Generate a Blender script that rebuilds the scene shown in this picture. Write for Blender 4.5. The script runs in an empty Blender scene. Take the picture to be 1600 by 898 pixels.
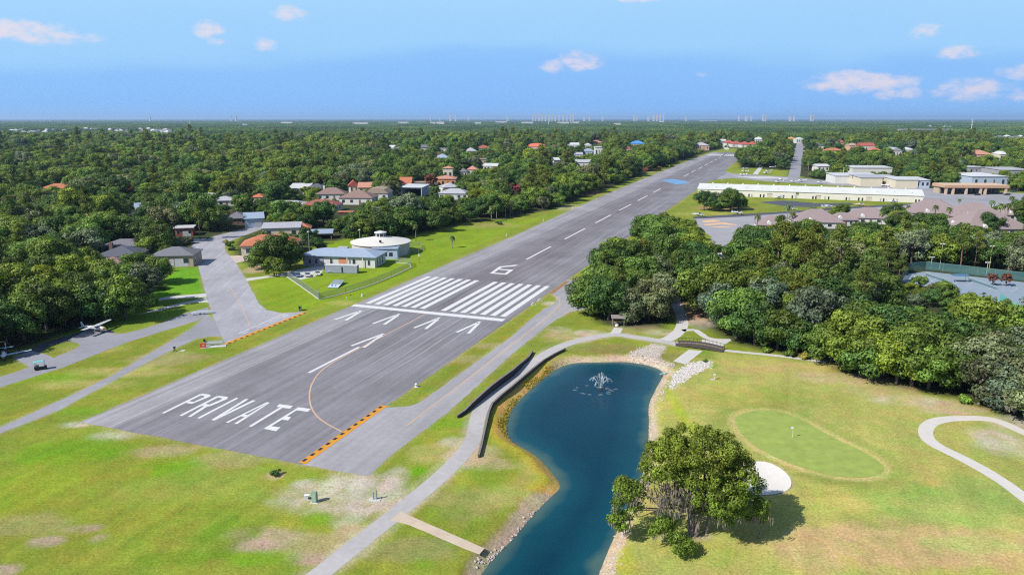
import bpy, bmesh, math, random
import numpy as np
from mathutils import Vector, Matrix, noise

rng = random.Random(11)
nrg = np.random.default_rng(5)
R = math.radians
scene = bpy.context.scene
COL = scene.collection

# ------------------------------------------------------------------ survey of the place
# camera height and lens were solved from the runway's known width; G() is the surveyed
# ground point that belongs to a point of the photograph (metres, z up, y away)
F, VY, H = 1150.0, 185.0, 58.0
PITCH = math.atan((449 - VY) / F)
CP, SP = math.cos(PITCH), math.sin(PITCH)


def G(u, v, z=0.0):
    x = (u - 800) / F
    y = (449 - v) / F
    zz = -SP + CP * y
    yy = CP + SP * y
    t = (H - z) / -zz
    return (x * t, yy * t)


def GP(pts, z=0.0):
    return [G(u, v, z) for u, v in pts]


def mpp(v):
    """metres per photo pixel at a ground row"""
    y = (449 - v) / F
    t = H / (SP - CP * y)
    return t / F


def proj(x, y, z):
    dz = z - H
    d = y * CP - dz * SP
    up = y * SP + dz * CP
    if d < 1:
        d = 1
    return 800 + F * x / d, 449 - F * up / d, d


RANG = math.atan2((1241 - 800) / F, CP + SP * (449 - VY) / F)
RD = (math.sin(RANG), math.cos(RANG))
RR = (math.cos(RANG), -math.sin(RANG))
RO = G(669, 488)


def RS(s, t):
    return (RO[0] + RD[0] * s + RR[0] * t, RO[1] + RD[1] * s + RR[1] * t)


# ------------------------------------------------------------------ materials
MATS = {}


def new_mat(name):
    m = bpy.data.materials.new(name)
    m.use_nodes = True
    nt = m.node_tree
    b = nt.nodes["Principled BSDF"]
    return m, nt, b


def N(nt, typ, **kw):
    n = nt.nodes.new(typ)
    for k, v in kw.items():
        setattr(n, k, v)
    return n


def mat(name, rgb, rough=0.75, var=0.15, scale=0.6, metal=0.0, spec=0.35, fine=None, stretch=None):
    """plain surface with real wear: two octaves of world-space noise on the colour"""
    if name in MATS:
        return MATS[name]
    m, nt, b = new_mat(name)
    b.inputs["Roughness"].default_value = rough
    b.inputs["Metallic"].default_value = metal
    b.inputs["Specular IOR Level"].default_value = spec
    tc = N(nt, "ShaderNodeTexCoord")
    src = tc.outputs["Object"]
    if stretch:
        mp = N(nt, "ShaderNodeMapping")
        mp.inputs["Scale"].default_value = stretch
        nt.links.new(src, mp.inputs[0])
        src = mp.outputs[0]
    n1 = N(nt, "ShaderNodeTexNoise")
    n1.inputs["Scale"].default_value = scale
    n1.inputs["Detail"].default_value = 6
    n1.inputs["Roughness"].default_value = 0.65
    nt.links.new(src, n1.inputs["Vector"])
    mr = N(nt, "ShaderNodeMapRange")
    mr.inputs[1].default_value = 0.25
    mr.inputs[2].default_value = 0.75
    mr.inputs[3].default_value = 1 - var
    mr.inputs[4].default_value = 1 + var
    nt.links.new(n1.outputs[0], mr.inputs[0])
    mx = N(nt, "ShaderNodeVectorMath", operation="SCALE")
    mx.inputs[0].default_value = rgb
    nt.links.new(mr.outputs[0], mx.inputs["Scale"])
    nt.links.new(mx.outputs[0], b.inputs["Base Color"])
    MATS[name] = m
    return m


def leaf_mat(name, rgb, trans=0.25, huevar=0.25):
    m, nt, b = new_mat(name)
    out = nt.nodes["Material Output"]
    at = N(nt, "ShaderNodeAttribute", attribute_name="tint")
    oi = N(nt, "ShaderNodeObjectInfo")
    # per plant brightness and warm/cool shift
    mr = N(nt, "ShaderNodeMapRange")
    mr.inputs[3].default_value = 1 - huevar
    mr.inputs[4].default_value = 1 + huevar
    nt.links.new(oi.outputs["Random"], mr.inputs[0])
    warm = N(nt, "ShaderNodeMath", operation="MULTIPLY")
    warm.inputs[1].default_value = 7.31
    fr = N(nt, "ShaderNodeMath", operation="FRACT")
    nt.links.new(oi.outputs["Random"], warm.inputs[0])
    nt.links.new(warm.outputs[0], fr.inputs[0])
    mixc = N(nt, "ShaderNodeMix", data_type="RGBA")
    r, g, bl = rgb
    mixc.inputs[6].default_value = (r * 1.18, g * 1.02, bl * 0.8, 1)
    mixc.inputs[7].default_value = (r * 0.82, g * 0.98, bl * 1.25, 1)
    nt.links.new(fr.outputs[0], mixc.inputs[0])
    v1 = N(nt, "ShaderNodeVectorMath", operation="SCALE")
    nt.links.new(mixc.outputs[2], v1.inputs[0])
    nt.links.new(mr.outputs[0], v1.inputs["Scale"])
    v2 = N(nt, "ShaderNodeVectorMath", operation="MULTIPLY")
    nt.links.new(v1.outputs[0], v2.inputs[0])
    nt.links.new(at.outputs["Color"], v2.inputs[1])
    nt.links.new(v2.outputs[0], b.inputs["Base Color"])
    b.inputs["Roughness"].default_value = 0.55
    b.inputs["Specular IOR Level"].default_value = 0.25
    tr = N(nt, "ShaderNodeBsdfTranslucent")
    v3 = N(nt, "ShaderNodeVectorMath", operation="MULTIPLY")
    v3.inputs[1].default_value = (1.3, 1.35, 0.7)
    nt.links.new(v2.outputs[0], v3.inputs[0])
    nt.links.new(v3.outputs[0], tr.inputs["Color"])
    ms = N(nt, "ShaderNodeMixShader")
    ms.inputs[0].default_value = trans
    nt.links.new(b.outputs[0], ms.inputs[1])
    nt.links.new(tr.outputs[0], ms.inputs[2])
    nt.links.new(ms.outputs[0], out.inputs["Surface"])
    MATS[name] = m
    return m


# ------------------------------------------------------------------ object helpers
def link(name, me, m=None, parent=None, loc=None, rz=0.0):
    o = bpy.data.objects.new(name, me)
    COL.objects.link(o)
    if m is not None and me is not None and len(me.materials) == 0:
        me.materials.append(m)
    if parent is not None:
        o.parent = parent
    if loc is not None:
        o.location = loc if len(loc) == 3 else (loc[0], loc[1], 0)
    if rz:
        o.rotation_euler = (0, 0, rz)
    return o


def tag(o, label=None, cat=None, group=None, kind=None):
    if label:
        o["label"] = label
    if cat:
        o["category"] = cat
    if group:
        o["group"] = group
    if kind:
        o["kind"] = kind
    return o


def thing(name, label, cat, loc=(0, 0, 0), rz=0.0, group=None):
    return tag(link(name, None, None, None, loc, rz), label, cat, group)


def kids(o):
    return [c for c in COL.objects if c.parent is o]


def copy_tree(o, loc=None, rz=None, parent=None, label=None, scale=None):
    c = o.copy()
    COL.objects.link(c)
    if parent is not None:
        c.parent = parent
    if loc is not None:
        c.location = loc if len(loc) == 3 else (loc[0], loc[1], 0)
    if rz is not None:
        c.rotation_euler = (0, 0, rz)
    if label:
        c["label"] = label
    if scale:
        c.scale = (scale,) * 3
    for ch in list(o.children):
        copy_tree(ch, parent=c)
    return c


class MB:
    def __init__(self):
        self.v, self.f = [], []

    def add(self, vs, fs):
        k = len(self.v)
        self.v += [tuple(p) for p in vs]
        self.f += [tuple(i + k for i in f) for f in fs]
        return self

    def box(self, x0, y0, z0, x1, y1, z1):
        vs = [(x0, y0, z0), (x1, y0, z0), (x1, y1, z0), (x0, y1, z0), (x0, y0, z1), (x1, y0, z1), (x1, y1, z1), (x0, y1, z1)]
        return self.add(vs, [(3, 2, 1, 0), (4, 5, 6, 7), (0, 1, 5, 4), (1, 2, 6, 5), (2, 3, 7, 6), (3, 0, 4, 7)])

    def cbox(self, cx, cy, cz, w, d, h):
        return self.box(cx - w / 2, cy - d / 2, cz - h / 2, cx + w / 2, cy + d / 2, cz + h / 2)

    def tube(self, pts, rad, n=6, cap=True):
        pts = [Vector(p) for p in pts]
        if not isinstance(rad, (list, tuple)):
            rad = [rad] * len(pts)
        vs, fs = [], []
        for i, p in enumerate(pts):
            d = (pts[min(i + 1, len(pts) - 1)] - pts[max(i - 1, 0)]).normalized()
            a = d.orthogonal().normalized()
            if abs(d.z) < 0.999:
                a = d.cross(Vector((0, 0, 1))).normalized()
            else:
                a = Vector((1, 0, 0))
            b = d.cross(a)
            for k in range(n):
                th = 2 * math.pi * k / n
                vs.append(p + (a * math.cos(th) + b * math.sin(th)) * rad[i])
        for i in range(len(pts) - 1):
            for k in range(n):
                fs.append((i * n + k, i * n + (k + 1) % n, (i + 1) * n + (k + 1) % n, (i + 1) * n + k))
        if cap:
            fs.append(tuple(range(n - 1, -1, -1)))
            fs.append(tuple((len(pts) - 1) * n + k for k in range(n)))
        return self.add(vs, fs)

    def lathe(self, prof, n=24, cx=0, cy=0):
        """prof: list of (radius, z)"""
        vs, fs = [], []
        for r, z in prof:
            for k in range(n):
                th = 2 * math.pi * k / n
                vs.append((cx + r * math.cos(th), cy + r * math.sin(th), z))
        for i in range(len(prof) - 1):
            for k in range(n):
                fs.append((i * n + k, i * n + (k + 1) % n, (i + 1) * n + (k + 1) % n, (i + 1) * n + k))
        fs.append(tuple(range(n - 1, -1, -1)))
        fs.append(tuple((len(prof) - 1) * n + k for k in range(n)))
        return self.add(vs, fs)

    def prism(self, poly, z0, z1):
        n = len(poly)
        vs = [(x, y, z0) for x, y in poly] + [(x, y, z1) for x, y in poly]
        return self.add(vs, [tuple(range(n - 1, -1, -1)), tuple(range(n, 2 * n))] + [(i, (i + 1) % n, n + (i + 1) % n, n + i) for i in range(n)])

    def sections(self, secs):
        """loft through equal-length loops of points"""
        n = len(secs[0])
        vs = [p for s in secs for p in s]
        fs = []
        for i in range(len(secs) - 1):
            for k in range(n):
                fs.append((i * n + k, i * n + (k + 1) % n, (i + 1) * n + (k + 1) % n, (i + 1) * n + k))
        fs.append(tuple(range(n - 1, -1, -1)))
        fs.append(tuple((len(secs) - 1) * n + k for k in range(n)))
        return self.add(vs, fs)

    def mesh(self, name, smooth=False):
        me = bpy.data.meshes.new(name)
        me.from_pydata(self.v, [], self.f)
        bm = bmesh.new()
        bm.from_mesh(me)
        bmesh.ops.recalc_face_normals(bm, faces=bm.faces)
        bm.to_mesh(me)
        bm.free()
        if smooth:
            for p in me.polygons:
                p.use_smooth = True
        return me

    def build(self, name, m, parent=None, loc=None, rz=0.0, smooth=False):
        return link(name, self.mesh(name, smooth), m, parent, loc, rz)


def densify(poly, step):
    out = []
    n = len(poly)
    for i in range(n):
        a, b = poly[i], poly[(i + 1) % n]
        L = math.hypot(b[0] - a[0], b[1] - a[1])
        k = max(1, int(L / step))
        for j in range(k):
            f = j / k
            out.append((a[0] + (b[0] - a[0]) * f, a[1] + (b[1] - a[1]) * f))
    return out


def smooth_poly(poly, it=2):
    for _ in range(it):
        q = []
        n = len(poly)
        for i in range(n):
            a, b = poly[i], poly[(i + 1) % n]
            q.append((a[0] * 0.75 + b[0] * 0.25, a[1] * 0.75 + b[1] * 0.25))
            q.append((a[0] * 0.25 + b[0] * 0.75, a[1] * 0.25 + b[1] * 0.75))
        poly = q
    return poly


def smooth_line(pts, it=2):
    for _ in range(it):
        q = [pts[0]]
        for a, b in zip(pts, pts[1:]):
            q.append((a[0] * 0.75 + b[0] * 0.25, a[1] * 0.75 + b[1] * 0.25))
            q.append((a[0] * 0.25 + b[0] * 0.75, a[1] * 0.25 + b[1] * 0.75))
        q.append(pts[-1])
        pts = q
    return pts


def ragged(poly, amp, step=1.2, scale=0.35, seed=0.0):
    """edge of turf over tarmac is never ruler straight"""
    out = []
    for x, y in densify(poly, step):
        out.append((x + amp * noise.noise((x * scale, y * scale, seed)), y + amp * noise.noise((x * scale, y * scale, seed + 9.1))))
    return out


def sheet(name, poly, z, m, parent=None, kind=None, edge=0.0):
    if edge:
        poly = ragged(poly, edge)
    me = bpy.data.meshes.new(name)
    me.from_pydata([(x, y, z) for x, y in poly], [], [tuple(range(len(poly)))])
    bm = bmesh.new()
    bm.from_mesh(me)
    for f in bm.faces:
        if f.normal.z < 0:
            f.normal_flip()
    bmesh.ops.triangulate(bm, faces=bm.faces, ngon_method="EAR_CLIP")
    bm.to_mesh(me)
    bm.free()
    o = link(name, me, m, parent)
    if kind:
        o["kind"] = kind
    return o


def sheets(name, polys, z, m, parent=None):
    """one marking made of several painted patches (strokes of one word, stripes of one threshold)"""
    mb = MB()
    for poly in polys:
        a = sum(poly[i][0] * poly[(i + 1) % len(poly)][1] - poly[(i + 1) % len(poly)][0] * poly[i][1] for i in range(len(poly)))
        if a < 0:
            poly = poly[::-1]
        mb.add([(x, y, z) for x, y in poly], [tuple(range(len(poly)))])
    me = bpy.data.meshes.new(name)
    me.from_pydata(mb.v, [], mb.f)
    return link(name, me, m, parent)


def ribbon(pts, w):
    """outline of a path of width w (number or per point) along a line"""
    L, Rr = [], []
    for i, p in enumerate(pts):
        a, b = pts[max(i - 1, 0)], pts[min(i + 1, len(pts) - 1)]
        dx, dy = b[0] - a[0], b[1] - a[1]
        n = math.hypot(dx, dy) or 1
        ww = w[i] if isinstance(w, (list, tuple)) else w
        L.append((p[0] - dy / n * ww / 2, p[1] + dx / n * ww / 2))
        Rr.append((p[0] + dy / n * ww / 2, p[1] - dx / n * ww / 2))
    return L + Rr[::-1]


def inside(poly, x, y):
    c = False
    n = len(poly)
    j = n - 1
    for i in range(n):
        xi, yi = poly[i]
        xj, yj = poly[j]
        if (yi > y) != (yj > y) and x < (xj - xi) * (y - yi) / (yj - yi) + xi:
            c = not c
        j = i
    return c


def sdist(poly, X, Y):
    """signed distance (negative inside) of arrays of points to a polygon"""
    X = np.asarray(X, float)
    Y = np.asarray(Y, float)
    best = np.full(X.shape, 1e18)
    ins = np.zeros(X.shape, bool)
    n = len(poly)
    for i in range(n):
        ax, ay = poly[i]
        bx, by = poly[(i + 1) % n]
        dx, dy = bx - ax, by - ay
        L2 = dx * dx + dy * dy or 1e-9
        t = np.clip(((X - ax) * dx + (Y - ay) * dy) / L2, 0, 1)
        d2 = (X - ax - t * dx) ** 2 + (Y - ay - t * dy) ** 2
        best = np.minimum(best, d2)
        if ay != by:
            cond = (ay > Y) != (by > Y)
            xx = (bx - ax) * (Y - ay) / (by - ay) + ax
            ins ^= cond & (X < xx)
    d = np.sqrt(best)
    return np.where(ins, -d, d)


# ------------------------------------------------------------------ camera, light, sky
cam = bpy.data.cameras.new("camera")
cam.sensor_width = 36
cam.lens = 36 * F / 1600
cam.clip_start = 1
cam.clip_end = 90000
co = link("camera", cam)
co.location = (0, 0, H)
co.rotation_euler = (R(90) - PITCH, 0, 0)
scene.camera = co

SUN_EL = R(42)
SHX, SHY = 0.84, 0.54            # shadows fall to the east and away
n_ = math.hypot(SHX, SHY)
SHX, SHY = SHX / n_, SHY / n_
sl = bpy.data.lights.new("sun", "SUN")
sl.energy = 4.3
sl.angle = R(0.5)
sl.color = (1.0, 0.945, 0.86)
so = link("sun", sl)
to_sun = Vector((-SHX * math.cos(SUN_EL), -SHY * math.cos(SUN_EL), math.sin(SUN_EL)))
so.rotation_euler = to_sun.to_track_quat("Z", "Y").to_euler()
so.location = (0, 0, 100)

w = bpy.data.worlds.new("World")
scene.world = w
w.use_nodes = True
nt = w.node_tree
bg = nt.nodes["Background"]
sky = N(nt, "ShaderNodeTexSky", sky_type="NISHITA")
sky.sun_disc = False
sky.sun_elevation = SUN_EL
sky.sun_rotation = math.atan2(to_sun.x, to_sun.y)
sky.altitude = 50
sky.air_density = 1.0
sky.dust_density = 0.6
sky.ozone_density = 2.0
SKY_STRENGTH = 0.1
tc = N(nt, "ShaderNodeTexCoord")
sx = N(nt, "ShaderNodeSeparateXYZ")
nt.links.new(tc.outputs["Generated"], sx.inputs[0])


def M(op, a, b=None, c=None, clamp=False):
    n = N(nt, "ShaderNodeMath", operation=op)
    n.use_clamp = clamp
    for i, q in enumerate((a, b, c)):
        if q is None:
            continue
        if isinstance(q, (int, float)):
            n.inputs[i].default_value = q
        else:
            nt.links.new(q, n.inputs[i])
    return n.outputs[0]


el = M("MULTIPLY", M("ARCSINE", sx.outputs[2]), 180 / math.pi)
az = M("MULTIPLY", M("ARCTAN2", sx.outputs[0], sx.outputs[1]), 180 / math.pi)
nz = N(nt, "ShaderNodeTexNoise")
nz.inputs["Scale"].default_value = 1.0
nz.inputs["Detail"].default_value = 5
cv = N(nt, "ShaderNodeCombineXYZ")
nt.links.new(M("MULTIPLY", az, 0.05), cv.inputs[0])
nt.links.new(M("MULTIPLY", el, 0.22), cv.inputs[1])
nt.links.new(cv.outputs[0], nz.inputs["Vector"])
# the blue bank low over the sea, its upper edge uneven
wob = M("MULTIPLY_ADD", nz.outputs[0], 4.2, -2.1)
side = M("MULTIPLY", M("ABSOLUTE", M("SUBTRACT", az, 2.0)), 0.05)
elw = M("ADD", M("ADD", el, wob), side)
ramp = N(nt, "ShaderNodeValToRGB")
cr = ramp.color_ramp
cr.interpolation = "EASE"
stops = [(0.0, (0.27, 0.53, 0.97)), (0.03, (0.24, 0.50, 0.965)), (0.10, (0.25, 0.51, 0.95)), (0.215, (0.265, 0.53, 0.95)), (0.30, (0.345, 0.63, 0.96)), (0.5, (0.38, 0.665, 0.96)), (1.0, (0.34, 0.64, 0.97))]
while len(cr.elements) < len(stops):
    cr.elements.new(0.5)
for e, (p, c) in zip(cr.elements, stops):
    e.position = p
    e.color = (*c, 1)
nt.links.new(M("MULTIPLY", elw, 1 / 20.0, clamp=True), ramp.inputs[0])
SKY_GAIN = 0.66
grad = N(nt, "ShaderNodeVectorMath", operation="SCALE")
grad.inputs["Scale"].default_value = SKY_GAIN / SKY_STRENGTH
nt.links.new(ramp.outputs[0], grad.inputs[0])
# clouds: small rosy cumulus, (azimuth deg, elevation deg, half width, half height, amount)
def sky_dir(u, v):
    x = (u - 800) / F
    y = (449 - v) / F
    yy = CP + SP * y
    zz = -SP + CP * y
    return math.degrees(math.atan2(x, yy)), math.degrees(math.atan2(zz, math.hypot(x, yy)))


CLOUDS = [(20, 48, 95, 17, .9), (75, 58, 60, 14, .8), (325, 46, 28, 16, .85), (338, 64, 16, 8, .6), (415, 70, 24, 13, .65), (453, 22, 32, 14, .9), (905, 96, 46, 19, .85), (865, 104, 30, 12, .8), (1370, 130, 70, 17, 1), (1320, 128, 56, 20, 1), (1290, 132, 50, 11, .8), (1400, 145, 45, 14, .8), (1520, 140, 55, 19, .85), (1480, 145, 40, 9, .6), (1445, 48, 28, 14, .6), (1498, 82, 36, 11, .85), (1590, 112, 30, 13, .8), (1600, 148, 26, 12, .8), (1005, -2, 60, 7, .7), (1096, 116, 12, 6, .4), (140, 60, 26, 9, .5)]
cn = N(nt, "ShaderNodeTexNoise")
cn.inputs["Scale"].default_value = 1.0
cn.inputs["Detail"].default_value = 7
cn.inputs["Roughness"].default_value = 0.62
cv2 = N(nt, "ShaderNodeCombineXYZ")
nt.links.new(M("MULTIPLY", az, 0.8), cv2.inputs[0])
nt.links.new(M("MULTIPLY", el, 1.5), cv2.inputs[1])
nt.links.new(cv2.outputs[0], cn.inputs["Vector"])
total = None
for u, v, hw, hh, am in CLOUDS:
    a0, e0 = sky_dir(u, v)
    wa = hw / F * 57.3 * 0.95
    ha = hh / F * 57.3 * 1.0
    dx = M("MULTIPLY", M("SUBTRACT", az, a0), 1 / wa)
    dy = M("MULTIPLY", M("SUBTRACT", el, e0), 1 / ha)
    r2 = M("ADD", M("MULTIPLY", dx, dx), M("MULTIPLY", dy, dy))
    k = M("MULTIPLY", M("SUBTRACT", 1.0, r2, clamp=True), am)
    total = k if total is None else M("MAXIMUM", total, k)
dens = M("ADD", M("MULTIPLY", total, 1.0), M("MULTIPLY_ADD", cn.outputs[0], 2.4, -1.2))
dens = M("MULTIPLY", dens, M("GREATER_THAN", total, 0.001))
mrc = N(nt, "ShaderNodeMapRange", interpolation_type="SMOOTHSTEP")
mrc.inputs[1].default_value = 0.05
mrc.inputs[2].default_value = 1.25
mrc.inputs[3].default_value = 0.0
mrc.inputs[4].default_value = 0.72
nt.links.new(dens, mrc.inputs[0])
cfade = M("MULTIPLY", mrc.outputs[0], M("MULTIPLY", total, 2.5, clamp=True))
cm = N(nt, "ShaderNodeMix", data_type="RGBA")
nt.links.new(cfade, cm.inputs[0])
nt.links.new(grad.outputs[0], cm.inputs[6])
g_ = SKY_GAIN / SKY_STRENGTH * 1.02
cm.inputs[7].default_value = (0.88 * g_, 0.74 * g_, 0.76 * g_, 1)
# above the frame the plain physical sky takes over (kept as its own background so that it stays cheap)
bg2 = N(nt, "ShaderNodeBackground")
nt.links.new(sky.outputs[0], bg2.inputs["Color"])
bg2.inputs["Strength"].default_value = SKY_STRENGTH
nt.links.new(cm.outputs[2], bg.inputs["Color"])
bg.inputs["Strength"].default_value = SKY_STRENGTH
hi = M("GREATER_THAN", el, 14.0)
wms = N(nt, "ShaderNodeMixShader")
nt.links.new(hi, wms.inputs[0])
nt.links.new(bg.outputs[0], wms.inputs[1])
nt.links.new(bg2.outputs[0], wms.inputs[2])
nt.links.new(wms.outputs[0], nt.nodes["World Output"].inputs["Surface"])
w.cycles.sampling_method = "MANUAL"
w.cycles.sample_map_resolution = 256

scene.view_settings.view_transform = "Standard"
scene.view_settings.look = "None"
scene.view_settings.exposure = 0.65
scene.view_settings.gamma = 1
scene.render.engine = "CYCLES"
scene.cycles.max_bounces = 6
scene.cycles.diffuse_bounces = 2
scene.cycles.glossy_bounces = 2
scene.cycles.transmission_bounces = 2
scene.cycles.transparent_max_bounces = 12
scene.cycles.volume_bounces = 0
scene.cycles.use_denoising = False
scene.cycles.filter_width = 1.15
# ------------------------------------------------------------------ survey outlines
WZ = -1.3
pond_px = [(895, 567), (918, 566), (940, 566), (965, 565), (985, 566), (1004, 569), (1021, 573), (1034, 579), (1037, 585), (1033, 593), (1027, 603), (1022, 613), (1016, 625), (1013, 636), (1014, 660), (1013, 690), (1010, 715), (1003, 745), (993, 770), (982, 793), (971, 815), (955, 848), (942, 880), (930, 912), (915, 945), (890, 985), (840, 1010), (780, 1005), (735, 960), (738, 925), (752, 897), (771, 871), (798, 846), (830, 807), (858, 778), (877, 762), (873, 752), (860, 735), (838, 711), (801, 691), (794, 683), (791, 668), (794, 655), (799, 641), (810, 627), (825, 612), (841, 598), (858, 584), (876, 573)]
POND = smooth_poly(GP(pond_px, WZ), 2)

AIR = GP([(-1400, 1300), (-700, 700), (-100, 590), (0, 562), (45, 543), (100, 522), (150, 512), (200, 506), (232, 468), (258, 432), (268, 400), (300, 387), (330, 372), (378, 359), (405, 352), (374, 372), (366, 392), (372, 404), (398, 418), (440, 420), (452, 402), (500, 380), (548, 372), (640, 368), (718, 350), (800, 340), (875, 324), (918, 306), (975, 286), (1005, 272), (1060, 253), (1100, 240), (1125, 233), (1190, 228), (1190, 236), (1155, 239), (1150, 248), (1158, 262), (1232, 266), (1232, 276), (1250, 276), (1300, 284), (1390, 291), (1480, 296), (1600, 300), (1700, 302), (1700, 332), (1440, 328), (1335, 338), (1230, 345), (1180, 355), (1150, 366), (1134, 384), (1103, 386), (1096, 366), (1082, 346), (1050, 342), (1000, 372), (940, 412), (915, 445), (905, 480), (940, 507), (1000, 515), (1040, 512), (1052, 500), (1046, 470), (1060, 462), (1072, 500), (1092, 512), (1110, 515), (1143, 536), (1200, 549), (1286, 564), (1330, 587), (1395, 607), (1450, 614), (1500, 622), (1545, 642), (1600, 668), (1700, 690), (2300, 760), (3200, 1400), (800, 1500)])
GOLF = GP([(1055, 548), (1128, 549), (1200, 555), (1286, 566), (1330, 589), (1395, 609), (1450, 616), (1500, 624), (1545, 640), (1600, 668), (1700, 690), (2300, 760), (3200, 1400), (900, 1300), (925, 920), (955, 850), (985, 795), (1013, 700), (1016, 630), (1040, 585)])
LAWNS = [  # (outline, albedo, softness m)
    (GP([(226, 468), (247, 452), (252, 440), (281, 418), (309, 419), (321, 458), (290, 462)]), (0.10, 0.26, 0.012), 1.0),
    (GP([(389, 437), (460, 428), (505, 380), (560, 372), (640, 372), (720, 356), (850, 338), (720, 395), (600, 452), (545, 474), (440, 488), (412, 484)]), (0.165, 0.245, 0.014), 4.0),
    (GP([(205, 470), (330, 455), (328, 482), (130, 530), (100, 525)]), (0.13, 0.20, 0.02), 2.0),
]
GREEN_C = GP([(1146, 655), (1158, 646), (1180, 641), (1215, 641), (1258, 657), (1300, 683), (1350, 705), (1380, 725), (1382, 738), (1350, 747), (1300, 743), (1248, 729), (1196, 707), (1162, 684)])
GREEN_P = smooth_poly(GREEN_C, 2)
BUNKER = smooth_poly(GP([(1150, 735), (1165, 724), (1185, 720), (1205, 723), (1228, 737), (1238, 752), (1234, 765), (1214, 772), (1180, 774), (1155, 765)]), 2)

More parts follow.
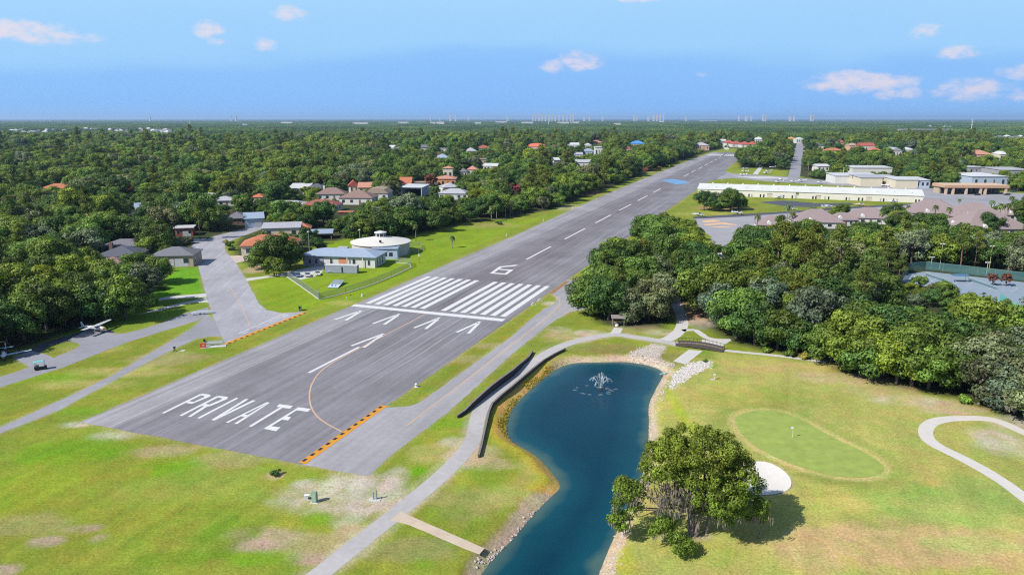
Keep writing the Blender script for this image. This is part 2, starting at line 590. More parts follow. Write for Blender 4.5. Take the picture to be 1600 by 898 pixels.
# blotches of thin or dry turf, sand and bright turf: (u, v, half width px, half height px, colour, strength, raggedness)
TAN = (0.36, 0.27, 0.17)
PINK = (0.33, 0.24, 0.19)
SAND = (0.42, 0.37, 0.31)
BRIGHT = (0.10, 0.26, 0.005)
STRAW = (0.33, 0.29, 0.10)
DEEP = (0.10, 0.19, 0.012)
BLOT = [
    (525, 775, 85, 30, SAND, .75, 1.2), (478, 755, 25, 8, SAND, .7, 1), (540, 755, 40, 22, SAND, .6, 1.1), (600, 780, 45, 20, SAND, .55, 1.2), (618, 745, 18, 16, SAND, .6, 1.1), (545, 805, 30, 25, SAND, .5, 1.2),
    (500, 850, 95, 20, TAN, .5, 1.2), (420, 835, 60, 14, PINK, .55, 1.0), (405, 852, 40, 10, PINK, .75, .8), (480, 872, 30, 10, PINK, .7, .8), (135, 825, 28, 7, PINK, .8, 1.1), (75, 845, 30, 9, PINK, .7, 1.1), (155, 840, 14, 7, PINK, .7, 1), (8, 890, 22, 8, PINK, .7, 1), (55, 818, 60, 18, TAN, .3, 1.3),
    (255, 705, 45, 10, TAN, .6, 1.2), (350, 718, 50, 12, TAN, .35, 1.2), (180, 680, 40, 8, SAND, .5, 1.1), (120, 663, 22, 4, SAND, .7, 1), (260, 735, 60, 25, BRIGHT, .6, 1.4), (120, 700, 90, 20, BRIGHT, .5, 1.5), (360, 830, 60, 22, DEEP, .5, 1.3), (270, 872, 70, 14, DEEP, .55, 1.3), (330, 790, 60, 20, DEEP, .3, 1.3), (410, 870, 60, 14, BRIGHT, .5, 1.2), (495, 810, 30, 14, BRIGHT, .5, 1.1),
    (430, 742, 14, 6, TAN, .7, .8), (300, 760, 120, 30, (0.22, 0.25, 0.05), .5, 1.4), (60, 760, 90, 40, (0.21, 0.27, 0.02), .5, 1.4),
    # strip between the narrow path and the runway
    (200, 580, 90, 8, STRAW, .6, 1.3), (120, 600, 80, 8, STRAW, .5, 1.3), (270, 560, 60, 10, TAN, .35, 1.3), (60, 590, 70, 10, BRIGHT, .4, 1.3), (150, 545, 60, 7, STRAW, .4, 1.3), (330, 548, 30, 6, BRIGHT, .35, 1.2), (110, 640, 50, 7, BRIGHT, .4, 1.2),
    # verge between taxiway and pond
    (690, 705, 50, 22, STRAW, .6, 1.2), (705, 690, 25, 10, SAND, .45, 1.1), (735, 710, 40, 16, TAN, .6, 1.2), (760, 725, 40, 10, TAN, .55, 1.2), (700, 730, 18, 8, BRIGHT, .55, 1), (655, 735, 14, 8, BRIGHT, .7, .8), (690, 660, 60, 12, BRIGHT, .5, 1.2), (830, 740, 30, 30, STRAW, .4, 1.3), (720, 780, 70, 30, (0.23, 0.22, 0.08), .6, 1.4), (640, 860, 80, 24, (0.2, 0.2, 0.08), .6, 1.4), (660, 880, 30, 10, DEEP, .5, 1.2), (800, 770, 40, 22, STRAW, .5, 1.3), (760, 745, 40, 20, DEEP, .45, 1.2), (690, 800, 40, 14, DEEP, .35, 1.2), (560, 830, 30, 12, TAN, .5, 1.1),
    (890, 525, 50, 8, TAN, .55, 1.2), (920, 520, 30, 5, SAND, .5, 1), (873, 515, 18, 4, SAND, .5, .9), (1035, 520, 25, 5, SAND, .45, 1), (990, 515, 40, 6, TAN, .3, 1.1), (880, 475, 25, 6, BRIGHT, .35, 1), (960, 545, 60, 10, (0.2, 0.17, 0.06), .7, 1.2), (870, 560, 30, 10, STRAW, .6, 1.2), (1060, 560, 30, 16, (0.16, 0.15, 0.05), .6, 1.1), (1100, 555, 30, 8, DEEP, .6, 1), (1080, 490, 30, 14, (0.34, 0.2, 0.12), .8, 1.1), (1090, 505, 20, 8, SAND, .5, 1), (1060, 480, 30, 16, (0.3, 0.18, 0.11), .7, 1), (860, 474, 12, 3, SAND, .6, .8),
    (730, 560, 60, 6, TAN, .4, 1), (770, 540, 40, 5, TAN, .4, 1), (530, 473, 25, 5, STRAW, .5, 1),
    # golf course
    (1430, 850, 230, 40, (0.40, 0.28, 0.14), .75, 1.3), (1330, 830, 60, 18, (0.40, 0.28, 0.14), .6, 1.2), (1260, 870, 60, 30, (0.38, 0.28, 0.13), .6, 1.3), (1240, 575, 100, 10, (0.36, 0.27, 0.11), .6, 1.3), (1330, 590, 80, 10, TAN, .5, 1.2), (1380, 610, 60, 12, (0.34, 0.27, 0.13), .55, 1.2), (1430, 625, 60, 8, SAND, .45, 1.1), (1500, 640, 60, 8, (0.4, 0.3, 0.2), .6, 1.1), (1560, 690, 40, 20, SAND, .6, 1.1), (1580, 660, 40, 12, SAND, .6, 1.0), (1480, 630, 40, 6, PINK, .5, 1), (1150, 620, 80, 22, (0.27, 0.26, 0.05), .4, 1.3), (1250, 620, 80, 14, (0.2, 0.24, 0.04), .35, 1.3), (1490, 790, 110, 40, (0.24, 0.35, 0.08), .55, 1.4), (1400, 770, 90, 20, (0.17, 0.23, 0.05), .4, 1.3), (1370, 812, 70, 18, (0.15, 0.22, 0.04), .4, 1.3), (1520, 850, 80, 16, (0.25, 0.35, 0.08), .5, 1.3), (1100, 570, 25, 5, DEEP, .5, 1), (1060, 640, 12, 40, (0.26, 0.33, 0.02), .7, .8), (975, 880, 22, 40, (0.3, 0.31, 0.03), .6, .9), (1100, 860, 80, 22, (0.25, 0.27, 0.05), .4, 1.3), (1040, 790, 40, 14, (0.34, 0.27, 0.11), .6, 1.1), (1090, 838, 30, 7, (0.33, 0.26, 0.18), .8, .8), (1050, 838, 20, 8, (0.36, 0.29, 0.2), .8, .8), (1560, 720, 40, 20, (0.2, 0.24, 0.05), .4, 1.2), (1280, 760, 90, 20, (0.22, 0.24, 0.05), .35, 1.2), (1560, 780, 60, 24, (0.17, 0.24, 0.06), .4, 1.3),
    (1368, 738, 45, 14, (0.235, 0.30, 0.065), .8, 1.0), (1330, 752, 60, 6, (0.16, 0.21, 0.04), .6, 1.0), (1250, 742, 60, 5, (0.15, 0.20, 0.04), .55, 1.0),
    # far verges
    (915, 300, 22, 6, (0.32, 0.2, 0.1), .8, 1), (890, 325, 20, 4, SAND, .5, 1), (1000, 265, 22, 5, (0.3, 0.24, 0.12), .7, 1), (1130, 325, 50, 3, (0.3, 0.17, 0.1), .8, .8), (1110, 334, 60, 3, STRAW, .4, 1), (770, 352, 40, 4, (0.28, 0.2, 0.1), .5, 1), (400, 420, 16, 6, TAN, .8, .9), (690, 372, 60, 6, (0.13, 0.2, 0.03), .4, 1.2),
]

run_poly = [(-99, -25.9), (-99, 26.0), (-60, 26.2), (300, 28), (430, 29.5), (520, 29), (545, 34), (640, 36), (690, 31), (900, 30), (1165, 30), (1165, -29), (900, -34), (600, -34), (380, -33), (240, -30), (146, -27.6), (70, -27.6), (0, -26.6)]
RUNWAY = [RS(s, t) for s, t in run_poly]
tax_px = GP([(466, 724.5), (575, 744), (618, 705), (701, 643), (800, 553), (862, 504), (890, 487.5), (912, 484), (935, 476), (945, 462), (925, 440), (886, 437), (862, 458), (870, 467), (866, 475), (852, 481), (824, 503), (800, 525), (655, 629), (640, 634), (615, 636), (600, 636)])
TAXI = smooth_poly(tax_px, 1)
street_px = GP([(352, 537), (347, 526), (337, 503), (328, 480), (322, 460), (311, 420), (303, 400), (297, 388), (303, 381), (318, 376), (338, 368), (375, 359), (425, 346), (440, 346), (432, 349), (390, 365), (360, 376), (351, 382), (352.6, 393), (370, 413), (384, 435), (393, 453), (405, 474), (416, 484), (440, 489), (476, 487), (476, 488.5)])
STREET = street_px
lane_px = GP([(-330, 686), (-60, 622), (0, 605), (100, 573), (200, 534), (311, 500), (330, 487), (324, 480.5), (290, 489), (251, 505), (215, 516), (197, 520.5), (178, 521), (160, 513), (140, 512), (120, 524), (106, 531), (122, 537), (126, 540), (110, 548), (90, 556), (85, 559), (70, 553), (62, 551), (48, 548), (20, 557), (30, 565), (46, 573), (22, 582), (0, 588), (-60, 604), (-330, 664)])
LANE = lane_px
path_px = GP([(-330, 770), (-60, 700), (0, 677), (93, 640), (180, 593), (250, 555.5), (306, 529), (330, 525), (350, 526), (338, 502), (323, 491), (301, 512), (266, 533), (176, 586), (100, 622.5), (0, 667), (-60, 689), (-330, 756)])
SPATH = path_px
cart = smooth_line(GP([(440, 945), (497, 898), (588, 826), (630, 793), (694, 740), (728, 704), (738, 690), (742, 675), (747, 648), (754, 634), (768, 620), (800, 593), (827, 572), (853, 552), (880, 539), (904, 532), (935, 525), (962, 522), (990, 526), (1016, 530), (1040, 534), (1060, 538)]), 2)
CART = ribbon(cart, 3.1)

# ------------------------------------------------------------------ the ground: one sheet to the horizon
angs = []
a = -180.0
while a < 180:
    angs.append(a)
    a += 0.34 if -44 <= a < 44 else 4.0
radii = [30.0]
while radii[-1] < 45000:
    r = radii[-1]
    radii.append(r + (max(0.62, 0.0052 * r) if r < 330 else 0.02 * r if r < 1500 else 0.06 * r))
A = np.radians(np.array(angs))
Rd = np.array(radii)
gx = (np.sin(A)[None, :] * Rd[:, None]).ravel()
gy = (np.cos(A)[None, :] * Rd[:, None]).ravel()
na, nr = len(A), len(Rd)


def vnoise(X, Y, scale, seed=0.0, oct=4):
    """cheap vectorised value noise, -1..1"""
    out = np.zeros(X.shape)
    amp, tot = 1.0, 0.0
    for o in range(oct):
        fx, fy = X * scale + seed * 17.3 + o * 31.7, Y * scale - seed * 9.1 + o * 11.9
        ix, iy = np.floor(fx), np.floor(fy)
        tx, ty = fx - ix, fy - iy
        tx, ty = tx * tx * (3 - 2 * tx), ty * ty * (3 - 2 * ty)

        def h(a, b):
            q = np.sin(a * 127.1 + b * 311.7 + seed) * 43758.5453
            return q - np.floor(q)
        v = (h(ix, iy) * (1 - tx) + h(ix + 1, iy) * tx) * (1 - ty) + (h(ix, iy + 1) * (1 - tx) + h(ix + 1, iy + 1) * tx) * ty
        out += amp * (v * 2 - 1)
        tot += amp
        amp *= 0.55
        scale *= 2.1
    return out / tot


def sst(d, a, b):
    t = np.clip((d - a) / (b - a), 0, 1)
    return t * t * (3 - 2 * t)


def mixc(col, c, k):
    k = k[:, None]
    col[:] = col * (1 - k) + np.array(c)[None, :] * k


near = (gy > 20) & (np.hypot(gx, gy) < 1700) & (np.abs(gx) < gy * 1.2 + 60)
ni = np.nonzero(near)[0]
X, Y = gx[ni], gy[ni]
n1 = vnoise(X, Y, 0.03, 1)
n2 = vnoise(X, Y, 0.11, 2)
n3 = vnoise(X, Y, 0.4, 3, 3)
col = np.tile(np.array([[0.042, 0.052, 0.021]]), (len(X), 1))
da = sdist(AIR, X, Y) + 2.0 * n2
air_c = np.array([[0.170, 0.206, 0.026]]) * (1 + 0.16 * n1 + 0.10 * n2 + 0.08 * n3)[:, None]
air_c[:, 0] *= 1 + 0.18 * n2
ka = sst(-da, -2.5, 2.5)[:, None]
col = col * (1 - ka) + air_c * ka
dg = sdist(GOLF, X, Y) + 2.0 * n2
gc = np.array([[0.290, 0.288, 0.076]]) * (1 + 0.12 * n1 + 0.07 * n2 + 0.05 * n3)[:, None]
gc[:, 0] *= 1 + 0.12 * n2
gc[:, 0] *= 1 + 0.10 * n1
kg = sst(-dg, -3, 4)[:, None]
col = col * (1 - kg) + gc * kg
for poly, c, soft in LAWNS:
    d = sdist(poly, X, Y) + soft * 0.4 * n2
    k = sst(-d, -soft, soft)
    mixc(col, c, k * (0.9 + 0.1 * n3))
for u, v, hw, hh, c, st, rg in BLOT:
    cx, cy = G(u, v)
    m = mpp(v)
    ry = abs(G(u, v - hh)[1] - G(u, v + hh)[1]) / 2
    d = np.hypot((X - cx) / (hw * m), (Y - cy) / ry)
    d = d + 0.42 * rg * n2 + 0.30 * rg * n3 - (0.22 if c in (SAND, PINK, TAN) else 0.1)
    k = sst(1 - d, -0.15, 0.55) * st
    if c in (SAND, PINK):
        k = np.clip(k * 1.25, 0, .95) * np.clip(0.7 + 0.8 * n3, 0.25, 1)
    mixc(col, c, k)
# mower and tyre streaks down the airfield, and dry worn margins beside the pavement
al = (X - RO[0]) * RD[0] + (Y - RO[1]) * RD[1]
ac = (X - RO[0]) * RR[0] + (Y - RO[1]) * RR[1]
stk = vnoise(al * 0.02, ac * 0.55, 1.0, 8, 3)
col *= (1 + 0.13 * stk * ka[:, 0])[:, None]
for poly, c, wd_, st in ((RUNWAY, (0.30, 0.26, 0.12), 1.6, .75), (tax_px, (0.30, 0.26, 0.12), 1.4, .6), (lane_px, (0.27, 0.25, 0.10), .9, .5), (path_px, (0.33, 0.29, 0.19), 1.3, .6), (street_px, (0.28, 0.25, 0.13), 1.0, .6), (CART, (0.40, 0.34, 0.25), 1.8, .7)):
    d = sdist(poly, X, Y) + 0.5 * n3 + 0.8 * n2
    mixc(col, c, sst(-d, -wd_, -0.1) * st * np.clip(0.6 + 0.8 * n2, 0.1, 1))
# collar of dry turf and the darker rough around the green, its bank and the bunker lip
dgr = sdist(GREEN_P, X, Y)
mixc(col, (0.15, 0.205, 0.04), sst(-dgr, -5.0, -2.6) * sst(dgr, 0.8, 2.0) * 0.6 * (0.6 + 0.4 * n2))
mixc(col, (0.40, 0.34, 0.14), sst(-dgr, -1.9, -0.7) * sst(dgr, -0.4, 0.2) * np.clip(0.65 + 0.6 * n2 - 0.012 * (X - 50), 0.1, 1))
# rock beds at the pond head
for bed_ in ([(1047, 604), (1052, 586), (1078, 568), (1110, 563.5), (1107, 572), (1076, 588), (1052, 604)], [(980, 554), (1020, 537), (1040, 541), (1027, 560), (1050, 568), (1034, 576), (1000, 568)]):
    d = sdist(GP(bed_), X, Y) + 0.5 * n3 + 0.4 * n2
    mixc(col, (0.40, 0.37, 0.34), sst(-d, -0.5, 0.4) * 0.9)
# the pond: bank and bed
dp = sdist(POND, X, Y)
bank = dp + 0.9 * n2 + 0.5 * n3
west = ((X < 9) & (Y > 108)).astype(float)
mixc(col, (0.33, 0.28, 0.03), sst(-bank, -5.5, -2.4) * sst(bank, -0.5, 0.6) * 0.85 * west)
mixc(col, (0.46, 0.28, 0.05), sst(-bank, -3.2, -1.2) * sst(bank, -2, 0) * (0.25 + 0.6 * west))
mixc(col, (0.42, 0.33, 0.26), sst(-bank, -2.6, -1.2) * sst(bank, -3, -1) * (0.85 - 0.6 * west) * (0.8 + 0.2 * n3))
mixc(col, (0.06, 0.09, 0.08), sst(-dp, -0.2, 0.7))
gz = np.zeros(len(gx))
zz = WZ + 0.52 * dp + 0.25 * np.maximum(dp, 0) * n2 * 0.3
zz = np.where(dp > 0, np.minimum(zz, 0.0), np.maximum(WZ + 0.6 * dp, WZ - 1.4))
gz[ni] = np.where(dp < 6, zz, 0)
# the bunker is a shallow bowl
db = sdist(BUNKER, X, Y)
gz[ni] = np.where(db < 0, np.maximum(db * 0.22, -0.55), gz[ni])
mixc(col, (0.30, 0.27, 0.12), sst(-db, -0.7, -0.1))
full = np.zeros((len(gx), 4))
full[:, 3] = 1
full[:, :3] = np.array([0.030, 0.044, 0.020])
full[ni, :3] = np.clip(col, 0.004, 0.9)
faces = []
for i in range(nr - 1):
    b = i * na
    for j in range(na):
        k = (j + 1) % na
        faces.append((b + j, b + na + j, b + na + k, b + k))
faces.append(tuple(range(na)))
gme = bpy.data.meshes.new("ground")
gme.from_pydata(np.stack([gx, gy, gz], 1).tolist(), [], faces)
ca = gme.color_attributes.new("turf", "FLOAT_COLOR", "POINT")
ca.data.foreach_set("color", full.ravel().astype(np.float32))
for p in gme.polygons:
    p.use_smooth = True
gme.polygons.foreach_set("use_smooth", [True] * len(gme.polygons))
gm, nt, b = new_mat("turf")
at = N(nt, "ShaderNodeAttribute", attribute_name="turf")
geo = N(nt, "ShaderNodeNewGeometry")
sc_ = None
cur = at.outputs["Color"]
for scl, lo, hi_, det in ((9.0, 0.80, 1.20, 2), (2.6, 0.66, 1.34, 4), (0.55, 0.86, 1.14, 5), (0.06, 0.88, 1.12, 4)):
    nz = N(nt, "ShaderNodeTexNoise")
    nz.inputs["Scale"].default_value = scl
    nz.inputs["Detail"].default_value = det
    nz.inputs["Roughness"].default_value = 0.7
    nt.links.new(geo.outputs["Position"], nz.inputs["Vector"])
    mr = N(nt, "ShaderNodeMapRange")
    mr.inputs[1].default_value = 0.3
    mr.inputs[2].default_value = 0.7
    mr.inputs[3].default_value = lo
    mr.inputs[4].default_value = hi_
    nt.links.new(nz.outputs[0], mr.inputs[0])
    vm = N(nt, "ShaderNodeVectorMath", operation="SCALE")
    nt.links.new(cur, vm.inputs[0])
    nt.links.new(mr.outputs[0], vm.inputs["Scale"])
    cur = vm.outputs[0]
# hue wander: blades yellower or greener
nz = N(nt, "ShaderNodeTexNoise")
nz.inputs["Scale"].default_value = 0.22
nz.inputs["Detail"].default_value = 6
nt.links.new(geo.outputs["Position"], nz.inputs["Vector"])
hm = N(nt, "ShaderNodeMix", data_type="RGBA", blend_type="MULTIPLY")
hm.inputs[0].default_value = 1
hr = N(nt, "ShaderNodeValToRGB")
hr.color_ramp.elements[0].position = 0.3
hr.color_ramp.elements[0].color = (0.88, 1.04, 0.9, 1)
hr.color_ramp.elements[1].position = 0.7
hr.color_ramp.elements[1].color = (1.14, 0.97, 1.15, 1)
nt.links.new(nz.outputs[0], hr.inputs[0])
nt.links.new(cur, hm.inputs[6])
nt.links.new(hr.outputs[0], hm.inputs[7])
nt.links.new(hm.outputs[2], b.inputs["Base Color"])
b.inputs["Roughness"].default_value = 0.95
b.inputs["Specular IOR Level"].default_value = 0.05
bp = N(nt, "ShaderNodeBump")
bp.inputs["Strength"].default_value = 0.35
bp.inputs["Distance"].default_value = 0.25
bn = N(nt, "ShaderNodeTexNoise")
bn.inputs["Scale"].default_value = 1.1
bn.inputs["Detail"].default_value = 5
nt.links.new(geo.outputs["Position"], bn.inputs["Vector"])
nt.links.new(bn.outputs[0], bp.inputs["Height"])
nt.links.new(bp.outputs[0], b.inputs["Normal"])
tag(link("ground", gme, gm), kind="structure")

# ------------------------------------------------------------------ water
wm, nt, b = new_mat("pond_water")
at = N(nt, "ShaderNodeAttribute", attribute_name="depth")
rp = N(nt, "ShaderNodeValToRGB")
rp.color_ramp.elements[0].color = (0.050, 0.100, 0.092, 1)
rp.color_ramp.elements[1].color = (0.001, 0.030, 0.054, 1)
e = rp.color_ramp.elements.new(0.28)
e.color = (0.003, 0.050, 0.074, 1)
nt.links.new(at.outputs["Fac"], rp.inputs[0])
nz = N(nt, "ShaderNodeTexNoise")
nz.inputs["Scale"].default_value = 0.06
nz.inputs["Detail"].default_value = 4
geo = N(nt, "ShaderNodeNewGeometry")
nt.links.new(geo.outputs["Position"], nz.inputs["Vector"])
mr = N(nt, "ShaderNodeMapRange")
mr.inputs[3].default_value = 0.75
mr.inputs[4].default_value = 1.25
nt.links.new(nz.outputs[0], mr.inputs[0])
vm = N(nt, "ShaderNodeVectorMath", operation="SCALE")
nt.links.new(rp.outputs[0], vm.inputs[0])
nt.links.new(mr.outputs[0], vm.inputs["Scale"])
nt.links.new(vm.outputs[0], b.inputs["Base Color"])
b.inputs["Roughness"].default_value = 0.14
b.inputs["Specular IOR Level"].default_value = 0.30
b.inputs["IOR"].default_value = 1.333
bn = N(nt, "ShaderNodeTexNoise")
bn.inputs["Scale"].default_value = 2.2
bn.inputs["Detail"].default_value = 4
nt.links.new(geo.outputs["Position"], bn.inputs["Vector"])
bp = N(nt, "ShaderNodeBump")
bp.inputs["Strength"].default_value = 0.28
bp.inputs["Distance"].default_value = 0.1
nt.links.new(bn.outputs[0], bp.inputs["Height"])
nt.links.new(bp.outputs[0], b.inputs["Normal"])
xs = [p[0] for p in POND]
ys = [p[1] for p in POND]
GXs = np.arange(min(xs) - 3, max(xs) + 3, 0.8)
GYs = np.arange(min(ys) - 3, max(ys) + 3, 0.8)
PX, PY = np.meshgrid(GXs, GYs)
dd = sdist(POND, PX.ravel(), PY.ravel())
keep = (dd < 2.2).reshape(PX.shape)
idx = -np.ones(PX.size, int)
use = np.nonzero(dd < 2.2)[0]
idx[use] = np.arange(len(use))
wf = []
ncol = PX.shape[1]
for i in range(PX.shape[0] - 1):
    for j in range(ncol - 1):
        q = (i * ncol + j, i * ncol + j + 1, (i + 1) * ncol + j + 1, (i + 1) * ncol + j)
        if all(idx[k] >= 0 for k in q):
            wf.append([int(idx[k]) for k in q])
wme = bpy.data.meshes.new("pond_water")
wme.from_pydata([(float(PX.ravel()[k]), float(PY.ravel()[k]), WZ) for k in use], [], wf)
aa = wme.attributes.new("depth", "FLOAT", "POINT")
aa.data.foreach_set("value", np.clip(-dd[use] / 7.0 + 0.25 * vnoise(PX.ravel()[use], PY.ravel()[use], 0.15, 4), 0, 1).astype(np.float32))
tag(link("pond_water", wme, wm), kind="structure")

# ------------------------------------------------------------------ paving
def asphalt(name, rgb, streak=0.16, shoulder=None, along=(0.015, 0.55), patch=0.2, seam=True):
    """weathered tarmac: long streaks down the strip, patchy ageing, fine aggregate (local x runs along the strip)"""
    m, nt, b = new_mat(name)
    tc = N(nt, "ShaderNodeTexCoord")
    base = N(nt, "ShaderNodeRGB")
    base.outputs[0].default_value = (*rgb, 1)
    cur = base.outputs[0]
    sp = N(nt, "ShaderNodeSeparateXYZ")
    nt.links.new(tc.outputs["Object"], sp.inputs[0])
    if shoulder:
        # edge lanes were surfaced separately and have bleached paler
        wob = N(nt, "ShaderNodeTexNoise")
        wob.inputs["Scale"].default_value = 0.03
        nt.links.new(tc.outputs["Object"], wob.inputs["Vector"])
        ma = N(nt, "ShaderNodeMath", operation="MULTIPLY_ADD")
        ma.inputs[1].default_value = 5
        nt.links.new(wob.outputs[0], ma.inputs[0])
        nt.links.new(sp.outputs[1], ma.inputs[2])
        mr = N(nt, "ShaderNodeMapRange")
        mr.inputs[1].default_value = 18.5
        mr.inputs[2].default_value = 21.5
        nt.links.new(ma.outputs[0], mr.inputs[0])
        mx = N(nt, "ShaderNodeMix", data_type="RGBA")
        nt.links.new(mr.outputs[0], mx.inputs[0])
        nt.links.new(cur, mx.inputs[6])
        mx.inputs[7].default_value = (*shoulder, 1)
        cur = mx.outputs[2]
        # tyre-blackened middle past the threshold
        mr2 = N(nt, "ShaderNodeMapRange", interpolation_type="SMOOTHSTEP")
        mr2.inputs[1].default_value = 0
        mr2.inputs[2].default_value = 70
        nt.links.new(sp.outputs[0], mr2.inputs[0])
        ab = N(nt, "ShaderNodeMath", operation="ABSOLUTE")
        nt.links.new(sp.outputs[1], ab.inputs[0])
        mr3 = N(nt, "ShaderNodeMapRange", interpolation_type="SMOOTHSTEP")
        mr3.inputs[1].default_value = 17
        mr3.inputs[2].default_value = 5
        nt.links.new(ab.outputs[0], mr3.inputs[0])
        mm = N(nt, "ShaderNodeMath", operation="MULTIPLY")
        nt.links.new(mr2.outputs[0], mm.inputs[0])
        nt.links.new(mr3.outputs[0], mm.inputs[1])
        mm2 = N(nt, "ShaderNodeMath", operation="MULTIPLY")
        mm2.inputs[1].default_value = 0.6
        nt.links.new(mm.outputs[0], mm2.inputs[0])
        mx = N(nt, "ShaderNodeMix", data_type="RGBA")
        nt.links.new(mm2.outputs[0], mx.inputs[0])
        nt.links.new(cur, mx.inputs[6])
        mx.inputs[7].default_value = (rgb[0] * 0.78, rgb[1] * 0.70, rgb[2] * 0.68, 1)
        cur = mx.outputs[2]

    def layer(scale, lo, hi_, det, stretch=None, a=0.3, z=0.7):
        nonlocal cur
        src = tc.outputs["Object"]
        if stretch:
            mp = N(nt, "ShaderNodeMapping")
            mp.inputs["Scale"].default_value = stretch
            nt.links.new(src, mp.inputs[0])
            src = mp.outputs[0]
        nz = N(nt, "ShaderNodeTexNoise")
        nz.inputs["Scale"].default_value = scale
        nz.inputs["Detail"].default_value = det
        nz.inputs["Roughness"].default_value = 0.6
        nt.links.new(src, nz.inputs["Vector"])
        mr = N(nt, "ShaderNodeMapRange")
        mr.inputs[1].default_value = a
        mr.inputs[2].default_value = z
        mr.inputs[3].default_value = lo
        mr.inputs[4].default_value = hi_
        nt.links.new(nz.outputs[0], mr.inputs[0])
        vm = N(nt, "ShaderNodeVectorMath", operation="SCALE")
        nt.links.new(cur, vm.inputs[0])
        nt.links.new(mr.outputs[0], vm.inputs["Scale"])
        cur = vm.outputs[0]
    layer(1.0, 1 - streak, 1 + streak, 4, (along[0], along[1], 1))
    layer(0.045, 1 - patch, 1 + patch, 6)
    layer(0.9, 0.92, 1.08, 6)
    if seam:
        # thin pale crack-seal lines down the lanes
        layer(1.0, 1.0, 1.30, 2, (0.004, 0.85, 1), 0.63, 0.70)
    nt.links.new(cur, b.inputs["Base Color"])
    b.inputs["Roughness"].default_value = 0.85
    b.inputs["Specular IOR Level"].default_value = 0.3
    return m


def local_sheet(name, poly, z, m, origin, rz, kind="structure", edge=0.0):
    """a sheet whose local x axis runs along the strip"""
    if edge:
        poly = ragged(poly, edge)
    c, s = math.cos(-rz), math.sin(-rz)
    lp = [((x - origin[0]) * c - (y - origin[1]) * s, (x - origin[0]) * s + (y - origin[1]) * c) for x, y in poly]
    o = sheet(name, lp, 0, m)
    o.location = (origin[0], origin[1], z)
    o.rotation_euler = (0, 0, rz)
    if kind:
        o["kind"] = kind
    return o


RZ = math.pi / 2 - RANG     # local x -> runway direction, local y -> left of it
asph_run = asphalt("runway_asphalt", (0.172, 0.166, 0.184), 0.20, (0.235, 0.228, 0.244))
asph_taxi = asphalt("taxiway_asphalt", (0.262, 0.257, 0.272), 0.12, None, (0.02, 0.5), 0.14)
asph_lane = asphalt("lane_asphalt", (0.228, 0.228, 0.258), 0.08, None, (0.05, 0.5), 0.14, False)
asph_old = asphalt("old_street_asphalt", (0.285, 0.282, 0.310), 0.12, None, (0.04, 0.35), 0.18)
asph_dark = asphalt("dark_and_shaded_asphalt", (0.065, 0.070, 0.085), 0.1, None, (0.05, 0.3), 0.15, False)  # dark tarmac; on the parking pad the dark stands for tree shade
conc = mat("concrete_path", (0.43, 0.42, 0.41), 0.85, 0.12, 0.7)
conc_w = mat("pale_concrete", (0.44, 0.43, 0.42), 0.85, 0.08, 0.8)
sandpath = mat("shell_path", (0.47, 0.45, 0.42), 0.9, 0.08, 0.6)

runway = local_sheet("runway", RUNWAY, 0.016, asph_run, RO, RZ, edge=0.35)

taxiway = local_sheet("parallel_taxiway", tax_px, 0.010, asph_taxi, RS(-60, 35), RZ, edge=0.3)

street = local_sheet("residential_taxiway", street_px, 0.010, asph_old, G(360, 480), R(98), edge=0.25)
# left taxi lane with parking pads
lane = local_sheet("taxi_lane", lane_px, 0.014, asph_lane, G(150, 555), R(35), edge=0.2)
spath = local_sheet("service_path", path_px, 0.006, asphalt("path_asphalt", (0.235, 0.235, 0.26), 0.08, None, (0.05, 0.5), 0.15, False), G(150, 600), R(35), edge=0.2)
for pl in (GP([(325, 458), (322, 464), (258, 468), (225, 474), (226, 471), (262, 463)]), GP([(212, 492), (265, 477), (322, 465), (326, 472), (300, 473), (250, 485)])):
    sheet("driveway", pl, 0.008, conc, None, "structure", 0.1)
sheet("driveway", GP([(383, 435), (432, 429), (452, 424), (500, 414), (507, 418), (500, 430), (470, 437), (449, 431), (430, 432), (386, 439)]), 0.008, conc_w, None, "structure", 0.1)
sheet("driveway", GP([(357, 400), (372, 399), (392, 401), (386, 407), (364, 412)]), 0.008, mat("pinkish_concrete", (0.42, 0.34, 0.31), 0.85, 0.1, .5), None, "structure", 0.1)
sheet("driveway", GP([(284, 374), (324, 372), (318, 376), (300, 379), (284, 377)]), 0.012, conc_w, None, "structure", 0.1)

# cart path round the pond, its branches, the spillway and the golf cart loop
sheet("golf_cart_path", CART, 0.012, asphalt("cart_path_surface", (0.345, 0.335, 0.335), 0.05, None, (0.2, 0.2), 0.12, False), None, "structure", 0.12)
for nm, pts, wd, m_ in (
    ("cart_path_branch", [(1030, 534), (1046, 529), (1057, 522), (1064, 514), (1067, 505), (1064, 492), (1058, 478), (1052, 462)], 3.4, conc_w),
    ("cart_path_branch", [(1066, 516), (1076, 515.5), (1086, 515), (1095, 521), (1104, 528), (1122, 531), (1143, 531)], 2.0, conc_w),
    ("cart_path_branch", [(1127, 547), (1160, 550), (1200, 554), (1245, 559), (1290, 566)], 1.7, conc),
    ("cart_path_branch", [(955, 524), (963, 519), (966, 512)], 2.6, conc_w),
    ("golf_loop_path", [(1640, 690), (1600, 676), (1570, 661), (1543, 653), (1500, 653), (1470, 655), (1452, 661), (1445, 673), (1448, 683), (1457, 692), (1475, 702), (1505, 716), (1540, 735), (1575, 757), (1610, 784), (1700, 850)], 2.5, sandpath),
):
    sheet(nm, ribbon(smooth_line(GP(pts), 2), wd), 0.010, m_, None, "structure", 0.12)
sheet("spillway_slab", GP([(1076, 546), (1098, 548), (1071, 569), (1052, 564)]), 0.014, conc_w, None, "structure", 0.05)
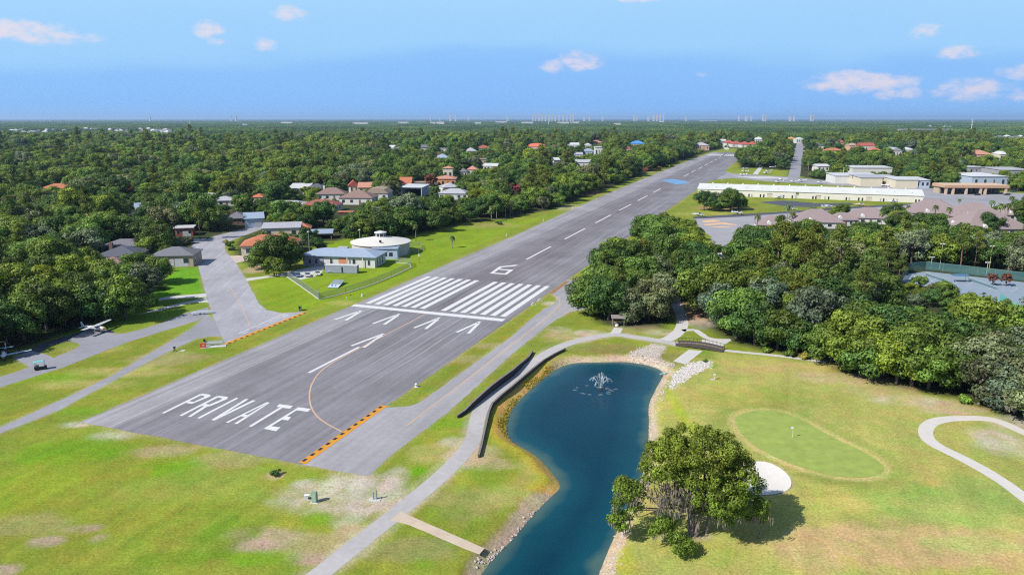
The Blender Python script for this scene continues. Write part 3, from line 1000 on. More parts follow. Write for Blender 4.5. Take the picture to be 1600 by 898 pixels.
sheet("bridge_approach_slab", GP([(1097, 530), (1143, 531), (1128, 541), (1092, 539)]), 0.016, conc_w, None, "structure", 0.05)
sheet("boat_ramp_slab", GP([(609, 812), (627, 799), (640, 805), (757, 856), (748, 866), (640, 820)]), 0.014, mat("ramp_concrete", (0.44, 0.36, 0.28), 0.85, 0.14, .5), None, "structure", 0.08)

# aprons beyond
apron_px = GP([(1112, 281), (1131, 268.6), (1150, 271.5), (1232, 276.5), (1310, 284), (1400, 289.5), (1460, 295), (1545, 300), (1640, 304), (1640, 330), (1436, 323), (1440, 300), (1330, 291), (1200, 283.5), (1145, 278)])
APRON = apron_px
local_sheet("apron", apron_px, 0.010, asphalt("apron_asphalt", (0.24, 0.24, 0.265), 0.08, None, (0.03, 0.2), 0.15), G(1300, 290), R(-12))
AP2 = GP([(1083, 340), (1150, 338.5), (1250, 331), (1330, 325), (1440, 318.5), (1470, 322), (1440, 342), (1250, 345), (1180, 356), (1150, 366), (1135, 384), (1105, 386), (1112, 370), (1095, 358)])
local_sheet("south_apron", AP2, 0.010, asphalt("south_apron_asphalt", (0.265, 0.265, 0.285), 0.06, None, (0.03, 0.2), 0.12), G(1200, 345), R(-5))
sheet("tie_down_strip", GP([(1083, 342), (1083, 339), (1250, 329), (1330, 323), (1440, 317), (1440, 319.5), (1330, 326), (1250, 332), (1150, 339)]), 0.014, asph_dark, None, "structure")
sheet("tie_down_pad", GP([(1185, 316), (1215, 313.5), (1240, 314), (1276, 317.5), (1330, 317), (1335, 320), (1262, 324), (1225, 322)]), 0.014, asph_dark, None, "structure")
sheet("north_pad", GP([(1143, 275), (1185, 279.5), (1232, 278.5), (1205, 276)]), 0.016, conc, None, "structure")
far_road = GP([(1231, 277), (1250, 277), (1256, 224), (1245, 224)])
sheet("far_street", far_road, 0.012, asph_lane, None, "structure")
for v, u0, u1 in ((233, 1234, 1244), (239.5, 1232, 1242), (253.5, 1229, 1239), (256, 1230, 1240), (230, 1252, 1262), (236, 1252, 1260)):
    sheet("far_driveway", GP([(u0, v - .5), (u1, v - .5), (u1, v + .6), (u0, v + .6)]), 0.008, conc_w, None, "structure")
sheet("far_driveway", GP([(1128, 228), (1134, 227), (1139, 232), (1139, 234), (1133, 234)]), 0.012, conc_w, None, "structure")
sheet("pad_drive", GP([(1176, 272), (1184, 273), (1192, 261), (1186, 260.5)]), 0.012, conc, None, "structure")

# ------------------------------------------------------------------ paint on the pavement
white = mat("white_paint", (0.53, 0.53, 0.54), 0.7, 0.12, 0.8)
yellow = mat("taxi_yellow_paint", (0.50, 0.225, 0.02), 0.7, 0.16, 0.8)
faint = mat("faded_line_paint", (0.46, 0.31, 0.20), 0.8, 0.12, 0.6)
black = mat("black_paint", (0.02, 0.02, 0.022), 0.7, 0.1, 1)
PZ = 0.026


def rq(s0, s1, t0, t1):
    return [RS(s0, t0), RS(s1, t0), RS(s1, t1), RS(s0, t1)]


def rl(pts, wd):
    return ribbon([RS(s, t) for s, t in pts], wd)


def paint(name, polys, m=white, z=PZ):
    o = sheets(name, polys, z, m)
    return o


def under(parent, o):
    o.parent = parent
    o.matrix_parent_inverse = Matrix.LocRotScale(parent.location, parent.rotation_euler, parent.scale).inverted()
    return o


under(runway, paint("threshold_bar", [rq(-1.6, 1.1, -26.5, 25.0)]))
tp = []
for k in range(7):
    t = -24.3 + k * 3.25
    tp.append(rq(3.4, 47.5, t, t + 1.75))
    t = 2.55 + k * 3.3
    tp.append(rq(3.4, 47.5, t, t + 1.75))
under(runway, paint("threshold_stripe_marking", tp))
# runway number, drawn as strokes
SIX = [[RS(*q) for q in p] for p in (
    [(79.8, -1.2), (79.8, 0.6), (77.6, -0.2), (73.2, -4.2), (62.4, -3.2), (62.4, 1.2), (68.3, 0.6), (68.3, -3.6), (70.2, -3.9), (70.2, 1.9), (60.6, 2.6), (60.6, -4.3), (72.0, -5.6), (74.4, -5.7)],
)]
under(runway, paint("runway_number", SIX))
# centreline dashes
dash = []
for s0, s1 in ((92.8, 127), (150, 188), (211.5, 249), (273, 311), (335, 373), (398, 435), (578, 617), (637, 678), (704, 745), (768, 808), (832, 872), (896, 936), (960, 1000)):
    dash.append(rq(s0, s1, -1.15, -0.25))
under(runway, paint("centreline_marking", dash))
under(runway, paint("far_threshold_marking", [rq(1030, 1095, -26 + k * 3.3, -24.2 + k * 3.3) for k in range(16) if k not in (7,)]))
# displaced threshold arrows
for tip, l0, r0 in (((-5.1, -20.3), (-17.0, -20.4 - 1.7), (-16.7, -18.6)), ((-4.6, -7.3), (-17.0, -9.3), (-16.7, -5.7)), ((-4.3, 6.0), (-16.8, 4.0), (-16.6, 7.6)), ((-3.9, 19.0), (-16.6, 17.2), (-16.4, 20.7))):
    under(runway, paint("displaced_threshold_chevron", [ribbon([RS(*l0), RS(*tip)], 0.85), ribbon([RS(*r0), RS(tip[0] - 1.6, tip[1] + .25)], 0.95)], white, PZ))
under(runway, paint("displaced_threshold_arrow", [rl([(-59.1, -1.25), (-37.8, -0.95)], 0.75), ribbon([RS(-37.6, -3.4), RS(-24.9, -1.1)], 0.85), ribbon([RS(-37.7, 0.3), RS(-26.6, -0.75)], 0.95)]))
# word on the blast pad
def letter(ps):
    return [[RS(*q) for q in p] for p in ps]


W_ = [
    # P
    [(-89.9, -14.55), (-89.8, -13.95), (-79.4, -14.3), (-78.6, -15.05)], [(-83.9, -14.1), (-83.9, -12.5), (-82.9, -13.0), (-82.9, -14.1)], [(-83.9, -12.5), (-80.2, -12.0), (-79.9, -12.9), (-82.9, -13.0)],
    [(-80.2, -12.0), (-79, -12.0), (-78.3, -12.8), (-78.5, -14.9), (-79.4, -14.3), (-79.4, -13.3), (-79.9, -12.9)],
    # R
    [(-89.6, -10.25), (-89.6, -9.6), (-79.1, -10.0), (-78.4, -10.75)], [(-84, -9.8), (-84, -8.4), (-82.9, -8.75), (-82.9, -9.8)], [(-84, -9.2), (-89.5, -8.2), (-89.4, -7.5), (-84, -8.4)],
    [(-84, -8.4), (-83.2, -7.9), (-79, -7.5), (-79.6, -8.5), (-82.9, -8.75)], [(-79, -7.5), (-78, -8.3), (-78.3, -10.6), (-79.1, -10.0), (-79.1, -8.9), (-79.6, -8.5)],
    # I
    [(-89.4, -5.95), (-89.3, -5.3), (-77.9, -5.55), (-77.9, -6.2)],
    # V
    [(-89.2, -2.65), (-89.1, -1.85), (-77.7, -1.2), (-77.8, -2.0), (-85.6, -2.35), (-77.6, -3.15), (-77.7, -3.9)],
    # A
    [(-89.1, 0.85), (-89.1, 1.5), (-80.2, 1.85), (-77.6, 2.0), (-77.6, 1.5)], [(-89, 2.85), (-89, 3.55), (-77.6, 2.35), (-77.6, 2.0), (-80.2, 2.1)], [(-85.6, 1.64), (-85.6, 2.5), (-84.6, 2.45), (-84.6, 1.68)],
    # T
    [(-89.0, 6.35), (-89.0, 7.05), (-79.0, 6.55), (-78.9, 8.3), (-77.4, 7.95), (-77.6, 4.7), (-79.0, 5.1), (-79.0, 5.9)],
    # E
    [(-89.0, 9.85), (-89.1, 12.8), (-87.3, 12.45), (-87.5, 10.45), (-84.2, 10.35), (-84.0, 11.7), (-82.5, 11.3), (-82.4, 10.3), (-79.1, 10.1), (-79.0, 12.7), (-77.5, 12.4), (-77.6, 9.4), (-79.0, 9.55)],
]
under(runway, paint("private_lettering", letter(W_)))
# lead-off curve and hold-short bars
lead = smooth_line([(-1.6, 0.0), (-25, 0.0), (-37, -0.2), (-47, -0.3), (-55, 0.1), (-61.5, 2.1), (-69, 5.9), (-76.5, 11.5), (-81.6, 17.3), (-84.9, 24.6)], 2)
under(runway, paint("lead_off_line_marking", [rl(lead, 0.34)], faint, PZ + 0.004))


def hold(parent, s0, s1, t, first_side):
    under(parent, paint("hold_short_marking", [rq(s0, s1, t - 0.75, t + 0.75)], yellow, PZ + 0.002))
    n = int((s1 - s0) / 2.3)
    sq = []
    for k in range(n):
        a = s0 + (k + 0.28) * (s1 - s0) / n
        sq.append(rq(a, a + 1.05, t - 0.62 if first_side < 0 else t, t if first_side < 0 else t + 0.62))
    under(parent, paint("hold_short_dash_marking", sq, black, PZ + 0.006))


hold(runway, -98.6, -70.6, 25.6, -1)
hold(runway, -48.0, -13.0, -35.3, 1)
under(runway, paint("connector_hold_marking", [rq(37.5, 58, 27.0, 28.4)], mat("worn_orange_paint", (0.26, 0.13, 0.06), 0.8, 0.25, 0.6), PZ + 0.002))
under(taxiway, paint("taxi_centreline_marking", [rl(smooth_line([(-78, 34.9), (-22.3, 35.8), (3, 36), (18, 36), (30, 33.5), (36, 28)], 2), 0.3)], faint, PZ))
under(street, paint("taxi_centreline_marking", [ribbon(smooth_line(GP([(392, 515), (385, 495), (372, 470), (358, 445)]), 2), 0.2)], faint, 0.018))
# faded white stencil beside the hold line on the residential taxiway
sten = []
for k in range(7):
    f = k / 6
    cu, cv_ = 381 + f * 62, 518 - f * 27
    sten.append(ribbon(GP([(cu - 8, cv_ + 2.6), (cu + 3, cv_ - 1.2)]), 0.55))
    if k % 2 == 0:
        sten.append(ribbon(GP([(cu - 2, cv_ + 3.2), (cu + 7, cv_ + .4)]), 0.45))
under(street, paint("faded_stencil_marking", sten, mat("faded_white_paint", (0.42, 0.43, 0.46), 0.8, .2, 1.2), 0.018))
# compass patch painted pale blue across the runway
blue = mat("pale_blue_paint", (0.12, 0.26, 0.44), 0.8, 0.2, 0.15)
under(runway, paint("pale_blue_patch_marking", [[RS(*q) for q in p] for p in ([(522, -15), (533, -12), (541, -6), (532, 2), (516, 11), (503, 14), (486, 9), (482, 5), (492, 0), (505, -6)],)], blue, PZ))
stripe_or = mat("apron_stripe_paint", (0.55, 0.34, 0.20), 0.8, 0.15, .3)
for pl in ([(1096, 345.5), (1115, 343), (1124, 345), (1126, 346.5), (1100, 347.8)], [(1098, 350.5), (1130, 347.5), (1152, 351), (1150, 352), (1128, 350.5), (1104, 352.5)], [(1106, 355), (1126, 353.5), (1148, 354), (1130, 355.5)]):
    sheet("apron_stripe_marking", GP(pl), 0.022, stripe_or, None, "structure")
green_m = mat("green_turf", (0.228, 0.288, 0.060), 0.9, 0.20, 0.4)
sheet("putting_green", GREEN_P, 0.03, green_m, None, "structure", 0.1)

# the sand bunker: a shallow bowl with a lip
cxb = sum(p[0] for p in BUNKER) / len(BUNKER)
cyb = sum(p[1] for p in BUNKER) / len(BUNKER)
nb_ = len(BUNKER)
V, Fc = [], []
for k in range(8):
    f = 1 - k / 7.5
    zb = 0.06 - 0.34 * (1 - f ** 2.2)
    for x, y in BUNKER:
        V.append((cxb + (x - cxb) * f, cyb + (y - cyb) * f, zb + 0.03 * noise.noise((x * f * .7, y * f * .7, 1))))
for k in range(7):
    for j in range(nb_):
        Fc.append((k * nb_ + j, k * nb_ + (j + 1) % nb_, (k + 1) * nb_ + (j + 1) % nb_, (k + 1) * nb_ + j))
Fc.append(tuple(7 * nb_ + j for j in range(nb_)))
bme = bpy.data.meshes.new("sand_bunker")
bme.from_pydata(V, [], Fc)
bme.polygons.foreach_set("use_smooth", [True] * len(bme.polygons))
tag(link("sand_bunker", bme, mat("bunker_sand", (0.54, 0.515, 0.48), 0.95, 0.07, 0.8)), kind="structure")
# crack-seal bands and tyre marks on the runway
seal = mat("crack_seal", (0.245, 0.24, 0.255), 0.85, 0.2, 0.35)
rub = mat("tyre_rubber_mark", (0.115, 0.104, 0.112), 0.85, 0.2, 0.5)
bands = []
for t0, s0, s1, wd_ in ((6.5, -55, -8, .35), (9.8, -66, 20, .5), (13.0, -72, 60, .45), (16.2, -62, -4, .6), (19.6, -60, 90, .45), (22.5, -40, 120, .3), (-17.0, -92, 60, .8), (-19.0, -60, 140, .5), (-21.5, -96, 10, .55), (-24.6, 30, 300, .7), (3.2, -70, -30, .25), (-9.0, -60, -18, .25), (14.0, 90, 320, .5), (20.0, 120, 420, .6), (-14.0, 100, 360, .45), (9.0, 140, 330, .4), (24.5, 60, 240, .5)):
    pts = []
    for i in range(15):
        f = i / 14
        pts.append((s0 + (s1 - s0) * f, t0 + .9 * noise.noise((f * 3.1 + t0, t0, 2)) ))
    bands.append(rl(pts, [max(.06, wd_ * math.sin(math.pi * min(.97, max(.03, i / 14))) ** .5 * (.8 + .5 * noise.noise((i * .9, t0, 5)))) for i in range(15)]))
under(runway, paint("crack_seal_marking", bands, seal, 0.0195))
skid = []
for k in range(34):
    t0 = rng.gauss(0.6, 3.2)
    s0 = rng.uniform(-6, 330) if k > 8 else rng.uniform(-4, 8)
    L_ = rng.uniform(18, 60)
    if k <= 8:
        t0 = -0.7 + .32 * k
    skid.append(rl([(s0 + L_ * i / 6, t0 + .15 * noise.noise((i * .6, k, 1))) for i in range(7)], [.05, .2, .26, .28, .24, .16, .05]))
under(runway, paint("tyre_mark_marking", skid, rub, 0.0225))
sheet("parking_pad", GP([(20, 553), (48, 545), (60, 538), (95, 527), (130, 517), (150, 510), (180, 518), (168, 524), (140, 527), (120, 533), (102, 534), (75, 542), (64, 550), (46, 552)]), 0.010, asph_dark, None, "structure", 0.2)  # asphalt drawn dark to carry the shade of the oaks
sheet("parking_lot", GP([(1094, 398), (1132, 388), (1152, 398), (1142, 412), (1104, 411)]), 0.010, conc, None, "structure", 0.2)
# ------------------------------------------------------------------ plants
def leaf_mesh(name, C, Nn, S, T, mats, mi=None, fold=0.25, aspect=0.6):
    """many small leaf sprays (rhombs) round the points C, facing Nn, half-length S, brightness T"""
    n = len(C)
    Nn = Nn / np.maximum(np.linalg.norm(Nn, axis=1, keepdims=True), 1e-6)
    rv = nrg.normal(size=(n, 3))
    a = np.cross(Nn, rv)
    a /= np.maximum(np.linalg.norm(a, axis=1, keepdims=True), 1e-6)
    b = np.cross(Nn, a)
    s = S[:, None]
    P = np.empty((n, 4, 3))
    P[:, 0] = C + a * s - Nn * s * fold
    P[:, 1] = C + b * s * aspect
    P[:, 2] = C - a * s - Nn * s * fold
    P[:, 3] = C - b * s * aspect
    me = bpy.data.meshes.new(name)
    me.vertices.add(4 * n)
    me.vertices.foreach_set("co", P.ravel().astype(np.float32))
    me.loops.add(4 * n)
    me.loops.foreach_set("vertex_index", np.arange(4 * n, dtype=np.int32))
    me.polygons.add(n)
    me.polygons.foreach_set("loop_start", np.arange(0, 4 * n, 4, dtype=np.int32))
    me.polygons.foreach_set("loop_total", np.full(n, 4, dtype=np.int32))
    for m in mats:
        me.materials.append(m)
    if mi is not None:
        me.polygons.foreach_set("material_index", mi.astype(np.int32))
    ca = me.color_attributes.new("tint", "FLOAT_COLOR", "POINT")
    if T.ndim == 1:
        T = np.repeat(T[:, None], 3, axis=1)
    c = np.ones((4 * n, 4))
    c[:, :3] = np.repeat(T, 4, axis=0)
    ca.data.foreach_set("color", c.ravel().astype(np.float32))
    me.update()
    me.validate()
    return me


def unit(n, up=0.0):
    v = nrg.normal(size=(n, 3))
    v[:, 2] += up
    return v / np.linalg.norm(v, axis=1, keepdims=True)


def clumps(centres, radii, per, size, flat=0.75, bias=0.68, squash_tint=0.26):
    """leaf sprays gathered into clumps; returns C, N, S, T"""
    C, Nn, S, T = [], [], [], []
    for c, r in zip(centres, radii):
        k = max(8, int(per * (r ** 1.6)))
        d = unit(k, 0.25)
        rad = r * (0.55 + 0.5 * nrg.random(k) ** 0.7)
        # lumpy outline
        lump = 1 + 0.22 * np.sin(d[:, 0] * 5 + c[0]) * np.cos(d[:, 1] * 4 + c[1]) + 0.12 * np.sin(d[:, 2] * 7 + c[2])
        p = d * (rad * lump)[:, None]
        p[:, 2] *= flat
        C.append(p + np.array(c)[None, :])
        nn = d * bias + unit(k, 0.35) * (1 - bias)
        Nn.append(nn)
        S.append(size * (0.65 + 0.7 * nrg.random(k)))
        t = 1 + squash_tint * nrg.normal() * 0.8
        T.append(t * (0.64 + 0.72 * nrg.random(k)))
    return np.concatenate(C), np.concatenate(Nn), np.concatenate(S), np.clip(np.concatenate(T), 0.35, 1.9)


def limb_path(a, b, sag=0.0, wig=0.25, k=5):
    a, b = Vector(a), Vector(b)
    L = (b - a).length
    out = []
    for i in range(k):
        f = i / (k - 1)
        p = a.lerp(b, f)
        p.z += sag * L * math.sin(math.pi * f)
        if 0 < i < k - 1:
            p += Vector((rng.uniform(-1, 1), rng.uniform(-1, 1), rng.uniform(-1, 1))) * wig * L / k
        out.append(p)
    return out


bark = mat("oak_bark", (0.085, 0.072, 0.062), 0.95, 0.3, 3.0)
bark_l = mat("pale_bark", (0.21, 0.185, 0.165), 0.95, 0.25, 3.0)
bark_p = mat("pine_bark", (0.16, 0.105, 0.075), 0.95, 0.3, 3.0)
L_DARK = leaf_mat("leaf_dark", (0.070, 0.130, 0.025))
L_MID = leaf_mat("leaf_mid", (0.115, 0.188, 0.029))
L_LIGHT = leaf_mat("leaf_light", (0.172, 0.252, 0.034), 0.32)
L_GREY = leaf_mat("leaf_grey", (0.128, 0.166, 0.084))
L_PINE = leaf_mat("leaf_pine", (0.140, 0.185, 0.032))
L_PALM = leaf_mat("leaf_palm", (0.125, 0.165, 0.045))
L_RUST = leaf_mat("leaf_rust", (0.19, 0.075, 0.045))
L_PINK = leaf_mat("leaf_pink", (0.33, 0.05, 0.11))
L_GOLD = leaf_mat("leaf_gold", (0.24, 0.21, 0.04))
MOSS = leaf_mat("spanish_moss", (0.185, 0.168, 0.142), 0.15, 0.1)
TONES = {"dark": L_DARK, "mid": L_MID, "light": L_LIGHT, "grey": L_GREY}


def oak_meshes(tag_, R0, Ht, base, nclump, per, size, leaf, moss=False, seed=0):
    """crown and trunk meshes of one live oak: R0 crown radius, Ht height, base of crown"""
    cs, rs, tips = [], [], []
    rz_ = (Ht - base)
    for i in range(nclump):
        d = unit(1, 0.55)[0]
        k = rng.random()
        f = 0.45 + 0.5 * k ** 0.6
        p = np.array([d[0] * R0 * f, d[1] * R0 * f, base + rz_ * 0.42 + d[2] * rz_ * 0.52 * f])
        # asymmetric lobes
        wv = 1 + 0.18 * math.sin(3 * math.atan2(p[1], p[0]) + seed) + 0.10 * math.sin(5 * math.atan2(p[1], p[0]) + 2 * seed)
        p[0] *= wv
        p[1] *= wv
        r = R0 * rng.uniform(0.19, 0.40)
        p[2] = max(p[2], base + r * .3)
        cs.append(p)
        rs.append(r)
        tips.append(p)
    C, Nn, S, T = clumps(cs, rs, per, size)
    # darker inside is left to the light; only the top of the crown is tinted yellower
    T3 = np.repeat(T[:, None], 3, axis=1)
    top = np.clip((C[:, 2] - (base + rz_ * .6)) / (rz_ * .4), 0, 1)
    T3[:, 0] *= 1 + 0.18 * top
    T3[:, 1] *= 1 + 0.06 * top
    mats = [leaf]
    mi = np.zeros(len(C))
    if moss:
        k = int(len(C) * 0.08)
        j = nrg.integers(0, len(cs), k)
        cc = np.array(cs)[j] + nrg.normal(size=(k, 3)) * np.array([1, 1, .5]) * R0 * 0.13
        cc[:, 2] -= R0 * 0.14
        C = np.concatenate([C, cc])
        hn = unit(k)
        hn[:, 2] *= 0.2
        Nn = np.concatenate([Nn, hn])
        S = np.concatenate([S, size * (0.7 + 0.8 * nrg.random(k))])
        T3 = np.concatenate([T3, np.repeat((0.7 + 0.6 * nrg.random(k))[:, None], 3, 1)])
        mi = np.concatenate([mi, np.ones(k)])
        mats.append(MOSS)
    crown = leaf_mesh("crown_" + tag_, C, Nn, S, T3, mats, mi)
    mb = MB()
    fork = base + 0.15 * rz_
    mb.tube(limb_path((0, 0, -0.3), (rng.uniform(-.4, .4), rng.uniform(-.4, .4), fork), 0, .15, 4), [R0 * .075, R0 * .06, R0 * .055, R0 * .05], 7)
    order = sorted(range(len(tips)), key=lambda i: rng.random())
    for i in order[:9]:
        q = tips[i]
        mb.tube(limb_path((0, 0, fork - .3), (q[0], q[1], q[2] + .1), 0.08, .35, 5), [R0 * .035, R0 * .028, R0 * .02, R0 * .014, R0 * .007], 5, False)
    return crown, mb.mesh("trunk_" + tag_, True)


def pine_meshes(tag_, Ht, leaf, seed=0):
    cs, rs = [], []
    for i in range(26):
        z = Ht * rng.uniform(0.55, 1.0)
        rr = (1.05 - z / Ht) * Ht * 0.30 + 0.5
        th = rng.random() * 6.283
        q = rr * rng.uniform(0.35, 1)
        cs.append((q * math.cos(th), q * math.sin(th), z))
        rs.append(rng.uniform(0.8, 1.35))
    C, Nn, S, T = clumps(cs, rs, 95, 0.29, 0.6, 0.4)
    crown = leaf_mesh("crown_" + tag_, C, Nn, S, T, [leaf], None, 0.2, 0.35)
    mb = MB()
    mb.tube(limb_path((0, 0, -.3), (rng.uniform(-.5, .5), rng.uniform(-.5, .5), Ht * .97), 0, .05, 6), [.26, .23, .2, .16, .11, .05], 6)
    for c in cs[:14]:
        mb.tube([(0, 0, c[2] - .7), (c[0] * .5, c[1] * .5, c[2] - .3), c], [.07, .05, .02], 4, False)
    return crown, mb.mesh("trunk_" + tag_, True)


def palm_meshes(tag_, Ht, leaf, n=26, fl=2.2):
    Cv, Fv, Tt = [], [], []
    for i in range(n):
        th = i * 2.399
        lift = 1.15 - 2.0 * (i / n)
        d = np.array([math.cos(th), math.sin(th), 0])
        sdv = np.array([-math.sin(th), math.cos(th), 0])
        prev = None
        t = 0.7 + 0.6 * rng.random()
        for k in range(6):
            f = k / 5
            p = d * fl * (f * (0.95 - .12 * f)) + np.array([0, 0, Ht + fl * (lift * f * 0.75 - 0.75 * f * f)])
            wd = (0.06 + 0.34 * math.sin(math.pi * min(1, f * .9 + .08))) * (1 if k % 2 else 0.72)
            row = [p - sdv * wd + np.array([0, 0, -.10 * wd * 4 * .5]), p, p + sdv * wd + np.array([0, 0, -.10 * wd * 4 * .5])]
            b = len(Cv)
            Cv += row
            Tt += [t * .9, t * 1.1, t * .9]
            if prev is not None:
                Fv += [(prev, prev + 1, b + 1, b), (prev + 1, prev + 2, b + 2, b + 1)]
            prev = b
    me = bpy.data.meshes.new("crown_" + tag_)
    me.from_pydata([tuple(c) for c in Cv], [], Fv)
    me.materials.append(leaf)
    ca = me.color_attributes.new("tint", "FLOAT_COLOR", "POINT")
    ca.data.foreach_set("color", np.array([[t, t, t, 1] for t in Tt], np.float32).ravel())
    mb = MB()
    mb.tube(limb_path((0, 0, -.3), (rng.uniform(-.3, .3), rng.uniform(-.3, .3), Ht), 0, .03, 5), [.24, .19, .18, .17, .2], 7)
    return me, mb.mesh("trunk_" + tag_, True)


OAK = {}
for tone in ("dark", "mid", "light", "grey"):
    OAK[tone] = []
    for k in range(3):
        OAK[tone].append(oak_meshes(f"oak_{tone}_{k}", 5.6, (10.5, 12.0, 9.0)[k], (2.2, 2.8, 1.6)[k], 42, 98, 0.285, TONES[tone], tone == "grey", seed=k * 1.7 + len(tone)))
PINE = [pine_meshes(f"pine_{k}", (15.5, 13, 17)[k], L_PINE, k) for k in range(3)]
PALM = [palm_meshes("palm_a", 6.5, L_PALM), palm_meshes("palm_b", 9.0, L_PALM)]
BUSH = {}
for nm, lf in (("dark", L_DARK), ("mid", L_MID), ("light", L_LIGHT), ("gold", L_GOLD), ("rust", L_RUST)):
    cs = [(rng.uniform(-.55, .55), rng.uniform(-.55, .55), rng.uniform(.25, .75)) for _ in range(9)]
    C, Nn, S, T = clumps(cs, [rng.uniform(.28, .5) for _ in cs], 190, 0.15)
    BUSH[nm] = leaf_mesh("bush_" + nm, C, Nn, S, T, [lf])
RUSTOAK = oak_meshes("rust", 4.0, 11.0, 2.5, 34, 55, 0.38, L_RUST)
PINKTREE = oak_meshes("pink", 3.6, 7.0, 1.4, 34, 60, 0.38, L_PINK)


def tree(name, meshes, x, y, s, rz, label, cat="tree", group=None, sz=1.0):
    t = thing(name, label, cat, (x, y, 0), rz, group)
    t.scale = (s, s, s * sz)
    link("trunk", meshes[1], bark if "pine" not in name and "palm" not in name else bark_p if "pine" in name else bark_l, t)
    link("crown", meshes[0], None, t)
    return t


# ------------------------------------------------------------------ the big live oak between pond and green
OX, OY = G(1082, 834)
hero = thing("live_oak", "big spreading live oak hung with grey moss on the pond bank beside the sand bunker", "tree", (OX, OY, 0))
lobes = [  # centre (x east, y away, z), radii, clump count
    ((0.4, 1.2, 11.4), (6.8, 6.0, 4.0), 104), ((-4.2, 0.8, 11.0), (3.3, 3.6, 2.8), 26), ((5.4, 0.6, 8.4), (3.8, 4.2, 3.6), 44), ((2.2, -3.6, 8.0), (4.0, 2.4, 2.8), 32), ((4.5, -2.2, 4.6), (3.2, 2.6, 1.6), 14),
    ((-10.0, -0.6, 6.2), (2.8, 2.6, 2.2), 24), ((-7.0, 0.8, 9.0), (1.8, 2.2, 1.2), 6), ((-10.4, -1.6, 3.0), (1.9, 1.6, 1.2), 10), ((-4.4, -3.4, 2.6), (2.0, 1.6, .9), 9), ((-3.2, -5.2, 1.7), (1.6, 1.3, 1.1), 10),
    ((2.8, -1.6, 6.2), (4.8, 3.2, 2.2), 34), ((8.4, -1.0, 4.4), (1.8, 2.2, 1.6), 10), ((2.5, 5.5, 6.5), (5.0, 2.6, 2.8), 16),
]
cs, rs = [], []
for c, r, n in lobes:
    for i in range(n):
        d = unit(1, 0.35)[0] * (0.45 + 0.55 * rng.random() ** 0.5)
        cs.append((c[0] + d[0] * r[0], c[1] + d[1] * r[1], max(0.9, c[2] + d[2] * r[2])))
        rs.append(rng.uniform(0.58, 1.25))
C, Nn, S, T = clumps(cs, rs, 205, 0.165, 0.78, 0.6, 0.3)
T3 = np.repeat(T[:, None], 3, axis=1)
yl = np.clip((C[:, 2] - 7) / 5, 0, 1)  # brighter crown top put into the leaf tint as light variation
T3[:, 0] *= 1 + 0.22 * yl
link("crown", leaf_mesh("live_oak_crown", C, Nn, S, T3, [leaf_mat("leaf_live_oak", (0.145, 0.218, 0.026), 0.34, 0.0)]), None, hero)
mb = MB()
stem = [((0, 0, -.4), (-.5, .2, 4.2), .62, .42), ((1.9, .3, -.4), (2.6, .4, 4.0), .34, .26), ((.4, -.3, -.4), (1.0, -.4, 3.8), .4, .3), ((9.0, -1.2, -.3), (10.2, -.6, 3.2), .16, .1)]
for a, b_, r0, r1 in stem:
    pp = limb_path(a, b_, 0, .12, 5)
    mb.tube(pp, [r0 + (r1 - r0) * i / 4 for i in range(5)], 9)
forks = [(-.5, .2, 4.1), (2.6, .4, 3.9), (1.0, -.4, 3.7)]
for i in range(54):
    f = forks[rng.choice((0, 0, 0, 1, 2))]
    c = cs[rng.randrange(len(cs))]
    r0 = rng.uniform(.12, .24)
    mb.tube(limb_path(f, c, 0.06, .3, 6), [r0, r0 * .85, r0 * .7, r0 * .5, r0 * .32, r0 * .12], 6, False)
for i in range(26):      # bare pale twigs on the west side
    a = Vector((rng.uniform(-5.5, -1), rng.uniform(-3, 1), rng.uniform(4, 7.5)))
    b_ = a + Vector((rng.uniform(-3, .5), rng.uniform(-1.2, .8), rng.uniform(.3, 2.6)))
    mb.tube(limb_path(a, b_, .05, .3, 5), [.1, .08, .06, .04, .02], 5, False)
mb.build("trunk", mat("live_oak_bark", (0.17, 0.145, 0.125), .95, .3, 2.5), hero, smooth=True)
anch = [c for c in cs if (c[0] < 1.5 and c[1] < 1.0 and 4.2 < c[2] < 9.5) or (c[0] >= 1.5 and c[1] < -.5 and c[2] < 7.0) or (c[0] < -6 and c[2] < 6.5)]
mc = []
for i in range(230):
    c = rng.choice(anch)
    ax, ay, az_ = c[0] + rng.gauss(0, .5), c[1] - .4 + rng.gauss(0, .4), c[2] - .45
    if i < 120:      # along the bare limbs on the west side
        ax, ay, az_ = rng.gauss(-3.2, 1.7), rng.uniform(-3.4, .2), rng.uniform(5.2, 8.8)
    for j in range(rng.randrange(7, 18)):
        mc.append((ax + rng.gauss(0, .22), ay + rng.gauss(0, .22), az_ + rng.gauss(0, .25)))
mc = np.array(mc)
V, Fc, Tt = [], [], []
for p in mc:
    L_ = rng.uniform(.25, 1.0)
    wd = rng.uniform(.035, .085)
    th = rng.random() * 3.14
    dx, dy = math.cos(th) * wd, math.sin(th) * wd
    b0 = len(V)
    V += [(p[0] - dx, p[1] - dy, p[2]), (p[0] + dx, p[1] + dy, p[2]), (p[0] + dx * .9, p[1] + dy * .9 + .05, p[2] - L_ * .55), (p[0] - dx * .9, p[1] - dy * .9 + .05, p[2] - L_ * .55), (p[0] + rng.uniform(-.06, .06), p[1], p[2] - L_)]
    Fc += [(b0, b0 + 1, b0 + 2, b0 + 3), (b0 + 3, b0 + 2, b0 + 4)]
    t = 0.65 + 0.6 * rng.random()
    Tt += [t] * 5
me = bpy.data.meshes.new("moss_foliage")
me.from_pydata(V, [], Fc)
me.materials.append(MOSS)
ca = me.color_attributes.new("tint", "FLOAT_COLOR", "POINT")
ca.data.foreach_set("color", np.array([[t, t, t, 1] for t in Tt], np.float32).ravel())
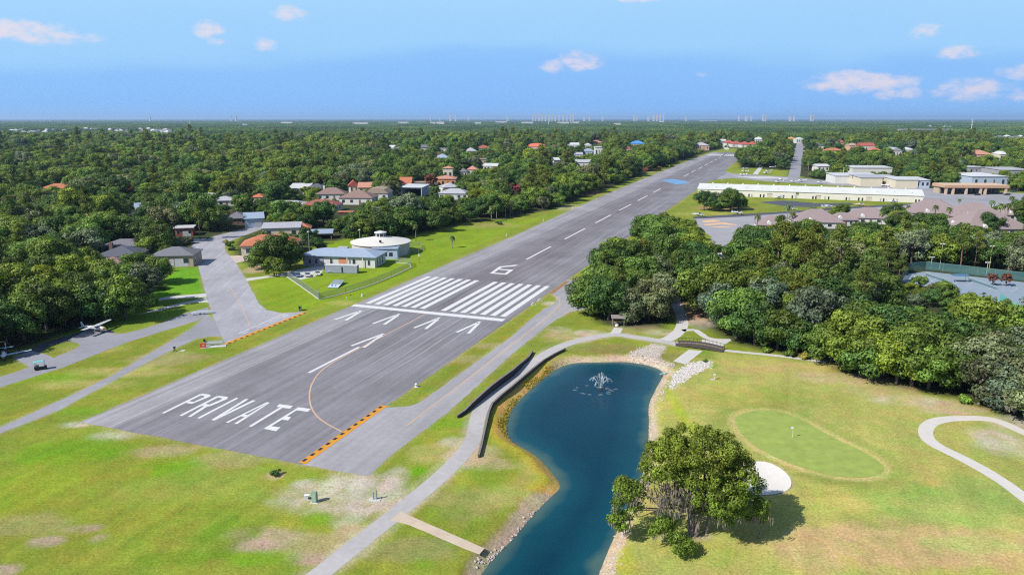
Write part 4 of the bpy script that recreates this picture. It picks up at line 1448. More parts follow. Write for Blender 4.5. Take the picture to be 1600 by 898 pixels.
tag(link("hanging_moss_foliage", me, None, hero), "grey hanging moss under the limbs")
# ------------------------------------------------------------------ buildings
PROTECT = []      # (u0, v0, u1, v1, depth): sight lines that the photo shows open
FOOT = []         # (x, y, r): ground taken by buildings and other things
LAND = []         # landmarks for describing the trees: (phrase, x, y, reach)

glass = mat("window_glass", (0.03, 0.04, 0.05), 0.08, 0.1, 1, 0, 0.6)
wh_wall = mat("white_wall", (0.50, 0.49, 0.47), .8, .06, .5)
cream = mat("cream_wall", (0.50, 0.45, 0.35), .8, .06, .5)
tan_wall = mat("tan_wall", (0.36, 0.29, 0.22), .85, .08, .5)
pink_wall = mat("salmon_wall", (0.48, 0.30, 0.22), .85, .08, .5)
grey_wall = mat("grey_wall", (0.27, 0.28, 0.30), .8, .08, .5)
blue_wall = mat("pale_blue_wall", (0.33, 0.40, 0.50), .8, .06, .5)
brown_wall = mat("brown_wall", (0.16, 0.10, 0.075), .85, .1, .5)
orange_wall = mat("orange_wall", (0.52, 0.22, 0.09), .85, .1, .5)


def roofm(name, rgb, rough=.85, spec=.25):
    return mat(name, rgb, rough, .16, 1.1, 0, spec)


r_orange = roofm("orange_tile", (0.37, 0.135, 0.075))
r_red = roofm("red_tile", (0.31, 0.085, 0.065))
r_salmon = roofm("salmon_tile", (0.40, 0.20, 0.145))
r_brown = roofm("brown_shingle", (0.20, 0.135, 0.12))
r_mauve = roofm("mauve_shingle", (0.225, 0.178, 0.178))
r_grey = roofm("grey_shingle", (0.14, 0.14, 0.16))
r_slate = roofm("slate_shingle", (0.085, 0.09, 0.115))
r_lgrey = roofm("light_grey_roof", (0.33, 0.33, 0.36), .6)
r_white = roofm("white_metal_roof", (0.47, 0.48, 0.49), .45, .4)
r_blue = roofm("blue_grey_metal_roof", (0.26, 0.32, 0.41), .4, .5)
r_bright = roofm("bright_blue_roof", (0.07, 0.22, 0.52), .5, .4)
r_tan = roofm("tan_roof", (0.30, 0.23, 0.18))
trim = mat("white_trim", (0.52, 0.52, 0.51), .6, .04, 1)
dark_in = mat("dark_interior", (0.025, 0.024, 0.026), .9, .2, 1)
garage_m = mat("garage_door", (0.40, 0.42, 0.46), .6, .05, 1)


def roof_mesh(kind, w, d, z, rh, o=0.6):
    mb = MB()
    x, y = w / 2 + o, d / 2 + o
    t = 0.22
    if kind == "hip":
        if w >= d:
            r = max(0.3, w / 2 - d / 2)
            rg = [(-r, 0, z + rh), (r, 0, z + rh)]
        else:
            r = max(0.3, d / 2 - w / 2)
            rg = [(0, -r, z + rh), (0, r, z + rh)]
        e = [(-x, -y, z), (x, -y, z), (x, y, z), (-x, y, z)]
        eb = [(p[0], p[1], z - t) for p in e]
        vs = eb + e + rg
        if w >= d:
            fs = [(4, 5, 9, 8), (5, 6, 9), (6, 7, 8, 9), (7, 4, 8)]
        else:
            fs = [(4, 5, 8), (5, 6, 9, 8), (6, 7, 9), (7, 4, 8, 9)]
        mb.add(vs, fs + [(0, 1, 5, 4), (1, 2, 6, 5), (2, 3, 7, 6), (3, 0, 4, 7), (3, 2, 1, 0)])
    elif kind in ("gable", "gablex"):
        if kind == "gable":      # ridge along x
            sec = lambda s: [(s * x, -y, z - t), (s * x, y, z - t), (s * x, y, z), (s * x, 0, z + rh), (s * x, -y, z)]
        else:
            sec = lambda s: [(-x, s * y, z - t), (x, s * y, z - t), (x, s * y, z), (0, s * y, z + rh), (-x, s * y, z)]
        mb.sections([sec(-1), sec(1)])
    elif kind == "gambrel":
        sec = lambda s: [(-x, s * y, z - t), (x, s * y, z - t), (x, s * y, z), (x * .62, s * y, z + rh * .72), (0, s * y, z + rh), (-x * .62, s * y, z + rh * .72), (-x, s * y, z)]
        mb.sections([sec(-1), sec(1)])
    elif kind == "shed":
        sec = lambda s: [(s * x, -y, z - t), (s * x, y, z - t + rh), (s * x, y, z + rh), (s * x, -y, z)]
        mb.sections([sec(-1), sec(1)])
    else:
        mb.box(-x, -y, z, x, y, z + max(.35, rh))
    return mb.mesh("roof")


def protect(o_loc, yaw, w, d, top, shrink=(0.12, 0.0, 0.30), zlow=0.0):
    c, s = math.cos(yaw), math.sin(yaw)
    us, vs, ds = [], [], []
    for x in (-w / 2, w / 2):
        for y in (-d / 2, d / 2):
            for z in (zlow, top):
                u, v, dd = proj(o_loc[0] + x * c - y * s, o_loc[1] + x * s + y * c, z)
                us.append(u)
                vs.append(v)
                ds.append(dd)
    W, Hh = max(us) - min(us), max(vs) - min(vs)
    PROTECT.append((min(us) + W * shrink[0], min(vs) + Hh * shrink[1], max(us) - W * shrink[0], max(vs) - Hh * shrink[2], min(ds)))
    FOOT.append((o_loc[0], o_loc[1], math.hypot(w, d) / 2 + 1.5))


def house(name, label, uc, v, wpx, dep, h, rk, rm, wm_, yaw=0.0, rh=None, win=3, chim=False, door=True, cat="house", garage=False, group=None, open_front=False, sh=(0.1, 0.0, 0.30), side_win=1, land=None):
    m = mpp(v)
    wd = wpx * m
    yw = R(yaw)
    fx, fy = G(uc, v)
    loc = (fx - math.sin(yw) * dep / 2, fy + math.cos(yw) * dep / 2, 0)
    t = thing(name, label, cat, loc, yw, group)
    if rh is None:
        rh = min(wd, dep) * (0.24 if rk != "flat" else 0.03)
    hw, hd = wd / 2, dep / 2
    wb = MB()
    if open_front:       # open-fronted hangar: back, sides and a lintel
        wb.box(-hw, -hd, -.2, -hw + .5, hd, h).box(hw - .5, -hd, -.2, hw, hd, h).box(-hw + .5, hd - .4, -.2, hw - .5, hd, h).box(-hw + .5, -hd, h - 1.0, hw - .5, -hd + .3, h)
        wb.build("wall", wm_, t)
        MB().box(-hw + .55, hd - .75, 0.02, hw - .55, hd - .45, h - .1).build("interior_shade_panel", dark_in, t)  # near-black sheet added for the shade inside the bay
    else:
        wb.box(-hw, -hd, -.2, hw, hd, h - .22)
        if rk in ("gable", "gambrel", "gablex"):
            if rk == "gable":
                wb.sections([[(s * (hw - .01), -hd + .05, h - .3), (s * (hw - .01), hd - .05, h - .3), (s * (hw - .01), 0, h + rh - .3)] for s in (-1, 1)])
            else:
                wb.sections([[(-hw + .05, s * (hd - .01), h - .3), (hw - .05, s * (hd - .01), h - .3), (0, s * (hd - .01), h + rh - .3)] for s in (-1, 1)])
        wb.build("wall", wm_, t)
    link("roof", roof_mesh(rk, wd, dep, h, rh), rm, t)
    wz0, wz1 = h * .32, h * .72
    n = win + (1 if door else 0)
    if not open_front:
        for i in range(n):
            cx = -hw + wd * (i + .5) / n
            if door and i == n // 2:
                MB().cbox(cx, -hd - .03, h * .36, min(1.3, wd / n * .5), .08, h * .72).build("door", garage_m if garage else brown_wall, t)
            else:
                ww = min(2.0, wd / n * .5)
                f = MB().cbox(cx, -hd - .03, (wz0 + wz1) / 2, ww + .25, .06, wz1 - wz0 + .25).build("window", trim, t)
                MB().cbox(cx, -hd - .075, (wz0 + wz1) / 2, ww, .04, wz1 - wz0).build("pane", glass, f)
        for i in range(side_win):
            cy = -hd + dep * (i + .5) / max(1, side_win)
            f = MB().cbox(hw + .03, cy, (wz0 + wz1) / 2, .06, 1.7, wz1 - wz0 + .2).build("window", trim, t)
            MB().cbox(hw + .075, cy, (wz0 + wz1) / 2, .04, 1.4, wz1 - wz0).build("pane", glass, f)
    if garage:
        MB().cbox(hw * .45, -hd - .03, h * .36, min(5, wd * .35), .09, h * .72).build("garage_door", garage_m, t)
    if chim:
        MB().cbox(-hw * .55, hd * .1, h + rh * .6, 1.3, 1.3, rh * 1.3 + 1.2).build("chimney", wm_ if chim is True else chim, t)
    protect(loc, yw, wd, dep, h + rh, sh)
    if land:
        LAND.append((land, loc[0], loc[1], 60))
    return t


# --- left of the residential taxiway
house("hangar_house", "tan hip-roofed hangar with grey shingles at the edge of the residential taxiway", 270, 417, 62, 13, 4.6, "hip", r_grey, tan_wall, 8, 2.6, 2, garage=True, cat="hangar", land="the grey-roofed tan hangar", side_win=2)
house("shingle_house", "dark slate-roofed house half hidden behind the oaks beside the tan hangar", 183, 414, 62, 16, 3.6, "hip", r_slate, brown_wall, 10, 3.0, 3, True, land="the slate-roofed house", sh=(.15, 0, .55))
house("ranch_house", "low dark grey roof poking from the trees behind the slate-roofed house", 190, 396, 60, 12, 3.4, "hip", r_grey, grey_wall, 6, 2.2, 3, sh=(.15, 0, .6))
house("cottage", "small brown shingled cottage with a conical turret under the oak", 172, 425, 40, 9, 3.2, "hip", r_brown, brown_wall, 10, 2.0, 2, sh=(.2, 0, .6))
house("cottage", "small mauve-roofed house at the photo's left edge among trees", 6, 462, 34, 10, 3.4, "hip", r_mauve, wh_wall, 5, 2.2, 2, sh=(.1, 0, .5))
house("woodland_house", "lone orange-tiled house deep in the wood at far left", 86, 303, 42, 16, 4.4, "hip", r_orange, cream, 12, 3.2, 3, sh=(.08, 0, .45), land="the lone orange-roofed house")
house("woodland_house", "pinkish-roofed house among the trees behind the slate roofs", 210, 345, 26, 11, 3.6, "hip", r_tan, wh_wall, 25, 2.2, 2, sh=(.15, 0, .5))
house("woodland_house", "slate blue gable just above the pinkish roof in the wood", 226, 335, 22, 12, 4.2, "gable", r_blue, grey_wall, 30, 2.6, 2, sh=(.15, 0, .5))
house("carport_house", "red-brown walled house with a white flat roof behind the tan hangar", 288, 369, 26, 9, 4, "flat", r_white, mat("brick_red_wall", (.26, .07, .045), .85, .12, .8), 15, .4, 2, garage=True, sh=(.1, 0, .3))
house("solar_house", "light grey roofed house with two white dishes behind the trees", 350, 322, 34, 13, 3.8, "hip", r_lgrey, wh_wall, 12, 2.4, 3, sh=(.12, 0, .45))
house("solar_house", "white gabled shed seen between trees beyond the grey dish house", 325, 314, 18, 9, 3.6, "gable", r_white, wh_wall, -10, 1.8, 2, sh=(.12, 0, .45))
# --- cluster between the street and the white round building
t = house("orange_tile_house", "long cream house with an orange tile roof beside the residential taxiway", 422, 399, 84, 15, 4.6, "hip", r_orange, cream, 12, 3.6, 3, garage=True, land="the long orange-roofed house", sh=(.05, 0, .5), side_win=2)
house("tile_annex", "light grey flat-roofed annex behind the long orange roof", 440, 372, 56, 12, 5.2, "shed", r_lgrey, cream, 12, 1.2, 2, sh=(.1, 0, .6))
house("tile_annex", "small orange-tiled annex next to the dark carport", 474, 369, 22, 9, 4.0, "hip", r_orange, cream, 12, 2.2, 2, sh=(.1, 0, .5))
cp_ = house("carport", "open carport with a flat grey metal roof behind the dark shrub", 500, 374, 36, 9, 3.0, "shed", r_blue, brown_wall, 10, .8, 0, open_front=True, cat="carport", sh=(.1, 0, .5))
house("hangar_house", "pale blue-white gabled hangar at the bend of the residential taxiway", 398, 356, 28, 13, 5.2, "gable", r_blue, blue_wall, 20, 2.6, 0, door=False, garage=True, cat="hangar", sh=(.05, 0, .2), land="the pale blue hangar")  # pale blue wall colour puts shade onto a white wall
house("shingle_house", "dark brown shingle roof next to the pale blue hangar", 370, 351, 30, 14, 3.6, "hip", r_grey, brown_wall, 15, 2.8, 2, True, sh=(.1, 0, .5))
house("tile_cottage", "small bright orange tile roof alone among trees above the pale blue hangar", 402, 316, 19, 11, 3.6, "hip", r_orange, cream, 0, 2.2, 2, sh=(.1, 0, .4))
house("white_house", "white gabled house half hidden by trees left of the red-brown roof", 445, 329, 60, 12, 4.0, "hip", r_lgrey, wh_wall, 0, 2.0, 4, sh=(.2, 0, .5))
house("red_roof_house", "white house with a long low red-brown roof in front of the brown-roofed house", 498, 331, 56, 15, 4.2, "hip", roofm("maroon_tile", (.24, .085, .07)), wh_wall, -4, 3.0, 3, garage=True, sh=(.05, 0, .2), land="the red-brown roofed house")
house("brown_roof_house", "white house with a big brown hip roof and dark porch amid the cluster", 556, 320, 52, 17, 4.8, "hip", r_brown, wh_wall, -4, 4.4, 3, True, sh=(.05, 0, .1), side_win=2, land="the big brown-roofed house")
house("brown_roof_house", "white house with a brown hip roof and white chimney left of the big one", 517, 313, 44, 14, 4.6, "hip", r_brown, wh_wall, 5, 4.0, 3, True, sh=(.05, 0, .25))
house("barn_hangar", "white barn-shaped hangar with a tan roof right of the big brown roof", 589, 313, 34, 17, 5.2, "gambrel", r_tan, wh_wall, -3, 3.8, 2, cat="hangar", sh=(.05, 0, .2))
house("red_gable_house", "steep red gable roof behind the big brown-roofed house", 553, 300, 16, 14, 5.0, "gablex", r_red, cream, 12, 4.0, 1, sh=(.05, 0, .4))
house("red_gable_house", "wide red-brown gable roof just right of the steep red gable", 570, 302, 20, 14, 4.6, "gable", r_salmon, cream, 5, 3.6, 1, sh=(.05, 0, .4))
house("grey_roof_house", "house with a pale roof panel behind the red-brown roof", 466, 303, 30, 15, 4.4, "shed", r_white, wh_wall, 0, 2.8, 2, sh=(.1, 0, .35))
house("grey_roof_house", "slate-roofed house next to the pale roof panel", 492, 304, 34, 15, 4.4, "hip", r_slate, brown_wall, 0, 3.6, 2, sh=(.1, 0, .4))
house("terrace_wall", "low terracotta garden terrace below the brown-roofed house", 539, 334, 22, 5, .9, "flat", r_orange, r_orange, 0, .15, 0, door=False, cat="terrace", side_win=0, sh=(.05, 0, .0))
# --- further up the left side
house("orange_gable_house", "house with a broad orange gable roof behind the open hangar", 632, 299, 20, 16, 6.0, "gable", r_orange, cream, 0, 5.0, 2, sh=(.05, 0, .4))
house("open_hangar", "white flat-roofed hangar with its front open", 643, 307, 34, 18, 7.0, "shed", r_white, blue_wall, -12, 1.0, 0, open_front=True, cat="hangar", sh=(.02, 0, .1), land="the open white hangar")
tw = house("tower_house", "orange-walled house with salmon tiles and a square lookout tower", 696, 292, 32, 18, 7.0, "hip", r_salmon, orange_wall, 0, 2.4, 3, sh=(.02, 0, .2), land="the orange tower house")
house("lookout_tower", "square cream tower rising behind the orange-walled house", 700, 286, 15, 9, 13.5, "hip", r_salmon, cream, 0, 1.8, 2, door=False, cat="tower", sh=(.0, 0, .5))
house("ranch_house", "white ranch house with a grey roof at the tree line beyond the palms", 708, 312, 46, 15, 4.6, "hip", r_lgrey, wh_wall, -5, 3.0, 4, garage=True, sh=(.04, 0, .15), land="the white ranch house")
house("ranch_house", "light grey roof directly behind the white ranch house", 706, 302, 26, 14, 4.8, "hip", r_lgrey, wh_wall, 20, 3.0, 2, sh=(.1, 0, .5))
house("ranch_house", "pinkish terrace house with umbrellas left of the white ranch house", 664, 293, 40, 12, 4.0, "flat", r_tan, pink_wall, 0, .4, 4, sh=(.15, 0, .5))
house("slate_house", "house with a blue-grey metal roof and a red chimney tower", 690, 255, 24, 20, 7, "hip", r_blue, wh_wall, 0, 5, 2, roofm("brick_chimney", (.3, .09, .06)), sh=(.02, 0, .35))
house("white_flat_house", "white flat-roofed house standing above the trees behind the red chimney", 694, 240, 17, 16, 8, "flat", r_white, wh_wall, 0, .6, 3, sh=(.0, 0, .4))
house("salmon_house", "white house with a small salmon hip roof right of the tower house", 738, 274, 16, 16, 6, "hip", r_salmon, wh_wall, 0, 3.6, 2, sh=(.0, 0, .3))
house("grey_roof_house", "grey-roofed white house left of the small salmon roof", 723, 276, 14, 14, 5, "hip", r_grey, wh_wall, 0, 3.5, 2, sh=(.0, 0, .3))
house("metal_roof_house", "long white metal roof right of the small salmon roof", 766, 267, 22, 18, 5.5, "gable", r_white, wh_wall, -10, 2.6, 3, sh=(.0, 0, .3))
house("tan_house", "tan two-storey house with a dark opening behind the long white metal roof", 757, 259, 16, 16, 8, "flat", r_tan, tan_wall, 0, .6, 2, sh=(.0, 0, .3))
house("grey_roof_house", "pair of joined grey roofs on the hill of trees before the red roof", 738, 243, 15, 22, 7, "hip", r_lgrey, wh_wall, 15, 5, 2, sh=(.0, 0, .4))
house("red_roof_house", "long red roof at the far end of the left-hand houses", 757, 238, 22, 22, 7, "hip", r_red, wh_wall, 10, 5, 2, sh=(.0, 0, .4))
house("red_roof_house", "wide coral-roofed white mansion beyond the pine wood", 839, 236, 36, 26, 7.5, "hip", roofm("coral_tile", (.52, .14, .09)), wh_wall, 0, 6, 4, sh=(.0, 0, .3), land="the coral-roofed mansion")
house("salmon_house", "pale salmon house left of the coral-roofed mansion", 795, 238, 20, 18, 6, "hip", r_tan, pink_wall, 0, 4, 2, sh=(.0, 0, .4))
house("white_house", "white gabled villa left of the pale blue hangar block", 896, 233, 18, 22, 8, "gable", r_white, wh_wall, 0, 4, 2, sh=(.0, 0, .4))
house("white_house", "small bright white villa between two oaks beyond the pines", 919, 233, 10, 18, 8, "hip", r_white, wh_wall, 0, 3, 2, sh=(.0, 0, .3))
house("blue_roof_house", "pale blue-grey roofed block in the white villa group", 920, 243, 19, 22, 7, "hip", r_blue, blue_wall, 0, 4, 2, sh=(.0, 0, .3))
house("white_tower_house", "tall white house with a square stair tower in the white villa group", 936, 246, 12, 18, 15, "flat", r_white, wh_wall, 0, 1, 2, sh=(.0, 0, .2), land="the tall white villa")
house("hangar_house", "low grey-white hangar in front of the pale blue-grey block", 903, 248, 15, 20, 6, "gable", r_lgrey, wh_wall, 0, 3, 2, cat="hangar", sh=(.0, 0, .3))
house("hangar_house", "white metal hangar showing over the pine wood", 912, 263, 23, 20, 7, "gable", r_lgrey, wh_wall, 0, 3, 2, cat="hangar", sh=(.0, 0, .3), land="the white metal hangar over the pines")
house("white_house", "little white gabled house left of the white metal hangar", 870, 259, 10, 14, 7, "gable", r_white, wh_wall, 15, 3, 2, sh=(.0, 0, .3))
house("red_roof_house", "salmon-red house with two towers behind the tall white villa", 932, 230, 17, 18, 10, "hip", r_salmon, pink_wall, 0, 4, 2, sh=(.0, 0, .4))
house("blue_roof_house", "bright blue roofed pink house beyond the runway-side oaks", 997, 231, 24, 26, 8, "hip", r_bright, pink_wall, 0, 6, 3, sh=(.0, 0, .3), land="the bright blue roof")
house("red_roof_house", "small red-roofed white house in front of the bright blue roof", 981, 238, 14, 18, 6, "hip", r_red, wh_wall, 0, 3, 2, sh=(.0, 0, .3))
house("pink_house", "pale pink house with grey roof at the far left corner of the runway", 1097, 235, 22, 20, 9, "hip", r_lgrey, pink_wall, 0, 5, 3, sh=(.0, 0, .2))
house("white_house", "small white gabled house beyond the pale driveway at the runway end", 1131, 226, 10, 18, 8, "gable", r_white, wh_wall, 10, 4, 2, sh=(.0, 0, .2))
for k, (u, v, wp, lab) in enumerate(((1141, 228, 13, "left-hand red roof of the red-tiled row past the runway end"), (1152, 230, 16, "second red roof from the small white gabled house past the runway end"), (1166, 231, 15, "third red roof of the row past the runway end, beside a dark garage"), (1178, 231, 14, "right-hand red roof of the red-tiled row past the runway end"))):
    house("red_roof_house", lab, u, v, wp, 24, 6.5, "hip", r_red, wh_wall, 0, 6, 2, garage=True, sh=(.0, 0, .1), group="red-tiled houses past the runway end")
house("white_house", "white hip-roofed house at the right end of the red-tiled row", 1187, 224, 14, 24, 9, "hip", r_white, wh_wall, 0, 6, 3, sh=(.0, 0, .3))
house("white_house", "white two-storey house closing the far end of the straight street", 1250, 224, 12, 20, 10, "hip", r_white, wh_wall, 0, 4, 3, sh=(.0, 0, .1))
house("orange_gable_house", "orange-gold roof left of the white house at the end of the straight street", 1238, 223, 12, 20, 9, "hip", roofm("ochre_tile", (.45, .22, .06)), cream, 0, 5, 2, sh=(.0, 0, .3))
house("white_house", "tall white house with slate roof in the trees right of the straight street", 1280, 240, 12, 20, 13, "hip", r_slate, wh_wall, 0, 5, 3, sh=(.0, 0, .3))
house("orange_tile_house", "low orange tile roofs strung out right of the tall white house", 1304, 241, 26, 18, 6, "hip", r_orange, cream, 0, 4, 3, sh=(.0, 0, .4))
house("white_house", "white shed roof among dark trees left of the big white hangars", 1286, 268, 18, 16, 6, "gable", r_white, wh_wall, 0, 2, 2, sh=(.0, 0, .4))
house("salmon_house", "salmon house with pale roof, left of the red and white one", 1335, 236, 15, 22, 10, "hip", r_tan, pink_wall, 0, 4, 3, sh=(.0, 0, .3))
house("red_roof_house", "white house with a red gable and tall white wing", 1356, 238, 22, 24, 11, "gable", r_red, wh_wall, 0, 5, 3, sh=(.0, 0, .3), land="the red and white gabled house")
house("orange_tile_house", "orange hip roof just below the red and white gabled house", 1369, 241, 18, 20, 6, "hip", r_orange, cream, 0, 5, 2, sh=(.0, 0, .4))
house("white_house", "white house with two grey gables beyond the big hangars", 1399, 246, 19, 22, 10, "gablex", r_lgrey, wh_wall, 0, 5, 3, sh=(.0, 0, .3))
house("white_house", "white villa with an arched front right of the two grey gables", 1419, 243, 20, 20, 9, "hip", r_white, wh_wall, 0, 4, 3, sh=(.0, 0, .3))
house("orange_tile_house", "wide orange-red roofed villa high on the right among trees", 1532, 249, 38, 26, 7, "hip", r_salmon, pink_wall, 0, 6, 4, sh=(.0, 0, .3), land="the wide orange villa")
house("white_house", "white and cream house right of the wide orange villa", 1568, 251, 12, 20, 9, "hip", r_white, cream, 0, 4, 2, sh=(.0, 0, .3))
house("red_roof_house", "small red hip roof in the trees above the salmon house", 1316, 228, 9, 20, 7, "hip", r_red, cream, 0, 5, 2, sh=(.0, 0, .4))

# --- big hangars on the right
ha = house("hangar", "white flat-fronted hangar with a palm before it, leftmost of the big hangars", 1339, 287, 68, 24, 7.2, "shed", r_white, wh_wall, -4, 1.0, 0, door=False, cat="hangar", sh=(.0, 0, .1), side_win=0, land="the big white hangars")
hb = house("hangar", "cream hangar with grey metal roof and open dark bay on its right", 1361, 291, 33, 30, 7.6, "shed", r_lgrey, cream, -4, .8, 0, door=False, cat="hangar", sh=(.0, 0, .1), side_win=0)
hb2 = house("open_hangar", "open-bay hangar wing with an aircraft's white tail inside", 1390, 290, 28, 26, 7.2, "shed", r_lgrey, grey_wall, -4, .8, 0, open_front=True, cat="hangar", sh=(.0, 0, .1))
hc = house("hangar", "cream hangar with a blue-glazed right end and white roof", 1416, 294, 34, 26, 7.2, "shed", r_white, cream, -4, .8, 0, door=False, cat="hangar", sh=(.0, 0, .1), side_win=0)
house("hangar", "blue-grey glazed hall joined to the cream hangar's right end", 1441, 294, 21, 24, 6.8, "shed", r_white, blue_wall, -4, 1.2, 3, door=False, cat="hangar", sh=(.0, 0, .1))
house("hangar", "long thin white roof seen above the other hangars", 1362, 276, 60, 22, 9.0, "shed", r_white, wh_wall, -4, 1.0, 0, door=False, cat="hangar", sh=(.0, 0, .5), side_win=0)
house("hangar", "big white terminal hall with an arched canopy behind the tan arcade", 1545, 293, 56, 34, 9.5, "hip", r_white, blue_wall, 0, 2.4, 3, cat="hangar", sh=(.02, 0, .2), land="the white terminal hall")
house("warehouse", "long grey metal roof at the right edge beyond the terminal hall", 1585, 278, 48, 30, 8, "shed", r_lgrey, grey_wall, 0, 1.0, 2, cat="warehouse", sh=(.0, 0, .5))
house("warehouse", "low grey roof strip among trees left of the long grey metal roof", 1525, 272, 24, 20, 7, "shed", r_lgrey, grey_wall, 0, .8, 2, cat="warehouse", sh=(.0, 0, .4))
# tan arcade building
m_ = mpp(302)
ar = thing("arcade_building", "tan arcade building with a flat rust-edged roof and open dark bays on the apron", "building", (*G(1524, 304), 0), R(-3))
wd = 92 * m_
MB().box(-wd / 2, 9, -.2, wd / 2, 18, 6).build("wall", tan_wall, ar)
MB().box(-wd / 2 - 1, -1, 5.2, wd / 2 + 1, 19, 7.2).build("roof", mat("rust_fascia", (.40, .25, .17), .8, .1, .4), ar)
MB().box(-wd / 2 - .4, -.4, 7.203, wd / 2 + .4, 18.4, 7.5).build("roof_deck", mat("pale_roof_deck", (.48, .36, .26), .85, .1, .4), ar)
for i in range(6):
    x = -wd / 2 + .8 + (0, .12, .34, .58, .66, 1.0)[i] * (wd - 1.6)
    MB().box(x - .8, -.5, -.2, x + .8, .9, 5.2).build("pillar", mat("arcade_pillar", (.46, .35, .27), .85, .1, .5), ar)
MB().box(-wd / 2 + 1, 8.7, .1, wd / 2 - 1, 8.95, 4.9).build("shopfront_glazing", glass, ar)
protect((G(1524, 304)[0], G(1524, 304)[1] + 9), 0, wd, 18, 7.5, (.02, 0, .05))
LAND.append(("the tan arcade", *G(1524, 304), 60))

# --- the long row of T-hangars
a0, a1 = Vector((*G(1090, 304.8), 0)), Vector((*G(1442, 317), 0))
Lh = (a1 - a0).length
hy = math.atan2(a1.y - a0.y, a1.x - a0.x)
th_ = thing("hangar_row", "very long cream T-hangar row with a white metal roof beside the runway", "hangar", a0, hy)
D_, He, Rh = 26.0, 4.7, 3.5
MB().box(0, 0, -.2, Lh, D_, He).build("wall", mat("hangar_cream", (.52, .50, .44), .7, .06, .3), th_)
sec = lambda x: [(x, -.5, He), (x, D_ + .5, He), (x, D_ + .5, He + .25), (x, D_ / 2, He + Rh), (x, -.5, He + .25)]
MB().sections([sec(-.5), sec(Lh + .5)]).build("roof", mat("hangar_roof", (.50, .51, .49), .5, .07, .15, 0, .4, None, (1, .05, 1)), th_)
MB().box(Lh + .02, 8, 0, Lh + .1, 18, 3.9).build("door", mat("hangar_grey_door", (.16, .17, .20), .6, .1, .6), th_)
nb = 13
for i in range(nb):
    x = 10 + i * (Lh - 20) / (nb - 1)
    MB().lathe([(.45, He + Rh - .3), (.5, He + Rh + .25), (.75, He + Rh + .3), (.55, He + Rh + .7), (.1, He + Rh + .85)], 8, x, D_ / 2).build("roof_vent", trim, th_)
    MB().box(x + 3.0, D_ * .18, He + Rh * .36 - .1, x + 3.6, D_ * .18 + .5, He + Rh * .36 + .75).build("roof_flue", grey_wall, th_)
    if i % 3 == 1:
        MB().box(x - 4, -.06, .02, x - .4, -.005, 2.6).build("bay_door", mat("bay_door_cream", (.40, .37, .30), .7, .06, .6), th_)
        MB().box(x - 4, -.12, 2.62, x - .2, -.005, 2.85).build("door_rail", dark_in, th_)
    for dx in (2.0, 4.4) if i % 2 else (5.0, 7.0):
        MB().box(x + dx, -.06, .02, x + dx + 1.0, -.005, 2.2).build("personnel_door", dark_in if (i + int(dx)) % 3 else grey_wall, th_)
cc = a0 + (a1 - a0) * .5
for f in (.15, .35, .55, .75, .95):
    q = a0 + (a1 - a0) * f
    protect((q.x - math.sin(hy) * D_ / 2, q.y + math.cos(hy) * D_ / 2), hy, Lh * .2, D_, He + Rh, (0, 0, 0))
    FOOT.append((q.x, q.y + 12, 30))
LAND.append(("the T-hangar row's left end", a0.x, a0.y, 70))
LAND.append(("the T-hangar row's right end", a1.x, a1.y, 60))

# --- mauve-roofed townhouses
TH = [(1281, 357, 64, "mauve-roofed townhouse furthest left with a slate patch on its roof", r_mauve), (1360, 350, 52, "mauve-roofed townhouse second from the runway side, slate patch facing the hangars", r_mauve), (1321, 353, 36, "small mauve-roofed townhouse wedged between two larger ones", r_mauve), (1212, 362, 46, "plain mauve-roofed townhouse beside the drooping palms at the apron", r_mauve), (1465, 342, 68, "mauve-roofed townhouse with three palms before it and a slate rear slope", r_mauve), (1530, 348, 70, "largest mauve townhouse roof, peak level with the arcade", r_mauve), (1560, 368, 92, "long low mauve roof nearest the tennis courts' trees", r_mauve), (1497, 362, 32, "small mauve roof squeezed between green trees before the long low one", r_mauve), (1590, 345, 40, "mauve townhouse at the photo's right edge behind the palms", r_mauve)]
for u, v, wp, lab, rm_ in TH:
    wp *= 1.12
    wdm = wp * mpp(v)
    dep = min(26, wdm * .75)
    tt = house("townhouse", lab, u, v, wp, dep, 3.4, "hip", rm_, wh_wall, -8 + (u % 17) - 4, min(wdm, dep) * .33, 4, cat="townhouse", sh=(.02, 0, .35), group="mauve-roofed townhouses", side_win=2)
    if "slate" in lab:       # darker slate panel over one hip end
        zt, rh_ = 3.4, min(wdm, dep) * .33
        r_ = max(.3, wdm / 2 - dep / 2)
        MB().add([(wdm / 2 + .3, -dep / 2 + .6, zt + .12), (wdm / 2 + .3, dep / 2 - .6, zt + .12), (r_ + .1, 0, zt + rh_ - .1)], [(0, 1, 2)]).build("slate_panel", r_slate, tt).location = (.12, 0, .1)
    # white dormer on the front slope
    MB().sections([[(-wdm * .2 - 1.0, y, 3.5), (-wdm * .2 + 1.0, y, 3.5), (-wdm * .2 + 1.0, y, 4.7), (-wdm * .2, y, 5.6), (-wdm * .2 - 1.0, y, 4.7)] for y in (-dep / 2 + .2, -dep / 2 + 3.0)]).build("dormer", trim, tt)
LAND.append(("the mauve townhouses", *G(1465, 345), 60))
LAND.append(("the leftmost mauve townhouse", *G(1281, 357), 45))

